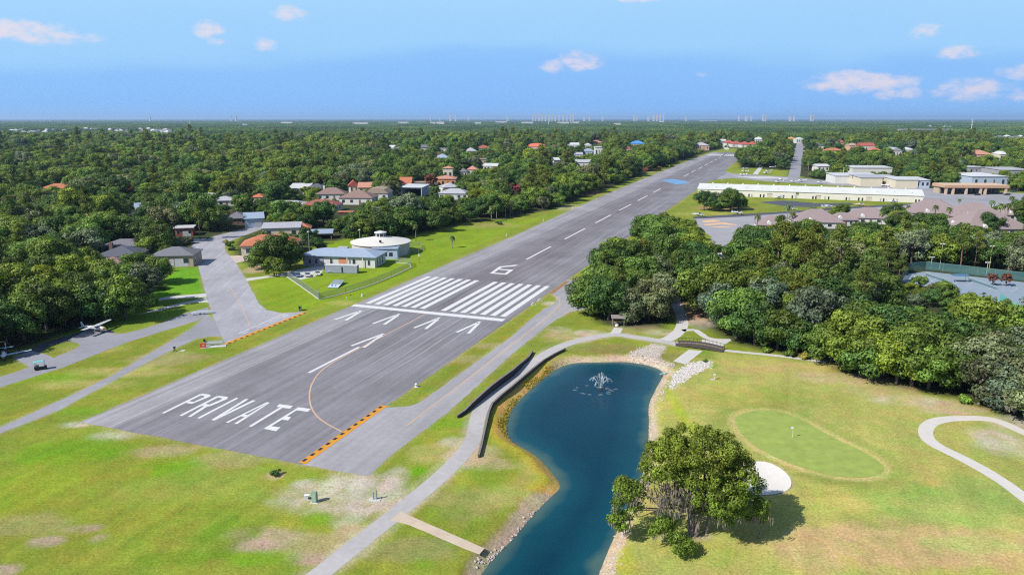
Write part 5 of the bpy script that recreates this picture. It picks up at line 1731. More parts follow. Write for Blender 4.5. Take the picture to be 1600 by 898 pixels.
# --- white hip-roofed utility building with the round white hall behind it
ub = thing("utility_building", "long white building with a blue-grey hip roof beside the round hall", "building", (*G(530, 417), 0), R(-9))
UW, UD, UH = 30.0, 13.0, 4.3
MB().box(-UW / 2, 0, -.2, UW / 2, UD, UH).build("wall", wh_wall, ub)
rme = roof_mesh("hip", UW, UD, UH + .22, 2.0, 1.0)
link("roof", rme, r_blue, ub).location = (0, UD / 2, 0)
for x, wdt, hh, m__ in ((-12.3, 1.0, 1.9, glass), (-9.5, 1.0, 1.9, glass), (-3.2, 1.0, 2.2, glass), (6.3, 1.1, 2.3, glass), (12.5, .9, 2.0, glass)):
    f = MB().cbox(x, -.04, 2.1, wdt + .3, .08, hh + .3).build("window", trim, ub)
    MB().cbox(x, -.10, 2.1, wdt, .05, hh).build("pane", m__, f)
for x in (3.8, 10.2):
    MB().box(x - .15, -.9, 0, x + .15, -.6, UH).build("downpipe", trim, ub)
d_ = MB().cbox(1.6, -.05, 1.9, 3.4, .1, 3.6).build("door", mat("terracotta_door", (.46, .19, .11), .7, .12, .8), ub)
MB().box(-UW / 2 - .1, -.12, 0, -6.5, -.01, UH - .3).build("screen_panel", mat("lilac_cladding", (.25, .25, .31), .8, .12, .6), ub)
for y in (2.5, 5.5, 8.5):
    f = MB().box(UW / 2 + .01, y, .4, UW / 2 + .08, y + .9, 3.6).build("window", r_blue, ub)
    MB().box(UW / 2 + .085, y + .15, .6, UW / 2 + .12, y + .75, 3.4).build("pane", glass, f)
MB().box(-UW / 2 - 4, 3, 2.7, -UW / 2 - .02, 9, 3.1).build("canopy_slab", r_white, ub)
MB().cbox(-1, UD * .62, UH + 2.1, 4, 2.2, .9).build("roof_unit", r_lgrey, ub)
for q in ((-8, 6), (8, 6)):
    c_, s_ = math.cos(R(-9)), math.sin(R(-9))
    protect((ub.location.x + q[0] * c_ - q[1] * s_, ub.location.y + q[0] * s_ + q[1] * c_), R(-9), 15, 13, 6, (.02, 0, .0))
LAND.append(("the white utility building", ub.location.x, ub.location.y, 45))

RX, RY = G(588, 403)
RY += 12
rb = thing("round_hall", "round hall with a broad white conical roof and a little cupola", "building", (RX, RY, 0))
MB().lathe([(12.6, -.2), (12.6, 5.0)], 72).build("wall", mat("round_wall", (.40, .37, .37), .85, .08, .5), rb)
MB().lathe([(13.2, 5.0), (13.2, 5.3), (8, 6.3), (2.4, 7.4), (2.3, 7.45)], 72).build("roof", mat("white_membrane_roof", (.52, .51, .47), .7, .05, .3), rb)
cu = MB().lathe([(2.0, 7.4), (2.0, 9.0)], 16).build("cupola", glass, rb)
MB().lathe([(2.7, 9.0), (2.7, 9.35), (.4, 9.9)], 16).build("cupola_roof", trim, cu)
for k in range(8):
    an = k * math.pi / 4
    MB().box(-.15, -.15, 7.4, .15, .15, 9.0).build("mullion", trim, cu, (2.0 * math.cos(an), 2.0 * math.sin(an), 0), an)
MB().cbox(1.5, -9.3, 6.75, .9, .7, .9).build("roof_flue", dark_in, rb)
lk = MB().box(-1, -15, -.2, 9.5, -9, 4.4).build("link_block", blue_wall, rb)
MB().box(-1.3, -15.5, 4.403, 9.8, -9.5, 4.75).build("link_roof", r_blue, lk)
for x in (1.2, 3.6, 6.0):
    MB().box(x, -15.06, 1.3, x + 1.5, -15.01, 2.9).build("window", glass, lk)
protect((RX, RY), 0, 25, 25, 10.5, (.0, .0, .1))
LAND.append(("the round white hall", RX, RY, 50))

# storage container in front
sc_ = thing("storage_container", "long grey storage container with a white top on the lawn before the white building", "container", (*G(533, 427), 0), R(-6))
MB().box(-6.3, 0, .15, 6.3, 2.5, 3.0).build("body", mat("container_grey", (.22, .25, .31), .6, .1, .6), sc_)
MB().box(-6.4, -.1, 3.003, 6.4, 2.6, 3.2).build("roof", r_white, sc_)
MB().box(.2, -.06, .3, .8, -.005, 2.5).build("door", dark_in, sc_)
for x in (-6, -2, 2, 5.6):
    MB().box(x, .2, -.05, x + .4, 2.3, .15).build("skid", dark_in, sc_)
MB().tube([(-5.2, -.3, 0), (-5.2, -.3, .9), (-3.9, -.3, .9), (-3.9, -.3, 0)], .06, 5).build("handrail", trim, sc_)
FOOT.append((*G(533, 424), 9))
PROTECT.append((465, 390, 640, 432, 262))
PROTECT.append((300, 385, 345, 480, 240))
# ------------------------------------------------------------------ aircraft, vehicles
pl_white = mat("aircraft_white", (.55, .56, .58), .3, .03, 1, 0, .5)
rubber = mat("rubber", (.02, .02, .021), .85, .1, 3)
steel = mat("steel", (.35, .36, .38), .4, .1, 2, .8)


def airplane(label, loc, rz, low=False, span=11.0, length=8.2, accent=None, group=None):
    """light aircraft, nose towards local +y, wheels on the ground"""
    t = thing("light_aircraft", label, "airplane", loc, rz, group)
    ac = accent or pl_white
    L = length

    def ring(y, z, w_, h_):
        return [(w_ * math.cos(a) * (1 if abs(math.cos(a)) < .8 else .96), y, z + h_ * math.sin(a)) for a in [i * math.pi / 5 for i in range(10)]]
    secs = [ring(L * .40, 1.25, .28, .28), ring(L * .34, 1.28, .50, .46), ring(L * .2, 1.32, .56, .55), ring(L * .12, 1.45, .58, .68), ring(-.02 * L, 1.48, .58, .70), ring(-L * .14, 1.42, .48, .52), ring(-L * .35, 1.45, .26, .28), ring(-L * .56, 1.52, .10, .16)]
    MB().sections(secs).build("fuselage", pl_white, t, smooth=True)
    zc = .95 if low else 2.12
    MB().sections([[(-span / 2, L * .06 - .55, zc + (.45 if low else .12)), (-span / 2, L * .06 + .55, zc + (.45 if low else .12)), (-span / 2, L * .06 + .1, zc + (.53 if low else .22))], [(0, L * .08 - .8, zc), (0, L * .08 + .8, zc), (0, L * .08 + .2, zc + .2)], [(span / 2, L * .06 - .55, zc + (.45 if low else .12)), (span / 2, L * .06 + .55, zc + (.45 if low else .12)), (span / 2, L * .06 + .1, zc + (.53 if low else .22))]]).build("wing", ac, t)
    MB().sections([[(-1.8, -L * .53, 1.55), (-1.8, -L * .45, 1.55), (-1.8, -L * .48, 1.62)], [(0, -L * .56, 1.52), (0, -L * .42, 1.52), (0, -L * .46, 1.64)], [(1.8, -L * .53, 1.55), (1.8, -L * .45, 1.55), (1.8, -L * .48, 1.62)]]).build("tailplane", ac, t)
    MB().sections([[(-.05, -L * .44, 1.6), (.05, -L * .44, 1.6), (.05, -L * .57, 1.6), (-.05, -L * .57, 1.6)], [(-.03, -L * .53, 2.85), (.03, -L * .53, 2.85), (.03, -L * .60, 2.85), (-.03, -L * .60, 2.85)]]).build("tail_fin", ac, t)
    MB().sections([[(-.52, L * .185, 1.66), (.52, L * .185, 1.66), (.60, -.06 * L, 1.68), (-.60, -.06 * L, 1.68)], [(-.44, L * .12, 2.14), (.44, L * .12, 2.14), (.46, -.05 * L, 2.16), (-.46, -.05 * L, 2.16)]]).build("cabin_window", glass, t)
    p = MB().lathe([(.05, 0), (.16, .05), (.12, .25), (.02, .38)], 10).build("propeller", steel, t, (0, L * .40, 1.25))
    p.rotation_euler = (R(-90), 0, 0)
    MB().box(-.95, -.07, .08, .95, .07, .13).build("blade", dark_in, p)
    for x, y in ((-1.1, .02 * L), (1.1, .02 * L), (0, L * .33)):
        g = MB().tube([(x * .35, y, 1.0), (x, y, .28)], .05, 5).build("landing_gear", steel, t)
        MB().lathe([(.10, -.09), (.24, -.08), (.24, .08), (.10, .09)], 12).build("wheel", rubber, g, (x, y, .24)).rotation_euler = (0, R(90), 0)
    if not low:
        for s in (-1, 1):
            MB().tube([(s * .5, L * .08, 1.0), (s * span * .26, L * .08, 2.14)], .045, 5).build("strut", pl_white, t)
    FOOT.append((loc[0], loc[1], 6))
    return t


def spot(u, v, pad=10):
    PROTECT.append((u - pad, v - pad * .5, u + pad, v + 2, proj(*G(u, v), 0)[2]))
    return G(u, v)


airplane("blue-and-white low-winged aircraft parked on the pad at the photo's left edge", (*G(8, 559), 0), R(-150), True, 11.5, 9.0, mat("aircraft_pale_blue", (.38, .47, .55), .3, .04, 1))
airplane("white high-winged aircraft with a yellow nose parked on the shaded pad under oaks", (*G(150, 519), 0), R(-100), False, 10.8, 7.6)
yl = [o for o in COL.objects if o.name.startswith("light_aircraft")][-1]
MB().lathe([(.30, 0), (.50, .25), (.52, .5)], 12).build("nose_cowl", mat("yellow_cowl", (.55, .36, .04), .5, .1, 1), yl, (0, 3.0, 1.26)).rotation_euler = (R(90), 0, 0)
PROTECT += [(0, 545, 46, 568, 170), (128, 508, 176, 525, 190)]
pa = [(1092, 338, -70, 1, "white low-winged aircraft nearest the runway on the dark tie-down strip"), (1153, 335, -75, 1, "white low-winged aircraft on the tie-down strip in front of the clipped oaks"), (1236, 328, -60, 1, "white aircraft partly behind drooping palms on the tie-down strip"), (1293, 326, -80, 0, "white high-winged aircraft alone on the tie-down strip left of the townhouses' slate roof"), (1344, 322, -80, 1, "white and orange aircraft on the grass edge before the T-hangar row"), (1394, 318, -85, 0, "silver aircraft beside the right end of the T-hangar row"), (1217, 311, 100, 0, "pale blue aircraft on the grass at the dark pad's upper edge")]
for u, v, a_, lw, lab in pa:
    airplane(lab, (*spot(u, v, 9), 0), R(a_), bool(lw), 10.5, 7.8, blue_wall if "blue" in lab else (mat("orange_trim", (.5, .22, .06), .5, .1, 1) if "orange" in lab else None), "light aircraft on the south tie-downs")
pb = [(1164, 265, 80, "dark-winged aircraft under the trees at the north pads"), (1163, 269.5, 80, "white aircraft on grass left of the concrete strip"), (1160, 274.5, 60, "small grey aircraft on the north pad's near edge"), (1200, 268.5, 95, "aircraft highest up right of the concrete strip"), (1206, 262.5, 95, "white aircraft under the far trees right of the concrete strip"), (1197, 272, 95, "aircraft lowest of the group right of the concrete strip"), (1222, 282, 90, "pale aircraft on the apron near the straight street"), (1240, 285.5, 90, "aircraft among the middle group parked behind the T-hangar roof"), (1252, 284, 85, "right-hand aircraft of the close pair behind the T-hangar roof"), (1216, 286, 85, "aircraft just peeping over the T-hangar ridge"), (1282, 287, 90, "long white aircraft alone behind the T-hangar roof by the pole"), (1382, 291.5, 30, "small white aircraft in front of the open hangar bay"), (1395, 291, 60, "white business aircraft's tail by the open hangar bay")]
for u, v, a_, lab in pb:
    airplane(lab, (*spot(u, v, 6), 0), R(a_), u % 2 == 0, 11, 8, mat("dark_blue_wing", (.06, .08, .16), .4, .1, 1) if "dark" in lab else None, "light aircraft on the north apron")


def car(label, loc, rz, body, group=None, pickup=False, cat="car"):
    t = thing("parked_car", label, cat, loc, rz, group)
    L, W = 4.8, 1.85

    def sec(y, z0, z1, w_):
        return [(-w_, y, z0), (w_, y, z0), (w_, y, (z0 + z1) / 2), (w_ * .93, y, z1), (-w_ * .93, y, z1), (-w_, y, (z0 + z1) / 2)]
    MB().sections([sec(-L / 2, .42, .78, .80), sec(-L / 2 + .25, .30, .92, .90), sec(-L * .1, .26, .98, W / 2), sec(L * .22, .26, .95, W / 2), sec(L / 2 - .25, .30, .82, .88), sec(L / 2, .42, .66, .76)]).build("body", body, t, smooth=False)
    y0, y1 = (-L * .12, L * .22) if pickup else (-L * .40, L * .24)
    MB().sections([[(-.86, y0, .96), (.86, y0, .96), (.86, y1, .95), (-.86, y1, .95)], [(-.68, y0 + .3, 1.40), (.68, y0 + .3, 1.40), (.68, y1 - .75, 1.42), (-.68, y1 - .75, 1.42)]]).build("cabin_glass", glass, t)
    MB().box(-.67, y0 + .33, 1.412, .67, y1 - .80, 1.47).build("roof", body, t)
    for x in (-.86, .86):
        for y in (-L * .31, L * .31):
            MB().lathe([(.16, -.11), (.33, -.10), (.33, .10), (.16, .11)], 14).build("wheel", rubber, t, (x, y, .33)).rotation_euler = (0, R(90), 0)
    for x in (-.6, .6):
        MB().cbox(x, L / 2 - .03, .64, .34, .1, .14).build("headlight", trim, t)
    FOOT.append((loc[0], loc[1], 3))
    return t


car("dark blue car with white bonnet beside the fence, first from the palm", (*G(466, 432), 0), R(-160), mat("car_blue", (.09, .14, .22), .3, .05, 1), "cars parked by the white building")
car("silver-grey car parked between the dark blue car and the white pickup", (*G(481, 431.5), 0), R(-160), mat("car_silver", (.38, .40, .43), .3, .05, 1), "cars parked by the white building")
car("white pickup parked nearest the grey storage container", (*G(496.5, 429.5), 0), R(-160), mat("car_white", (.52, .53, .54), .3, .05, 1), "cars parked by the white building", True, "pickup")
for u, v, lab, c in ((1490, 301.5, "white car at the left bay of the tan arcade", (.5, .5, .5)), (1527, 305, "black car in front of the middle of the tan arcade", (.02, .02, .025)), (1573, 305, "dark car by the right end of the tan arcade", (.03, .03, .04)), (1583, 300, "dark blue truck parked under the tree right of the tan arcade", (.03, .05, .1)), (1287, 373, "pale blue car glimpsed between trees by the leftmost townhouse", (.3, .38, .48))):
    car(lab, (*spot(u, v, 6), 0), R(90 if u > 1400 else 20), mat("car_paint_%d" % u, c, .3, .05, 1))
# golf cart with a turquoise canopy on the taxi lane
gc_ = thing("golf_cart", "black golf cart with a turquoise canopy driving along the left taxi lane", "golf cart", (*G(64, 577), 0), R(-60))
MB().sections([[(-.6, y, .32), (.6, y, .32), (.6, y, h_), (-.6, y, h_)] for y, h_ in ((-1.3, .8), (-.9, .95), (-.3, .62), (.5, .55), (.9, .85), (1.3, .7))]).build("body", mat("cart_black", (.025, .026, .03), .4, .1, 1), gc_)
MB().cbox(0, -.55, .98, 1.1, .5, .16).cbox(0, -.85, 1.25, 1.1, .12, .5).build("seat", mat("cart_seat", (.2, .19, .17), .8, .1, 1), gc_)
MB().sections([[(-.72, -1.35, 1.95), (.72, -1.35, 1.95), (.72, .95, 1.98), (-.72, .95, 1.98)], [(-.62, -1.2, 2.1), (.62, -1.2, 2.1), (.62, .8, 2.12), (-.62, .8, 2.12)]]).build("canopy", mat("turquoise_canopy", (.14, .40, .40), .6, .06, 1), gc_)
for x in (-.6, .6):
    for y, z in ((-1.2, .8), (.85, .8)):
        MB().tube([(x, y, z), (x * 1.05, y * .95, 1.96)], .03, 5).build("canopy_post", steel, gc_)
    for y in (-.9, .95):
        MB().lathe([(.1, -.09), (.24, -.08), (.24, .08), (.1, .09)], 12).build("wheel", rubber, gc_, (x, y, .24)).rotation_euler = (0, R(90), 0)
PROTECT.append((48, 562, 82, 582, 160))
# white low glider trailer by the lane's end
tr = thing("glider_trailer", "slim white trailer lying at the corner of taxi lane and residential taxiway", "trailer", (*G(316, 491), 0), R(20))
MB().sections([[(y, -.35, .35), (y, .35, .35), (y, .35, h_), (y, -.35, h_)] for y, h_ in ((-3, .7), (-2, 1.0), (2, 1.0), (3, .7))]).build("body", pl_white, tr)
for y in (-.7, .7):
    MB().lathe([(.1, -.08), (.26, -.07), (.26, .07), (.1, .08)], 12).build("wheel", rubber, tr, (y * .8, -.42 if y < 0 else .42, .26)).rotation_euler = (R(90), 0, 0)
MB().tube([(3, 0, .5), (4, 0, .45)], .05, 5).build("hitch", steel, tr)

# ------------------------------------------------------------------ fences, walls, poles
fm, nt, b = new_mat("chain_link")
out = nt.nodes["Material Output"]
b.inputs["Base Color"].default_value = (.16, .20, .19, 1)
b.inputs["Roughness"].default_value = .5
tpn = N(nt, "ShaderNodeBsdfTransparent")
ms = N(nt, "ShaderNodeMixShader")
ms.inputs[0].default_value = .36
nt.links.new(tpn.outputs[0], ms.inputs[1])
nt.links.new(b.outputs[0], ms.inputs[2])
nt.links.new(ms.outputs[0], out.inputs["Surface"])
nm, nt, b = new_mat("windscreen_netting")
out = nt.nodes["Material Output"]
b.inputs["Base Color"].default_value = (.05, .14, .15, 1)
b.inputs["Roughness"].default_value = .8
tpn = N(nt, "ShaderNodeBsdfTransparent")
ms = N(nt, "ShaderNodeMixShader")
ms.inputs[0].default_value = .62
nt.links.new(tpn.outputs[0], ms.inputs[1])
nt.links.new(b.outputs[0], ms.inputs[2])
nt.links.new(ms.outputs[0], out.inputs["Surface"])
galv = mat("galvanised", (.30, .33, .33), .5, .1, 2, .3)


def fence(name, label, pts, h, mesh_m, post_m, step=3.2, cat="fence", curb=False):
    t = thing(name, label, cat, (*pts[0], 0))
    o = Vector((*pts[0], 0))
    pn, rl_, cb = MB(), MB(), MB()
    for a, b_ in zip(pts, pts[1:]):
        a, b_ = Vector((*a, 0)) - o, Vector((*b_, 0)) - o
        d = (b_ - a).normalized()
        nrm = Vector((-d.y, d.x, 0)) * .02
        pn.add([a + Vector((0, 0, .05)) - nrm, b_ + Vector((0, 0, .05)) - nrm, b_ + Vector((0, 0, h)) - nrm, a + Vector((0, 0, h)) - nrm], [(0, 1, 2, 3)])
        rl_.tube([a + Vector((0, 0, h)), b_ + Vector((0, 0, h))], .04, 5)
        if curb:
            nn = Vector((-d.y, d.x, 0)) * .25
            cb.add([a - nn, b_ - nn, b_ + nn, a + nn] + [q + Vector((0, 0, .12)) for q in (a - nn, b_ - nn, b_ + nn, a + nn)], [(0, 1, 5, 4), (1, 2, 6, 5), (2, 3, 7, 6), (3, 0, 4, 7), (4, 5, 6, 7)])
        n = max(1, int((b_ - a).length / step))
        for k in range(n + 1):
            p = a.lerp(b_, k / n)
            MB().tube([p + Vector((0, 0, -.2)), p + Vector((0, 0, h + .05))], .05, 5).build("post", post_m, t)
    pn.build("mesh_panel", mesh_m, t)
    rl_.build("rail", post_m, t)
    if curb:
        cb.build("concrete_edge", conc, t)
    return t


fence("chain_link_fence", "chain-link fence running round the lawn of the white utility building", GP([(448, 432), (474, 450), (499, 468), (540, 458), (580, 445), (612, 432), (642, 418), (641, 412), (618, 410)]), 2.2, fm, galv, 3.0, curb=True)
fence("chain_link_fence", "short chain-link fence closing the round hall's yard on the airfield side", GP([(632, 398), (660, 392), (657, 384), (632, 385)]), 1.8, fm, galv, 4.0)


def pole(name, label, u, v, h, r=.09, m=galv, cat="pole", head=None, group=None):
    t = thing(name, label, cat, (*G(u, v), 0), 0, group)
    MB().tube([(0, 0, -.2), (0, 0, h)], [r, r * .7], 7).build("pole", m, t)
    if head == "lamp":
        MB().sections([[(-.25, -.1, h), (.25, -.1, h), (.25, 1.1, h + .25), (-.25, 1.1, h + .25)], [(-.2, -.1, h + .15), (.2, -.1, h + .15), (.2, 1.1, h + .35), (-.2, 1.1, h + .35)]]).build("lamp_head", galv, t)
    elif head == "box":
        MB().cbox(0, -.2, h * .5, .5, .35, 1.0).build("equipment_box", trim, t)
        MB().box(-.5, -.06, h - .2, .5, .06, h - .05).build("crossarm", m, t)
    elif head == "dish":
        MB().lathe([(.5, h), (.45, h + .15), (.1, h + .35)], 10).build("beacon", trim, t)
    elif head == "flood":
        for s in (-1, 1):
            MB().cbox(s * .6, 0, h, .7, .4, .35).build("floodlight", trim, t)
        MB().box(-.9, -.05, h - .3, .9, .05, h - .2).build("crossarm", m, t)
    FOOT.append((*G(u, v), 2))
    return t


wood = mat("timber_pole", (.19, .15, .115), .9, .2, 2)
pole("light_pole", "tall grey pole standing at the corner of the chain-link fence", 498, 468, 9.5, .13, galv, head="lamp")
pole("light_pole", "thin grey pole behind the blue-grey hip roof beside the palm", 484, 402, 11, .12, galv, head="dish")
pole("light_pole", "pale pole behind the round hall's left shoulder", 563, 390, 9, .12, galv, head="dish")
pole("utility_pole", "timber pole with a white box on the grass right of the round hall", 655, 411, 6.5, .12, wood, head="box")
pole("flag_pole", "white mast rising over the T-hangar row's roof", 1315, 300, 19, .2, trim, head="dish")
pole("floodlight_pole", "yellowish light pole behind the tennis court fence, left of two", 1468, 420, 10, .12, mat("yellow_pole", (.33, .32, .13), .6, .1, 1), head="flood")
pole("floodlight_pole", "yellowish light pole behind the tennis courts, right of two", 1545, 424, 10, .12, mat("yellow_pole", (.33, .32, .13), .6, .1, 1), head="flood")
pole("floodlight_pole", "white court light pole inside the tennis court fence", 1454, 421, 5, .1, trim, head="flood")
pole("floodlight_pole", "white court light pole by the right end of the court fence", 1541, 430, 5, .1, trim, head="flood")
PROTECT += [(1462, 385, 1474, 412, 270), (1540, 390, 1550, 418, 270)]

# retaining walls by the cart path
wall_blk = mat("black_wall", (.035, .035, .04), .85, .2, 1.2)
wall_brn = mat("dark_timber_wall", (.075, .06, .055), .85, .25, 1.5)


def wall(name, label, pts, h0, h1, th, m, cat="retaining wall"):
    t = thing(name, label, cat, (*pts[0], 0))
    o = pts[0]
    n = len(pts)
    mb, cp = MB(), MB()
    for i, (a, b_) in enumerate(zip(pts, pts[1:])):
        ha = h0 + (h1 - h0) * math.sin(math.pi * min(1, max(0.08, i / (n - 1))))
        hb_ = h0 + (h1 - h0) * math.sin(math.pi * min(1, max(0.08, (i + 1) / (n - 1) if i + 1 < n - 1 else .92)))
        dx, dy = b_[0] - a[0], b_[1] - a[1]
        L = math.hypot(dx, dy)
        nx, ny = -dy / L * th / 2, dx / L * th / 2
        a, b_ = (a[0] - o[0], a[1] - o[1]), (b_[0] - o[0], b_[1] - o[1])
        for q, z0, za, zb, e in ((mb, -.3, ha, hb_, 1.0), (cp, None, ha, hb_, 1.35)):
            lo = (z0, z0) if z0 is not None else (za + .003, zb + .003)
            hi_ = (za, zb) if z0 is not None else (za + .1, zb + .1)
            q.add([(a[0] - nx * e, a[1] - ny * e, lo[0]), (b_[0] - nx * e, b_[1] - ny * e, lo[1]), (b_[0] + nx * e, b_[1] + ny * e, lo[1]), (a[0] + nx * e, a[1] + ny * e, lo[0]), (a[0] - nx * e, a[1] - ny * e, hi_[0]), (b_[0] - nx * e, b_[1] - ny * e, hi_[1]), (b_[0] + nx * e, b_[1] + ny * e, hi_[1]), (a[0] + nx * e, a[1] + ny * e, hi_[0])], [(3, 2, 1, 0), (4, 5, 6, 7), (0, 1, 5, 4), (1, 2, 6, 5), (2, 3, 7, 6), (3, 0, 4, 7)])
    mb.build("wall_face", m, t)
    cp.build("coping", mat("wall_coping", (.16, .14, .13), .85, .15, 1.5), t)
    return t


wall("retaining_wall", "black retaining wall between the taxiway verge and the cart path", GP([(715, 653), (726, 646), (737, 637), (752, 625), (769, 611), (784, 600), (800, 588), (810, 578), (818, 570), (826, 561), (832, 551)]), .35, 1.55, .35, wall_blk)
wall("retaining_wall", "thin dark brown timber wall along the pond side of the cart path", GP([(748, 715), (752, 700), (756, 682), (760, 665), (764, 648), (769, 636), (784, 622), (800, 609), (817, 594), (834, 579), (850, 566), (866, 556), (883, 547.5)]), .5, .9, .3, wall_brn)

# footbridge by the pond head
bx0, bx1 = Vector((*G(1056, 540), 0)), Vector((*G(1129, 550), 0))
bl = (bx1 - bx0).length
ba = math.atan2(bx1.y - bx0.y, bx1.x - bx0.x)
br = thing("footbridge", "dark timber footbridge with railings over the white spillway", "bridge", bx0, ba)
dk = mat("bridge_timber", (.055, .045, .04), .85, .25, 1.5)
nseg = 12
arch = lambda x: .35 + .55 * math.sin(math.pi * x / bl)
MB().sections([[(bl * k / nseg, -.1, arch(bl * k / nseg) - .25), (bl * k / nseg, 2.3, arch(bl * k / nseg) - .25), (bl * k / nseg, 2.3, arch(bl * k / nseg)), (bl * k / nseg, -.1, arch(bl * k / nseg))] for k in range(nseg + 1)]).build("deck", mat("bridge_deck", (.16, .13, .115), .85, .2, 1.5), br)
for y in (-.22, 2.42):
    MB().sections([[(bl * k / nseg, y - .1, arch(bl * k / nseg) - .55), (bl * k / nseg, y + .1, arch(bl * k / nseg) - .55), (bl * k / nseg, y + .1, arch(bl * k / nseg) + .35), (bl * k / nseg, y - .1, arch(bl * k / nseg) + .35)] for k in range(nseg + 1)]).build("girder", dk, br)
    MB().tube([(bl * k / nseg, y, arch(bl * k / nseg) + 1.1) for k in range(nseg + 1)], .06, 5).build("handrail", dk, br)
    for k in range(nseg + 1):
        x = bl * k / nseg
        MB().box(x - .05, y - .05, arch(x) + .3, x + .05, y + .05, arch(x) + 1.1).build("baluster", dk, br)
MB().box(bl * .46, .3, -.3, bl * .54, 1.9, arch(bl / 2) - .26).build("pier", conc, br)
PROTECT.append((1050, 525, 1145, 560, 180))

# weir pipe on the pond head
wp = thing("culvert_pipe", "pale green pipe lying across the rocks at the pond head", "pipe", (*G(1035, 579), -.9), R(20))
MB().tube([(-.6, 0, .1), (5.0, 0, .55)], .17, 8).build("pipe", mat("pale_green_pipe", (.30, .44, .40), .5, .08, 1), wp)
for x in (.6, 3.4):
    MB().box(x - .12, -.25, -.5, x + .12, .25, .2 + x * .08).build("saddle", conc, wp)

# fountain
fx, fy = G(938, 609, WZ)
ft = thing("pond_fountain", "pond fountain throwing a fan of white spray", "fountain", (fx, fy, WZ))
spm, nt, b = new_mat("spray")
out = nt.nodes["Material Output"]
b.inputs["Base Color"].default_value = (.72, .78, .82, 1)
b.inputs["Roughness"].default_value = .6
tpn = N(nt, "ShaderNodeBsdfTransparent")
ms = N(nt, "ShaderNodeMixShader")
nz = N(nt, "ShaderNodeTexNoise")
nz.inputs["Scale"].default_value = 4
nz.inputs["Detail"].default_value = 6
geo = N(nt, "ShaderNodeNewGeometry")
nt.links.new(geo.outputs["Position"], nz.inputs["Vector"])
mr = N(nt, "ShaderNodeMapRange")
mr.inputs[1].default_value = .38
mr.inputs[2].default_value = .72
mr.inputs[3].default_value = 0.02
mr.inputs[4].default_value = .30
nt.links.new(nz.outputs[0], mr.inputs[0])
nt.links.new(mr.outputs[0], ms.inputs[0])
nt.links.new(tpn.outputs[0], ms.inputs[1])
nt.links.new(b.outputs[0], ms.inputs[2])
nt.links.new(ms.outputs[0], out.inputs["Surface"])
MB().lathe([(.5, -.1), (.55, .08), (.2, .22), (.12, .35)], 12).build("nozzle_float", dark_in, ft)
for k in range(9):
    an = k * 2 * math.pi / 8 + .2
    hgt, rch = (3.2, 1.45) if k < 8 else (4.0, .2)
    if k in (0, 3, 5):
        hgt *= .72
        rch *= 1.5
    pts, rad = [], []
    for i in range(8):
        f = i / 7
        pts.append((math.cos(an) * rch * f * 1.25, math.sin(an) * rch * f * 1.25, .3 + hgt * (1 - (1 - min(f * 1.25, 1)) ** 2) - hgt * .9 * max(0, f - .72) ** 1.3 * 2.2))
        rad.append(.04 + .17 * f)
    MB().tube(pts, rad, 8, False).build("water_jet", spm, ft, smooth=True)
for k in range(14):
    an = k * 2.4 + .4
    rr = 1.9 + 1.8 * rng.random() + (2.2 if math.cos(an) < -.3 else 0)
    f_ = MB().lathe([(.5, .0), (.42, .05), (.2, .10), (.03, .12)], 10).build("splash_foam", spm, ft, (rr * math.cos(an), rr * math.sin(an) * .8, 0), rng.uniform(-.5, .5))
    f_.scale = (rng.uniform(.9, 1.5), rng.uniform(.35, .6), 1)

# timber shelter beside the cart path
shx = thing("shelter", "small timber-roofed shelter at the edge of the oaks by the cart path", "shelter", (*G(966, 510.5), 0), R(-4))
for x in (-1.6, 1.6):
    for y in (0, 2.4):
        MB().box(x - .09, y - .09, -.2, x + .09, y + .09, 2.5).build("post", wood, shx)
MB().sections([[(s * 2.0, -.4, 2.5), (s * 2.0, 2.8, 2.7), (s * 2.0, 2.8, 2.85), (s * 2.0, -.4, 2.65)] for s in (-1, 1)]).build("roof", mat("shelter_roof", (.22, .19, .19), .8, .15, 1), shx)
MB().box(-1.2, 1.7, .38, 1.2, 2.15, .46).box(-1.2, 2.1, .5, 1.2, 2.2, .95).box(-1.1, 1.75, 0, -1.0, 2.1, .38).box(1.0, 1.75, 0, 1.1, 2.1, .38).build("bench", wood, shx)
MB().lathe([(.5, 0), (.6, .3), (.45, .62), (.1, .7)], 12, -.4, .5).build("cooler", trim, shx)
PROTECT.append((956, 498, 976, 514, 200))
FOOT.append((*G(966, 509), 4))

# ------------------------------------------------------------------ small things on the airfield
def edge_light(label, x, y):
    t = thing("runway_edge_light", label, "runway light", (x, y, 0), 0, "runway edge lights")
    MB().lathe([(.55, .0), (.55, .06), (.5, .08)], 14).build("concrete_pad", conc, t)
    MB().lathe([(.16, .08), (.14, .42), (.3, .45), (.34, .62), (.2, .82), (.04, .88)], 12).build("lens_housing", trim, t)


edge_light("white runway light on a pale pad on the median grass right of the runway", *G(650.5, 604))
edge_light("white runway light at the left end of the threshold bar", *G(566, 463))
for s in (150, 210, 272, 335, 398):
    edge_light("white runway light on the left-hand grass edge beyond the runway number", *RS(s, -31.5))
for s in (545, 640):
    edge_light("white runway light where the apron joins the runway", *RS(s, 40))
for i, (u, v) in enumerate(((834, 476), (844, 470.5))):
    t = thing("tyre_marker", ("half-buried white tyre ring on the median, nearer the threshold bar", "half-buried white tyre ring on the median, nearer the orange connector line")[i], "tyre", (*G(u, v), 0), R(20))
    pts = [(.7 * math.cos(a * math.pi / 10), .05, .7 * math.sin(a * math.pi / 10)) for a in range(11)]
    MB().tube(pts, .16, 8).build("tyre_ring", mat("white_tyre", (.48, .47, .42), .8, .12, 2), t)
    MB().box(-.9, -.3, .0, .9, .4, .05).build("concrete_pad", conc, t)
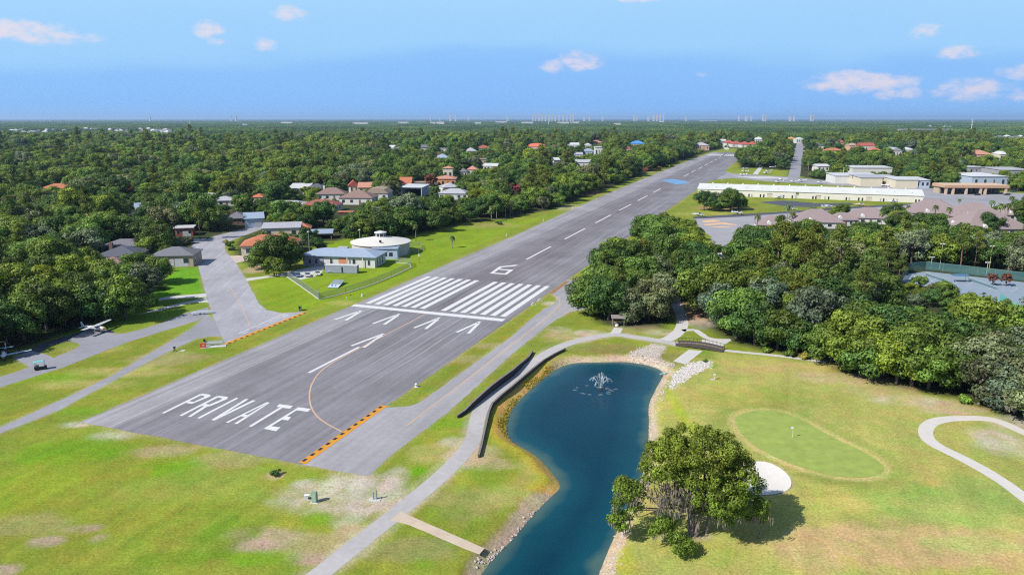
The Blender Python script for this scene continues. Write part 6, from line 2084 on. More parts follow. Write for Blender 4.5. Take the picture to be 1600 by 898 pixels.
# illuminated-sign frame and red panel beside the hold line
sg = thing("taxiway_sign", "low white-framed taxiway sign on a concrete slab beside the orange hold line", "sign", (*G(334, 541), 0), R(14))
MB().cbox(0, 0, .06, 6.2, 2.2, .12).build("concrete_slab", conc, sg)
for x in (-2.2, -.7, .8, 2.3):
    MB().cbox(x, .3, .55, .12, .12, .9).build("post", galv, sg)
MB().cbox(0, .3, 1.05, 5.0, .16, .9).build("sign_panel", mat("sign_grey", (.33, .36, .33), .5, .1, 1), sg)
MB().cbox(0, .215, 1.05, 4.5, .02, .5).build("sign_face", trim, sg)
MB().cbox(-2.2, .3, 1.75, .5, .5, .5).build("junction_box", dark_in, sg)
rs_ = thing("mandatory_sign", "small bright red sign box beside the white-framed taxiway sign", "sign", (*G(317.5, 543), 0), R(14))
MB().cbox(0, 0, .65, 1.3, .55, 1.1).build("sign_box", mat("sign_red", (.50, .05, .025), .5, .08, 1), rs_)
MB().cbox(.1, -.29, .75, .7, .03, .5).build("sign_face", mat("sign_orange_face", (.55, .30, .2), .5, .1, 1), rs_)
for x in (-.4, .4):
    MB().cbox(x, 0, .05, .15, .3, .1).build("foot_bracket", galv, rs_)
pp_ = thing("papi_unit", "dark tripod instrument with a pale slab on the grass by the service path", "instrument", (*G(273, 549), 0))
for a_ in (0, 2.1, 4.2):
    MB().tube([(.5 * math.cos(a_), .5 * math.sin(a_), 0), (0, 0, 1.0)], .06, 5).build("leg", dark_in, pp_)
MB().cbox(0, 0, 1.1, .5, .5, .35).build("housing", dark_in, pp_)
MB().cbox(1.6, .6, .05, 1.6, .9, .1).build("concrete_slab", conc, pp_)
hs = thing("hose_reel", "dark green hose reel at the upper end of the orange hold line", "hose reel", (*G(469, 485), 0), R(10))
MB().lathe([(.9, -.35), (.9, -.3), (.4, -.28), (.4, .28), (.9, .3), (.9, .35)], 16).build("reel", mat("reel_green", (.05, .12, .09), .6, .15, 2), hs, (0, 0, .9)).rotation_euler = (0, R(90), 0)
MB().box(-.5, -.5, 0, .5, .5, .12).build("frame", galv, hs)
ub1 = thing("utility_cabinet", "tall grey-green utility cabinet on a bare patch at the end of the runway", "cabinet", (*G(492, 784), 0), R(-8))
MB().cbox(0, 0, .9, .75, .6, 1.8).build("body", mat("cabinet_green", (.19, .27, .21), .6, .1, 2), ub1)
MB().cbox(0, -.31, .95, .55, .02, 1.4).build("door", mat("cabinet_door", (.24, .33, .26), .6, .1, 2), ub1)
MB().cbox(0, 0, .03, 1.3, 1.1, .06).build("plinth", conc, ub1)
ub2 = thing("valve_box", "squat white valve box left of the tall grey-green cabinet", "valve box", (*G(480, 779), 0), R(10))
MB().cbox(0, 0, .35, .7, .6, .7).build("body", trim, ub2)
MB().sections([[(s * .4, -.35, .7), (s * .4, .35, .7), (s * .4, .0, .85)] for s in (-1, 1)]).build("lid", pl_white, ub2)
MB().cbox(.25, -.31, .3, .2, .04, .3).build("hatch", dark_in, ub2)
vp = thing("vent_post", "pair of grey vent posts on a gravel pad beside the cart path", "vent", (*G(586, 780), 0))
for x, h_ in ((-.25, 1.3), (.2, 1.6)):
    MB().tube([(x, 0, -.1), (x, 0, h_)], .13, 8).build("vent_pipe", galv, vp)
MB().box(-.9, -.6, .0, .9, .5, .08).build("gravel_pad", conc, vp)
ta = thing("lawn_board", "flat tilted board with a white and blue lower half lying inside the fence", "board", (*G(524, 447), 0), R(-4))
yb = 8.5
MB().add([(-2.0, -3.2, .25), (2.0, -3.2, .25), (2.0, 5.2, 1.2), (-2.0, 5.2, 1.2), (-2.0, -3.2, .1), (2.0, -3.2, .1), (2.0, 5.2, 1.05), (-2.0, 5.2, 1.05)], [(0, 1, 2, 3), (7, 6, 5, 4), (0, 4, 5, 1), (1, 5, 6, 2), (2, 6, 7, 3), (3, 7, 4, 0)]).build("board", mat("board_grey", (.20, .24, .25), .5, .2, 1), ta)
MB().add([(-1.8, -3.1, .275), (1.9, -3.1, .275), (1.9, .2, .65), (-1.8, .2, .65)], [(0, 1, 2, 3)]).build("board_sheet", mat("board_white", (.42, .50, .60), .5, .12, .8), ta)
MB().add([(-1.5, -.6, .58), (-.6, -1.9, .43), (-.2, -1.6, .47), (-.9, -.1, .63)], [(0, 1, 2, 3)]).add([(.1, -1.7, .46), (.8, -1.7, .46), (.6, -.2, .62), (.2, -.5, .60)], [(0, 1, 2, 3)]).build("blue_shape_marking", mat("board_blue", (.05, .11, .25), .5, .1, 1), ta)  # two blue shapes on the pale lower half
for x in (-1.7, 1.7):
    MB().box(x - .08, 4.3, 0, x + .08, 4.5, .95).build("leg", galv, ta)
# golf things
fl = thing("flagstick", "thin flagstick with a white flag standing on the putting green", "flag", (*G(1238, 684), 0))
MB().tube([(0, 0, 0), (0, 0, 2.3)], .03, 6).build("pole", mat("flag_pole_white", (.6, .6, .45), .5, .03, 1), fl)
MB().sections([[(-.02, 0, 1.85), (-.02, .01, 1.85), (-.02, .01, 2.28), (-.02, 0, 2.28)], [(-.35, .05, 1.82), (-.35, .06, 1.82), (-.35, .06, 2.24), (-.35, .05, 2.24)], [(-.6, -.02, 1.9), (-.6, -.01, 1.9), (-.6, -.01, 2.15), (-.6, -.02, 2.15)]]).build("flag_cloth", trim, fl)
MB().lathe([(.09, .0), (.09, .035)], 10).build("hole_cup", dark_in, fl)
bw = thing("ball_washer", "white ball-washer stand alone on the turf below the white rocks", "ball washer", (*G(1116, 593), 0))
MB().tube([(0, 0, 0), (0, 0, 1.1)], .07, 6).build("post", trim, bw)
MB().cbox(0, 0, 1.2, .4, .35, .45).build("head_box", trim, bw)
MB().cbox(-.4, 0, .05, .9, .5, .1).build("base_slab", conc, bw)
sp = thing("signpost", "leaning white marker post on the median grass inside the fence corner", "post", (*G(541, 470), 0))
MB().tube([(0, 0, 0), (.05, 0, 1.2)], .06, 6).build("post", trim, sp)
MB().cbox(.05, 0, 1.25, .3, .1, .25).build("cap", trim, sp)

# ------------------------------------------------------------------ tennis courts
court = mat("court_blue_grey", (.20, .255, .32), .85, .08, .3)
sheet("tennis_court", GP([(1416, 428), (1448, 424), (1610, 442), (1700, 452), (1700, 480), (1600, 478), (1525, 470), (1470, 452), (1408, 440)]), 0.02, court, None, "structure")
cl_ = []
for q0, q1 in (((1428, 430), (1500, 438)), ((1430, 436), (1490, 445)), ((1520, 441), (1590, 450)), ((1508, 446), (1580, 456)), ((1464, 434), (1452, 441)), ((1556, 445.5), (1545, 452)), ((1428, 430), (1430, 436)), ((1500, 438), (1490, 445)), ((1520, 441), (1508, 446)), ((1590, 450), (1580, 456))):
    cl_.append(ribbon([G(*q0), G(*q1)], .12))
paint("court_line_marking", cl_, white, .032)["kind"] = "structure"
sheet("court_path", GP([(1519, 467), (1570, 478), (1562, 492), (1520, 480)]), 0.03, conc_w, None, "structure")
sheet("swimming_pool", GP([(1572, 476), (1640, 480), (1640, 492), (1590, 488)]), 0.05, mat("pool_blue", (.05, .30, .48), .1, .15, .5), None, "structure")
fence("tennis_fence", "tall tennis court fence with dark green windscreen netting among the trees", GP([(1408, 442), (1421, 423), (1446, 421), (1500, 427), (1582, 437), (1640, 443)]), 3.2, nm, mat("green_post", (.16, .26, .18), .6, .1, 1), 4.5)
fence("pool_fence", "turquoise screen fence round the swimming pool corner", GP([(1562, 470), (1580, 484), (1600, 492)]), 2.6, mat("turquoise_screen", (.10, .36, .34), .7, .1, .8), mat("green_post", (.16, .26, .18), .6, .1, 1), 3.0)
cs_ = thing("court_shade", "blue canopy over a bench between the tennis courts", "canopy", (*G(1499, 440), 0), R(-6))
MB().sections([[(s * 2.6, -1.2, 2.3), (s * 2.6, 1.2, 2.3), (s * 2.6, 1.2, 2.45), (s * 2.6, 0, 2.9), (s * 2.6, -1.2, 2.45)] for s in (-1, 1)]).build("canopy_cloth", mat("shade_blue", (.05, .13, .24), .7, .1, 1), cs_)
for x in (-2.4, 2.4):
    for y in (-1, 1):
        MB().tube([(x, y, 0), (x, y, 2.35)], .06, 6).build("post", galv, cs_)
MB().box(-2, -.3, .4, 2, .2, .5).box(-1.8, -.2, 0, -1.7, .1, .4).box(1.7, -.2, 0, 1.8, .1, .4).build("bench", dark_in, cs_)
for k, (u0, v0, u1, v1, lab) in enumerate(((1512, 437, 1556, 452, "tennis net on the right-hand court before the blue canopy"), (1446, 430, 1480, 441, "tennis net on the left-hand court behind the pale bare tree"))):
    t = thing("tennis_net", lab, "net", (*G(u0, v0), 0))
    o0 = Vector((*G(u0, v0), 0))
    e1 = Vector((*G(u1, v1), 0)) - o0
    MB().add([(0, 0, .1), (e1.x, e1.y, .1), (e1.x, e1.y, 1.0), (0, 0, 1.0)], [(0, 1, 2, 3)]).build("net_mesh", nm, t)
    MB().tube([(0, 0, 1.0), (e1.x, e1.y, 1.0)], .05, 5).build("tape", trim, t)
    for q in ((0, 0), (e1.x, e1.y)):
        MB().tube([(q[0], q[1], 0), (q[0], q[1], 1.1)], .06, 5).build("post", galv, t)
PROTECT.append((1420, 412, 1600, 450, 268))
PROTECT.append((1515, 448, 1600, 478, 225))
LAND.append(("the tennis courts", *G(1500, 440), 40))
LAND.append(("the tennis courts' left corner", *G(1410, 442), 30))
LAND.append(("the footbridge", *G(1092, 545), 40))
LAND.append(("the timber shelter", *G(966, 510), 40))
LAND.append(("the golf loop path", *G(1450, 665), 45))
LAND.append(("the taxiway's connector bend", *G(905, 480), 40))
LAND.append(("the parked yellow-nosed aircraft", *G(150, 519), 38))
LAND.append(("the blue aircraft's pad", *G(20, 555), 45))
LAND.append(("the upper street bend", *G(375, 359), 45))
LAND.append(("the orange-striped apron", *G(1115, 365), 40))
LAND.append(("the bend in the wood path", *G(1052, 462), 30))

# ------------------------------------------------------------------ rocks by the pond head (uncountable)
def rocks(name, region_px, n, r0, r1, m, zoff=0.0):
    poly = GP(region_px)
    xs = [p[0] for p in poly]
    ys = [p[1] for p in poly]
    mb = MB()
    sp_ = []
    while len(sp_) < n:
        x, y = rng.uniform(min(xs), max(xs)), rng.uniform(min(ys), max(ys))
        if inside(poly, x + rng.gauss(0, .4), y + rng.gauss(0, .4)):
            sp_.append((x, y))
    for (x, y), d in zip(sp_, sdist(POND, [q[0] for q in sp_], [q[1] for q in sp_])):
        r = r0 + (r1 - r0) * rng.random() ** 2
        z = min(0, WZ + .52 * d) + zoff if d > 0 else WZ - .3
        vs = []
        for i, (a_, b_, c_) in enumerate(((1, 0, 0), (-1, 0, 0), (0, 1, 0), (0, -1, 0), (0, 0, 1), (0, 0, -.6), (.6, .6, .5), (-.6, .6, .5), (.6, -.6, .5), (-.6, -.6, .5))):
            q = r * rng.uniform(.75, 1.2)
            vs.append((x + a_ * q, y + b_ * q, z + c_ * q * .7))
        mb.add(vs, [(0, 6, 4), (6, 2, 4), (2, 7, 4), (7, 1, 4), (1, 9, 4), (9, 3, 4), (3, 8, 4), (8, 0, 4), (0, 2, 6), (2, 1, 7), (1, 3, 9), (3, 0, 8), (0, 5, 2), (2, 5, 1), (1, 5, 3), (3, 5, 0)])
    o = mb.build(name, m)
    o["kind"] = "stuff"
    o["label"] = "pale broken rock on the pond bank"
    return o


rock_w = mat("white_rock", (.44, .42, .40), .9, .18, 1.2)
rock_g = mat("grey_pink_rock", (.38, .32, .29), .9, .2, 1.2)
rocks("riprap_gravel", [(1046, 606), (1051, 585), (1078, 567), (1111, 562), (1109, 573), (1076, 590), (1050, 609)], 1100, .08, .32, rock_w)
rocks("riprap_gravel", [(978, 554), (1020, 536), (1041, 540), (1028, 560), (1055, 570), (1036, 582), (1000, 566)], 900, .08, .32, rock_g)
rocks("riprap_gravel", [(1040, 582), (1044, 600), (1028, 640), (1022, 690), (1016, 690), (1016, 630), (1030, 600)], 500, .08, .3, rock_g)
rocks("riprap_gravel", [(748, 868), (772, 866), (800, 842), (830, 806), (862, 778), (880, 765), (884, 757), (876, 752), (858, 772), (826, 800), (795, 838), (766, 858), (740, 890), (748, 900)], 900, .06, .3, rock_g)
rocks("riprap_gravel", [(975, 815), (960, 850), (940, 898), (934, 930), (950, 930), (968, 850), (985, 815)], 400, .06, .26, rock_g)
# reeds along the west bank (uncountable)
shore = [p for p in densify(POND, .5) if p[0] < 12 and p[1] > 106]
sp_ = []
for _ in range(7000):
    x, y = rng.choice(shore)
    sp_.append((x + rng.uniform(-3, 3), y + rng.uniform(-3, 3)))
C_ = [(x, y, min(0, WZ + .52 * d) + rng.uniform(.02, .3)) for (x, y), d in zip(sp_, sdist(POND, [q[0] for q in sp_], [q[1] for q in sp_])) if y > 128 and .15 < d < 1.3 + 1.0 * noise.noise((x * .15, y * .15, 3)) and noise.noise((x * .2, y * .2, 8)) > -.35]
C_ = np.array(C_)
k = len(C_)
hn = unit(k)
hn[:, 2] *= .3
o = link("bank_reeds", leaf_mesh("bank_reeds", C_, hn, .10 + .14 * nrg.random(k), np.stack([.85 + .5 * nrg.random(k), .8 + .45 * nrg.random(k), .6 + .4 * nrg.random(k)], 1), [leaf_mat("leaf_reed", (.26, .26, .03), .3, 0)]))
tag(o, "yellow-green reeds along the west bank of the pond", kind="stuff")

# ------------------------------------------------------------------ far away
tower_m = mat("far_tower", (.46, .43, .43), .8, .08, .01)
tower_n = mat("far_tower_band", (.25, .24, .26), .8, .1, .01)
SKYD = 12500.0
for u, wp, top in [(676, 3, 181.5), (690, 2, 182.5), (706, 5, 179.5), (714, 4, 179.5), (734, 2, 181), (793, 4, 182), (832, 3, 180), (836, 3, 179), (841, 4, 180), (846, 3, 179), (851, 4, 180), (857, 3, 179), (861, 3, 179.5), (866, 4, 180), (872, 3, 180), (878, 4, 179), (884, 3, 180), (889, 3, 180), (893, 4, 179.5), (910, 4, 183), (918, 3, 182), (938, 3, 183), (986, 3, 180.5), (990, 3, 182.5), (1008, 4, 182), (1016, 4, 180), (1021, 4, 180), (1026, 3, 178.5), (1031, 3, 178.5), (1065, 3, 182.5), (1146, 3, 181), (1157, 5, 182), (1165, 3, 181.5), (1183, 3, 180), (1186, 4, 180.5), (1224, 5, 182.5), (1230, 4, 182), (1256, 4, 180.5), (1259, 3, 180.5), (372, 3, 182), (379, 3, 182.5), (248, 3, 183.5)]:
    m1 = SKYD / F
    x = (u - 800) * m1
    t = thing("high_rise", "pale high-rise block on the far skyline beyond the woods", "high-rise", (x, SKYD, 0), 0, "high-rise blocks on the skyline")
    # height that clears the horizon as photographed
    hgt = H + (VY - top + .4) * m1 * .985
    wdt = wp * m1 * .62
    MB().box(-wdt / 2, 0, 0, wdt / 2, 22, hgt).build("wall", tower_m, t)
    MB().box(-wdt / 4, 5, hgt, wdt / 4, 17, hgt + 5).build("penthouse", tower_n, t)
for u, v, wp, hpx in [(448, 193.5, 18, 2), (563, 194.5, 24, 2), (630, 193.5, 17, 2), (676, 194, 8, 2.2), (688, 194.5, 12, 3.2), (747, 194, 10, 2), (783, 192.5, 18, 2), (824, 193.5, 18, 2), (880, 193.5, 18, 2), (898, 193, 14, 1.8), (965, 195.5, 10, 1.8), (1034, 191.5, 6, 1.8), (1100, 184.8, 26, 1.2)]:
    fx_, fy_ = G(u, v)
    m1 = mpp(v)
    if fy_ > 20000 or v < 187:
        fy_, m1 = 12400.0, 12400 / F
        fx_ = (u - 800) * m1
    t = thing("warehouse", "white commercial building showing above the distant woods", "warehouse", (fx_, fy_, 0), 0, "white buildings in the distant woods")
    hh = hpx * m1 * .95 + 6
    MB().box(-wp * m1 / 2, 0, 0, wp * m1 / 2, 40, hh).build("wall", wh_wall, t)
    MB().box(-wp * m1 / 2 - 1, -1, hh, wp * m1 / 2 + 1, 41, hh + 1.5).build("roof", r_white, t)
    PROTECT.append((u - wp / 2, v - hpx - 1, u + wp / 2, v - .3, fy_))
i = 0
for u, v, n, su, sv in ((55, 207, 15, 55, 3), (215, 205, 12, 50, 3.2), (248, 207, 6, 16, 2), (150, 203, 6, 40, 2), (375, 196, 4, 10, .6), (1470, 200, 5, 20, .8), (1560, 219, 6, 35, 3), (640, 238, 3, 30, 3)):
    for k in range(n):
        uu, vv = u + rng.uniform(-su, su), v + rng.uniform(-sv, sv)
        fx_, fy_ = G(uu, vv)
        m1 = mpp(vv)
        wd = rng.uniform(15, 26)
        t = thing("suburban_house", "small pale-walled house among the distant trees", "house", (fx_, fy_, 0), rng.uniform(-.4, .4), "pale houses among the distant trees")
        MB().box(-wd / 2, 0, 0, wd / 2, 12, 7).build("wall", wh_wall, t)
        rr_ = link("roof", roof_mesh("hip", wd, 12, 7.25, 4.5), r_grey if k % 3 else r_white, t)
        rr_.location = (0, 6, 0)
        PROTECT.append((uu - wd / m1 * .4, vv - 13 / m1, uu + wd / m1 * .4, vv - 3.5 / m1, fy_))
        FOOT.append((fx_, fy_ + 6, 14))
st = thing("stadium", "long low tan building beyond the woods at upper right", "building", (*G(1449, 208), 0))
m1 = mpp(208)
MB().box(-39 * m1, 0, 0, 39 * m1, 40, 13).build("wall", tan_wall, st)
MB().box(-39.5 * m1, -2, 13, 39.5 * m1, 42, 15).build("roof", r_lgrey, st)
PROTECT.append((1410, 202, 1488, 207, 2500))
for u, top, v, lab in ((1517, 186, 207, "tall pale radio mast standing above the woods at upper right"), (297, 186, 196, "slim white radio mast above the distant woods at upper left"), (857, 185.5, 197, "faint radio mast below the far skyline blocks")):
    fx_, fy_ = G(u, v)
    hgt = H + (VY - top) * fy_ / F
    t = thing("radio_mast", lab, "mast", (fx_, fy_, 0))
    r_ = fy_ / F * .55
    MB().tube([(0, 0, 0), (0, 0, hgt)], [r_, r_ * .7], 6).build("mast", trim, t)
    for f in (.55, .8, .97):
        MB().cbox(0, 0, hgt * f, r_ * 3.2, r_ * 3.2, hgt * .03).build("antenna_ring", trim, t)
HAZE = 0.000045
# ------------------------------------------------------------------ the trees
TREES = []     # (x, y, scale, species, tone, variant)
COURT = GP([(1400, 448), (1412, 420), (1450, 416), (1620, 438), (1700, 450), (1700, 492), (1560, 498), (1515, 486), (1500, 466), (1440, 450)])
LINES = [  # roads and paths trees keep clear of: (points, half width)
    (GP([(1064, 520), (1067, 505), (1064, 492), (1058, 478), (1052, 462)]), 3.2), (GP([(1242, 224), (1250, 224), (1241, 277)]), 12), (GP([(375, 359), (425, 347), (450, 340)]), 7), (GP([(640, 690), (1600, 676), (1570, 661), (1543, 653)][1:]), 4),
]
PROTECT += [(1234, 222, 1252, 276, 1300), (640, 345, 1000, 372, 330), (300, 366, 372, 480, 260), (1100, 346, 1135, 378, 370), (1110, 280, 1340, 300, 700), (700, 340, 900, 470, 300), (1049, 470, 1070, 510, 190), (1450, 296, 1600, 322, 560), (1135, 345, 1180, 352, 420), (1190, 330, 1330, 352, 400), (1335, 322, 1500, 345, 420), (1440, 322, 1600, 352, 400), (1405, 414, 1600, 480, 245), (1098, 384, 1142, 408, 300), (985, 262, 1085, 336, 460), (930, 320, 985, 372, 420), (890, 380, 925, 432, 330)]


def blocked(x, y, r, h, sh=.55):
    u, vb, d = proj(x, y, 0)
    vt = proj(x, y, h)[1]
    ru = r * F / d * sh
    for (u0, v0, u1, v1, dd) in PROTECT:
        if d < dd - 1 and u + ru > u0 and u - ru < u1 and vt + (vb - vt) * .12 < v1 and vb > v0:
            return True
    return False


def segdist(pts, x, y):
    b = 1e9
    for (ax, ay), (bx, by) in zip(pts, pts[1:]):
        dx, dy = bx - ax, by - ay
        t = max(0, min(1, ((x - ax) * dx + (y - ay) * dy) / (dx * dx + dy * dy + 1e-9)))
        b = min(b, math.hypot(x - ax - t * dx, y - ay - t * dy))
    return b


def put(u, v, s, sp="oak", tone="mid", k=None):
    x, y = G(u, v)
    TREES.append([x, y, s, sp, tone, k if k is not None else rng.randrange(3), True])


# trees that stand out in the photo: (u, v, scale, species, tone)
for a_ in [
    (38, 532, 1.15, "oak", "mid"), (12, 538, 1.0, "oak", "dark"), (75, 518, 1.2, "oak", "dark"), (100, 508, 1.15, "oak", "mid"), (55, 500, 1.35, "oak", "mid"), (165, 503, 1.3, "oak", "dark"), (198, 500, 1.25, "oak", "mid"), (140, 492, 1.3, "oak", "dark"), (222, 478, 1.15, "oak", "grey"), (180, 470, 1.3, "oak", "mid"), (120, 470, 1.25, "oak", "light"), (245, 444, .95, "oak", "mid"), (237, 400, .95, "oak", "mid"), (262, 408, .55, "oak", "dark"), (80, 470, 1.3, "oak", "dark"), (20, 490, 1.3, "oak", "mid"),
    (332, 362, 1.15, "oak", "mid"), (350, 360, .9, "oak", "grey"), (318, 356, 1.0, "oak", "dark"),
    (437, 424, 1.28, "oak", "dark"), (410, 421, 1.0, "oak", "dark"), (428, 431, .78, "oak", "mid"), (455, 418, .9, "oak", "dark"), (482, 383, .75, "oak", "dark"), (495, 391, .6, "oak", "dark"),
    (600, 374, 1.45, "oak", "dark"), (628, 369, 1.3, "oak", "dark"), (575, 378, 1.25, "oak", "mid"), (645, 362, 1.1, "oak", "dark"), (555, 377, 1.0, "oak", "dark"), (540, 371, 1.0, "oak", "mid"), (480, 355, 1.15, "oak", "mid"), (505, 352, 1.2, "oak", "dark"), (458, 350, 1.0, "oak", "mid"), (590, 358, 1.3, "oak", "mid"), (612, 354, 1.25, "oak", "dark"),
    (686, 362, 1.05, "oak", "dark"), (705, 352, 1.1, "oak", "dark"), (672, 358, 1.0, "oak", "mid"), (735, 346, 1.1, "oak", "dark"), (750, 340, 1.1, "oak", "dark"), (768, 336, 1.1, "oak", "mid"), (493, 305, .8, "oak", "light"), (478, 304, .7, "oak", "light"),
    # the clipped grove before the T-hangars
    (1100, 329, 1.05, "oak", "dark"), (1113, 330, 1.0, "oak", "dark"), (1127, 330, 1.1, "oak", "dark"), (1141, 329, 1.15, "oak", "dark"), (1154, 327, 1.1, "oak", "dark"), (1120, 325, 1.1, "oak", "grey"), (1140, 324, 1.1, "oak", "dark"),
    # grove between taxiway bend and pond head
    (925, 492, 1.3, "oak", "mid"), (908, 478, .85, "oak", "grey"), (950, 500, 1.25, "oak", "dark"), (985, 502, 1.1, "oak", "grey"), (1015, 500, 1.15, "oak", "grey"), (1032, 490, 1.05, "oak", "grey"), (935, 465, 1.2, "oak", "mid"), (950, 450, 1.15, "oak", "mid"), (965, 430, 1.2, "oak", "light"), (975, 475, 1.25, "oak", "mid"), (1000, 470, 1.25, "oak", "mid"), (1020, 460, 1.1, "oak", "grey"), (985, 450, 1.2, "oak", "dark"), (1000, 425, 1.2, "oak", "mid"), (990, 410, .95, "oak", "grey"), (1020, 410, 1.05, "oak", "mid"), (1035, 398, 1.05, "oak", "mid"), (1060, 392, 1.1, "oak", "mid"), (1080, 396, 1.0, "oak", "mid"), (1045, 410, 1.1, "oak", "grey"), (962, 420, .8, "oak", "light"),
    (1098, 470, 1.35, "oak", "dark"), (1085, 450, 1.3, "oak", "dark"), (1110, 485, 1.1, "oak", "dark"), (1075, 462, .9, "pine", "mid"), (1050, 455, .8, "pine", "mid"),
    # wood edge along the golf course
    (1150, 528, 1.3, "oak", "mid"), (1180, 538, 1.25, "oak", "dark"), (1130, 512, 1.2, "oak", "grey"), (1215, 546, 1.15, "oak", "dark"), (1245, 552, .95, "oak", "dark"), (1160, 505, 1.35, "oak", "mid"), (1190, 515, 1.25, "oak", "grey"),
    (1300, 566, 1.15, "oak", "mid"), (1325, 578, 1.2, "oak", "mid"), (1350, 588, 1.15, "oak", "mid"), (1375, 590, 1.2, "oak", "light"), (1400, 600, 1.05, "oak", "light"), (1425, 602, 1.2, "oak", "mid"), (1450, 608, 1.05, "oak", "light"), (1470, 604, 1.25, "oak", "mid"), (1500, 606, 1.3, "oak", "dark"), (1530, 615, 1.15, "oak", "grey"), (1555, 630, 1.2, "oak", "grey"), (1585, 645, 1.1, "oak", "grey"), (1615, 660, 1.1, "oak", "grey"), (1590, 610, 1.2, "oak", "mid"), (1550, 590, 1.35, "oak", "dark"), (1340, 560, 1.25, "oak", "dark"), (1390, 570, 1.3, "oak", "dark"), (1440, 575, 1.3, "oak", "dark"), (1490, 575, 1.35, "oak", "dark"), (1310, 540, 1.3, "oak", "dark"),
    (1225, 508, .95, "pine", "mid"), (1240, 514, 1.0, "pine", "mid"), (1252, 516, .95, "pine", "mid"), (1262, 510, 1.0, "pine", "mid"), (1235, 500, 1.05, "pine", "mid"), (1272, 520, .85, "pine", "mid"), (1250, 495, 1.0, "pine", "mid"), (1370, 440, 1.0, "pine", "mid"), (1385, 446, 1.0, "pine", "mid"), (1355, 450, .95, "pine", "mid"), (1560, 545, .8, "pine", "mid"), (1580, 560, .8, "pine", "mid"), (1600, 540, .8, "pine", "mid"),
    # palms
    (649.8, 376.5, .85, "palm", "mid", 1), (707, 387.5, .82, "palm", "mid", 0), (441, 433, .72, "palm", "mid", 0), (432, 431, .7, "palm", "mid", 0), (473, 392, .8, "palm", "mid", 1), (468, 394, .75, "palm", "mid", 0), (768, 346, .95, "palm", "mid", 1), (776, 343, .95, "palm", "mid", 1), (790, 341, 1.0, "palm", "mid", 1), (797, 339, 1.0, "palm", "mid", 1), (800, 336, .95, "palm", "mid", 1), (655, 352, .9, "palm", "mid", 1), (662, 330, .9, "palm", "mid", 1), (705, 330, .9, "palm", "mid", 1),
    (1182, 366, 1.1, "palm", "mid", 1), (1229, 351, 1.2, "palm", "mid", 1), (1237, 353, 1.15, "palm", "mid", 0), (1245, 312, .75, "palm", "mid", 0), (1333, 288, .9, "palm", "mid", 1), (1376, 358, 1.0, "palm", "mid", 1), (1418, 337, .9, "palm", "mid", 0), (1459, 349, 1.1, "palm", "mid", 1), (1469, 352, 1.0, "palm", "mid", 0), (1480, 353, 1.1, "palm", "mid", 1), (1498, 322, .8, "palm", "mid", 0), (1547, 340, 1.1, "palm", "mid", 1), (1560, 352, 1.3, "palm", "mid", 1), (1571, 352, 1.3, "palm", "mid", 1), (1566, 360, 1.0, "palm", "mid", 0), (1578, 332, 1.1, "palm", "mid", 1), (1118, 480, .9, "palm", "mid", 0), (1106, 478, .8, "palm", "mid", 0), (1408, 560, .9, "palm", "mid", 0), (1530, 500, .8, "palm", "mid", 0), (1600, 380, 1.0, "palm", "mid", 1), (1575, 425, .9, "palm", "mid", 0), (255, 425, .7, "palm", "mid", 0), (300, 340, .9, "palm", "mid", 1), (430, 345, .9, "palm", "mid", 1),
    # among the townhouses
    (1445, 364, 1.1, "oak", "dark"), (1425, 362, 1.0, "oak", "dark"), (1460, 366, 1.0, "oak", "dark"), (1400, 363, .9, "oak", "dark"), (1545, 366, 1.05, "oak", "dark"), (1535, 362, .8, "oak", "dark"), (1590, 340, 1.2, "oak", "dark"), (1600, 346, 1.2, "oak", "dark"), (1500, 373, .75, "oak", "dark"), (1515, 374, .7, "oak", "dark"),
    (1155, 250, 1.1, "oak", "dark"), (1160, 262, 1.1, "oak", "dark"), (1170, 262, 1.1, "oak", "dark"), (1180, 260, 1.1, "oak", "mid"), (1220, 266, .9, "oak", "dark"),
    (1475, 472, .62, "oak", "mid"), (1462, 464, .5, "oak", "grey"), (1432, 452, .5, "oak", "mid"), (1512, 482, .55, "oak", "mid"), (1440, 472, .5, "oak", "mid"), (1420, 464, .45, "oak", "light"), (1455, 480, .5, "oak", "dark"), (1482, 486, .5, "oak", "mid"), (1428, 480, .5, "oak", "grey"), (1445, 462, .35, "oak", "mid"), (1500, 490, .5, "oak", "light"),
]:
    put(*a_)
SPECIAL = [("pink_blossom_tree", PINKTREE, 811, 306, 1.25, "round pink-blossomed tree in the dark wood left of the runway"), ("rust_tree", RUSTOAK, 207, 308, 1.0, "dead rust-brown tree standing in the green wood at far left"), ("rust_tree", RUSTOAK, 674, 298, 1.3, "rust-brown tree beside the orange tower house"), ("rust_tree", RUSTOAK, 1550, 446, .42, "smaller rust-leaved tree by the tennis net, left of a pair"), ("rust_tree", RUSTOAK, 1572, 447, .45, "bigger rust-leaved tree by the tennis net, right of a pair"), ("rust_tree", RUSTOAK, 800, 298, .6, "small rusty tree just left of the pink-blossomed tree"), ("rust_tree", RUSTOAK, 1012, 268, .6, "rusty bush-like tree in the scrub beside the far runway")]
for nm, me_, u, v, s, lab in SPECIAL:
    tree(nm, me_, *G(u, v), s, rng.random() * 6, lab)
    PROTECT.append((u - 8, v - 18, u + 8, v - 6, proj(*G(u, v), 0)[2]))

placed = [(t[0], t[1], t[2]) for t in TREES]
grid = {}


def gkey(x, y):
    return (int(x // 12), int(y // 12))


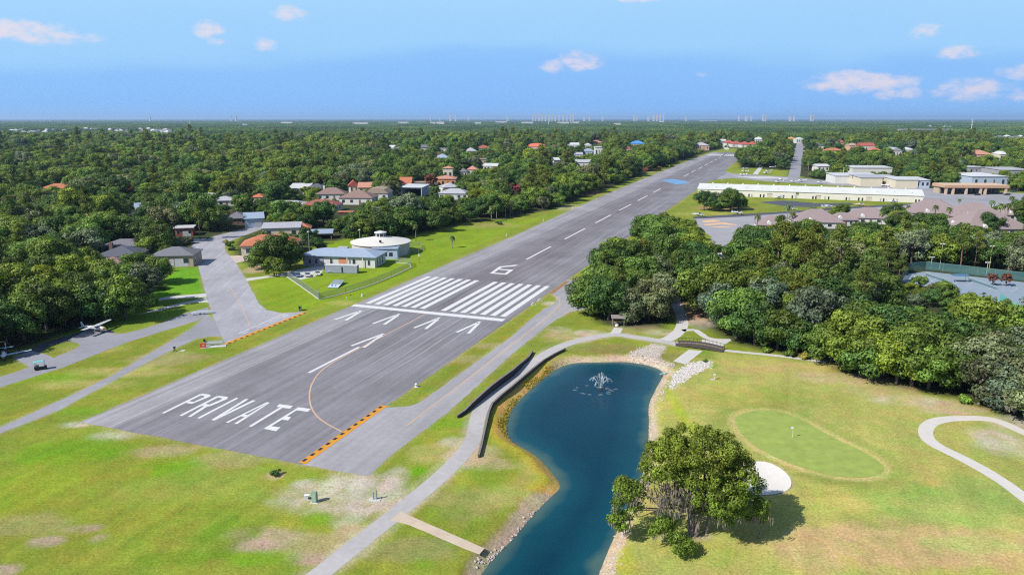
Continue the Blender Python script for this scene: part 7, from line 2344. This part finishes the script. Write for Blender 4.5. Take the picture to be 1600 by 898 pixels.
for p in placed:
    grid.setdefault(gkey(p[0], p[1]), []).append(p)
foot_grid = {}
for x, y, r in FOOT:
    for i in range(int((x - r - 6) // 20), int((x + r + 6) // 20) + 1):
        for j in range(int((y - r - 6) // 20), int((y + r + 6) // 20) + 1):
            foot_grid.setdefault((i, j), []).append((x, y, r))
LAWN0 = LAWNS[0][0]
OPEN2 = GP([(345, 372), (372, 362), (400, 352), (372, 398), (368, 412), (352, 395)])
cand = []
D = 150.0
while D < 1750:
    sp_ = 8.0 if D < 380 else 8.8 if D < 700 else 10.5 if D < 1100 else 13.0
    W_ = D * 1.1 + 60
    x = -W_
    while x < W_:
        cand.append((x + rng.uniform(-.42, .42) * sp_, D + rng.uniform(-.42, .42) * sp_, sp_))
        x += sp_
    D += sp_
xs_, ys_ = np.array([c[0] for c in cand]), np.array([c[1] for c in cand])
dA, dG, dC, dL, dO = sdist(AIR, xs_, ys_), sdist(GOLF, xs_, ys_), sdist(COURT, xs_, ys_), sdist(LAWN0, xs_, ys_), sdist(OPEN2, xs_, ys_)
ok = (dA > 3.0) & (dG > 2.5) & (dC > 1.5) & (dL > 2.0) & (dO > 3)
for i in np.nonzero(ok)[0]:
    x, y, sp_ = cand[i]
    u, v, d = proj(x, y, 0)
    if u < -420 or u > 2050:
        continue
    base_s = sp_ / 7.9 * (rng.uniform(.62, 1.15) if rng.random() < .6 else rng.uniform(1.1, 1.5))
    t_ = noise.noise((x / 55, y / 75, 2.2)) + .5 * noise.noise((x / 18, y / 18, 7.7))
    q = rng.random()
    tone = "light" if t_ > .40 else "dark" if t_ < -.12 else "mid"
    if q < .10:
        tone = "grey"
    elif q < .22:
        tone = rng.choice(("dark", "mid", "light"))
    spc = "oak"
    pw = .05
    if 1180 < u < 1420 and 395 < v < 520:
        pw = .30
    elif u > 1100 and v < 330 or 780 < u < 1000 and v < 330:
        pw = .14
    qq = rng.random()
    if qq < pw:
        spc = "pine"
    elif qq < pw + .02:
        spc = "palm"
    h = {"oak": 11.5, "pine": 15, "palm": 8.5}[spc] * base_s
    r = {"oak": 5.6, "pine": 3.6, "palm": 2.0}[spc] * base_s
    k = (int(x // 20), int(y // 20))
    if any(math.hypot(x - fx_, y - fy_) < fr + r * .35 for fx_, fy_, fr in foot_grid.get(k, ())):
        continue
    if any(segdist(pts, x, y) < hw + r * .25 for pts, hw in LINES):
        continue
    gx_, gy_ = gkey(x, y)
    bad = False
    for ii in (-1, 0, 1):
        for jj in (-1, 0, 1):
            for px, py, ps in grid.get((gx_ + ii, gy_ + jj), ()):
                if math.hypot(px - x, py - y) < 4.6 * ps * .9:
                    bad = True
    if bad:
        continue
    if blocked(x, y, r, h):
        # a low shrubby tree may still stand in the sight line
        base_s *= .42
        h *= .42
        r *= .42
        if spc != "oak" or blocked(x, y, r, h, .9):
            continue
    TREES.append([x, y, base_s, spc, tone, rng.randrange(3), False])
print("trees", len(TREES))

# the nearest ones are things of their own, the rest of the wood is one mass
TONEW = {"dark": "dark green", "mid": "mid-green", "light": "yellow-green", "grey": "grey-green mossy"}
ORD = ["closest", "second closest", "third closest", "fourth closest", "fifth closest", "sixth closest", "seventh closest"]


def region(u, v):
    if u < 300 and v > 380:
        return "in the oak wood beside the left taxi lane"
    if u < 300:
        return "in the deep wood above the slate roofs"
    if u < 680 and v > 300:
        return "among the houses left of the round hall"
    if u < 1080 and v < 380:
        return "in the tree belt along the runway's far left edge"
    if u < 1090:
        return "in the grove between runway bend and pond"
    if v < 300:
        return "beyond the T-hangar row"
    if v < 400:
        return "among the mauve townhouses"
    if u < 1320 and v > 380:
        return "in the wood right of the footbridge path"
    if v > 540:
        return "on the wooded edge of the golf course"
    return "in the wood before the tennis courts"


RAD = {"oak": 5.6, "pine": 4.2, "palm": 3.2}
shown = []
for i, t in enumerate(TREES):
    u, v, d = proj(t[0], t[1], 0)
    inv = -35 < u < 1635 and v < 960
    t.append((u, v, d))
    shown.append((RAD[t[3]] * t[2] / d * (1.25 if t[6] else 1) if inv else 0, i))
shown.sort(reverse=True)
LIM = {"oak": 296, "pine": 90, "palm": 70}
cnt = {"oak": 0, "pine": 0, "palm": 0}
solo, mass = [], []
have = set()
for s_, i in shown:
    t = TREES[i]
    if s_ > 0 and cnt[t[3]] < LIM[t[3]]:
        cnt[t[3]] += 1
        solo.append(i)
        have.add((t[3], t[4] if t[3] == "oak" else "", t[5] if t[3] != "palm" else t[5] % 2))
    else:
        mass.append(i)
# words that single each tree out: by tone, size and how close it stands to a landmark
rank = {}
for i in solo:
    t = TREES[i]
    best = None
    for ph, lx, ly, reach in LAND:
        dd = math.hypot(t[0] - lx, t[1] - ly)
        if dd < reach and (best is None or dd < best[0]):
            best = (dd, ph)
    u, v, d = t[7]
    size = "small" if t[2] < .85 else "middling" if t[2] < 1.12 else "broad"
    if t[3] == "palm":
        size = "short" if t[5] % 2 == 0 else "tall"
    t.append(size)
    t.append(best)
    if best:
        key = (t[3], t[4] if t[3] == "oak" else "", size, best[1])
        rank.setdefault(key, []).append((best[0], i))
for key in rank:
    rank[key].sort()
LABEL = {}
for key, rows in rank.items():
    spc, tone, size, ph = key
    kind = {"oak": "oak", "pine": "pine", "palm": "palm"}[spc]
    tw_ = (TONEW[tone] + " ") if tone else ""
    for n, (dd, i) in enumerate(rows):
        if n < len(ORD):
            LABEL[i] = f"{size} {tw_}{kind}, {'the one' if len(rows) == 1 else ORD[n] + ' of its kind'} {'by' if len(rows) == 1 else 'to'} {ph}"
SRC = {}
for i in solo:
    x, y, s, spc, tone, k, ex, (u, v, d), size, best = TREES[i]
    lab = LABEL.get(i)
    grp = "trees " + region(u, v)
    if not lab:
        tw_ = TONEW[tone] + " " if spc == "oak" else ""
        lab = f"{size} {tw_}{spc} {region(u, v)}"
    if spc == "oak":
        me_ = OAK[tone][k]
        key = ("oak", tone, k)
    elif spc == "pine":
        me_ = PINE[k]
        key = ("pine", "", k)
    else:
        me_ = PALM[k % 2]
        key = ("palm", "", k % 2)
    tr_ = tree(spc + "_tree", me_, x, y, s, rng.random() * 6.28, lab, spc + " tree", grp, rng.uniform(.9, 1.12) if not ex else 1.0)
    if key not in SRC:
        ch = {c.name.split(".")[0]: c for c in tr_.children}
        SRC[key] = (ch["crown"], ch["trunk"])


def instancer(name, pts, idx, rot, scl, sources, label):
    me = bpy.data.meshes.new(name)
    me.from_pydata(pts, [], [])
    for nm_, ty, val in (("pick", "INT", np.array(idx, np.int32)), ("turn", "FLOAT_VECTOR", np.array(rot, np.float32)), ("size", "FLOAT_VECTOR", np.array(scl, np.float32))):
        a = me.attributes.new(nm_, ty, "POINT")
        a.data.foreach_set("value" if ty == "INT" else "vector", val.ravel())
    o = link(name, me)
    tag(o, label, kind="stuff")
    ng = bpy.data.node_groups.new(name, "GeometryNodeTree")
    ng.interface.new_socket("Geometry", in_out="INPUT", socket_type="NodeSocketGeometry")
    ng.interface.new_socket("Geometry", in_out="OUTPUT", socket_type="NodeSocketGeometry")
    gi, go = ng.nodes.new("NodeGroupInput"), ng.nodes.new("NodeGroupOutput")
    join = ng.nodes.new("GeometryNodeJoinGeometry")
    for src in sources:
        jj = ng.nodes.new("GeometryNodeJoinGeometry")
        for ob in src:
            oi = ng.nodes.new("GeometryNodeObjectInfo")
            oi.transform_space = "ORIGINAL"
            oi.inputs["Object"].default_value = ob
            oi.inputs["As Instance"].default_value = True
            ng.links.new(oi.outputs["Geometry"], jj.inputs[0])
        g2 = ng.nodes.new("GeometryNodeGeometryToInstance")
        ng.links.new(jj.outputs[0], g2.inputs[0])
        ng.links.new(g2.outputs[0], join.inputs[0])
    iop = ng.nodes.new("GeometryNodeInstanceOnPoints")
    ng.links.new(gi.outputs[0], iop.inputs["Points"])
    ng.links.new(join.outputs[0], iop.inputs["Instance"])
    iop.inputs["Pick Instance"].default_value = True
    for nm_, ty, sock in (("pick", "INT", "Instance Index"), ("turn", "FLOAT_VECTOR", "Rotation"), ("size", "FLOAT_VECTOR", "Scale")):
        na_ = ng.nodes.new("GeometryNodeInputNamedAttribute")
        na_.data_type = ty
        na_.inputs["Name"].default_value = nm_
        ng.links.new(na_.outputs["Attribute"], iop.inputs[sock])
    ng.links.new(iop.outputs[0], go.inputs[0])
    md = o.modifiers.new("planting", "NODES")
    md.node_group = ng
    return o


keys = list(SRC)
kidx = {k: i for i, k in enumerate(reversed(keys))}     # a join lists its inputs last first
pts, idx, rot, scl = [], [], [], []
for i in mass:
    t = TREES[i]
    key = ("oak", t[4], t[5]) if t[3] == "oak" else (t[3], "", t[5] % (2 if t[3] == "palm" else 3))
    if key not in kidx:
        key = keys[i % len(keys)]
    pts.append((t[0], t[1], 0))
    idx.append(kidx[key])
    rot.append((0, 0, rng.random() * 6.28))
    s = t[2]
    scl.append((s, s, s * rng.uniform(.85, 1.1)))
instancer("woodland_trees_foliage", pts, idx, rot, scl, [SRC[k] for k in keys], "the rest of the wood beyond the nearest trees")

# groves: the woods further off read as one mass
def grove_mesh(name, leaf, R0=48, n=58):
    cs, rs = [], []
    for i in range(n):
        q = R0 * math.sqrt((i + .5) / n) * 1.02
        th = i * 2.39996 + rng.uniform(-.2, .2)
        hh = rng.uniform(6.5, 11.5)
        cx, cy = q * math.cos(th), q * math.sin(th)
        for j in range(3):
            cs.append((cx + rng.gauss(0, 1.6), cy + rng.gauss(0, 1.6), hh - 1.8 - rng.random() * 2.5))
            rs.append(rng.uniform(2.4, 3.9))
    C, Nn, S, T = clumps(cs, rs, 3.4, 1.15, .8, .6, .35)
    return leaf_mesh(name, C, Nn, S, T, [leaf])


gsrc = []
for k, lf in enumerate((L_DARK, L_MID, L_DARK, L_LIGHT, L_MID)):
    o = link("distant_woodland_foliage", grove_mesh("grove_%d" % k, lf), None, None, (-1050 + 420 * k + (150 if k > 2 else 0), 1830 + 60 * (k % 2), 0))
    tag(o, "stretch of closed woodland beyond the airfield", kind="stuff")
    gsrc.append((o,))
pts, idx, rot, scl = [], [], [], []
D = 1760.0
while D < 13500:
    sp_ = 78.0 if D < 4000 else 130.0 if D < 7500 else 210
    W_ = D * .80 + 100
    x = -W_
    while x < W_:
        px, py = x + rng.uniform(-.3, .3) * sp_, D + rng.uniform(-.3, .3) * sp_
        s = sp_ / 76.0
        zs = rng.uniform(.85, 1.15) * (1 if s < 1.2 else 1.05)
        if not blocked(px, py, 40 * s, 10 * zs, .8):
            pts.append((px, py, 0))
            tn = noise.noise((px / 260, py / 420, 4.4)) + rng.uniform(-.25, .25)
            idx.append(3 if tn > .42 else rng.choice((1, 4)) if tn > .0 else rng.choice((0, 2)))
            rot.append((0, 0, rng.random() * 6.28))
            scl.append((s, s, zs))
        elif not blocked(px, py, 40 * s * .25, 10 * zs * .45, .8):
            pts.append((px, py, 0))
            idx.append(rng.choice((0, 1)))
            rot.append((0, 0, rng.random() * 6.28))
            scl.append((s * .3, s * .3, zs * .4))
        x += sp_
    D += sp_
print("groves", len(pts))
instancer("far_woodland_foliage", pts, [4 - i for i in idx], rot, scl, gsrc, "unbroken woods running to the horizon")

# ------------------------------------------------------------------ shrubs near enough to count
k = 0
SH = [(358, 384, 2.6, "dark", "clipped dark hedge clump beside the pale wall of the long orange-roofed house"), (354, 380, 2.0, "gold", "yellowish shrub at the upper end of the dark hedge clump"), (363, 391, 2.2, "dark", "dark shrub at the lower end of the hedge clump by the driveway"), (430, 742, 1.1, "dark", "small dark green plant in a ring of bare soil at the runway's end"), (503, 389, 3.0, "dark", "rounded dark shrub on the lawn behind the utility building"), (1258, 560, 2.0, "gold", "yellow-green shrub at the foot of the wood by the concrete path"), (1200, 551, 1.8, "light", "light green shrub just behind the concrete path right of the footbridge"), (1230, 556, 2.2, "mid", "green shrub between the two lighter ones behind the concrete path"), (1108, 492, 2.4, "light", "bright shrub on the bare ground right of the wood path"), (1125, 505, 2.6, "mid", "green shrub at the wood's edge above the bridge slab"), (1512, 630, 2.2, "light", "bright shrub under the mossy oaks above the golf loop"), (1030, 266, 5, "gold", "yellow-green scrub on the far left verge of the runway"), (1010, 268, 5, "rust", "brownish scrub on the far left verge of the runway"), (1045, 262, 5, "light", "bright green scrub nearest the far trees on the runway verge"), (255, 452, 2.2, "dark", "dark shrub at the corner of the bright green lawn"), (240, 474, 2.0, "mid", "shrub beside the pale driveway under the oaks"), (1320, 580, 2.2, "mid", "low shrub at the near foot of the golf-side wood"), (780, 351, 2.5, "dark", "low dark shrub lying on the grass before the palm row"), (1440, 440, 2.4, "gold", "golden shrub at the corner of the tennis court"), (1100, 565, 0.9, "mid", "small tuft of green beside the white rocks")]
for u, v, s, tone, lab in SH:
    x, y = G(u, v)
    o = link("garden_shrub", BUSH[tone], None, None, (x, y, 0), rng.random() * 6)
    o.scale = (s, s, s * .85)
    tag(o, lab, "shrub")

# ------------------------------------------------------------------ the air
hz, nt, b = new_mat("haze_air")
nt.nodes.remove(b)
pv = N(nt, "ShaderNodeVolumePrincipled")
pv.inputs["Color"].default_value = (.50, .72, 1.0, 1)
pv.inputs["Density"].default_value = HAZE
pv.inputs["Anisotropy"].default_value = .2
nt.links.new(pv.outputs[0], nt.nodes["Material Output"].inputs["Volume"])
hb_ = MB().box(-46000, -46000, -4, 46000, 46000, 175)
tag(hb_.build("haze", hz), kind="stuff")
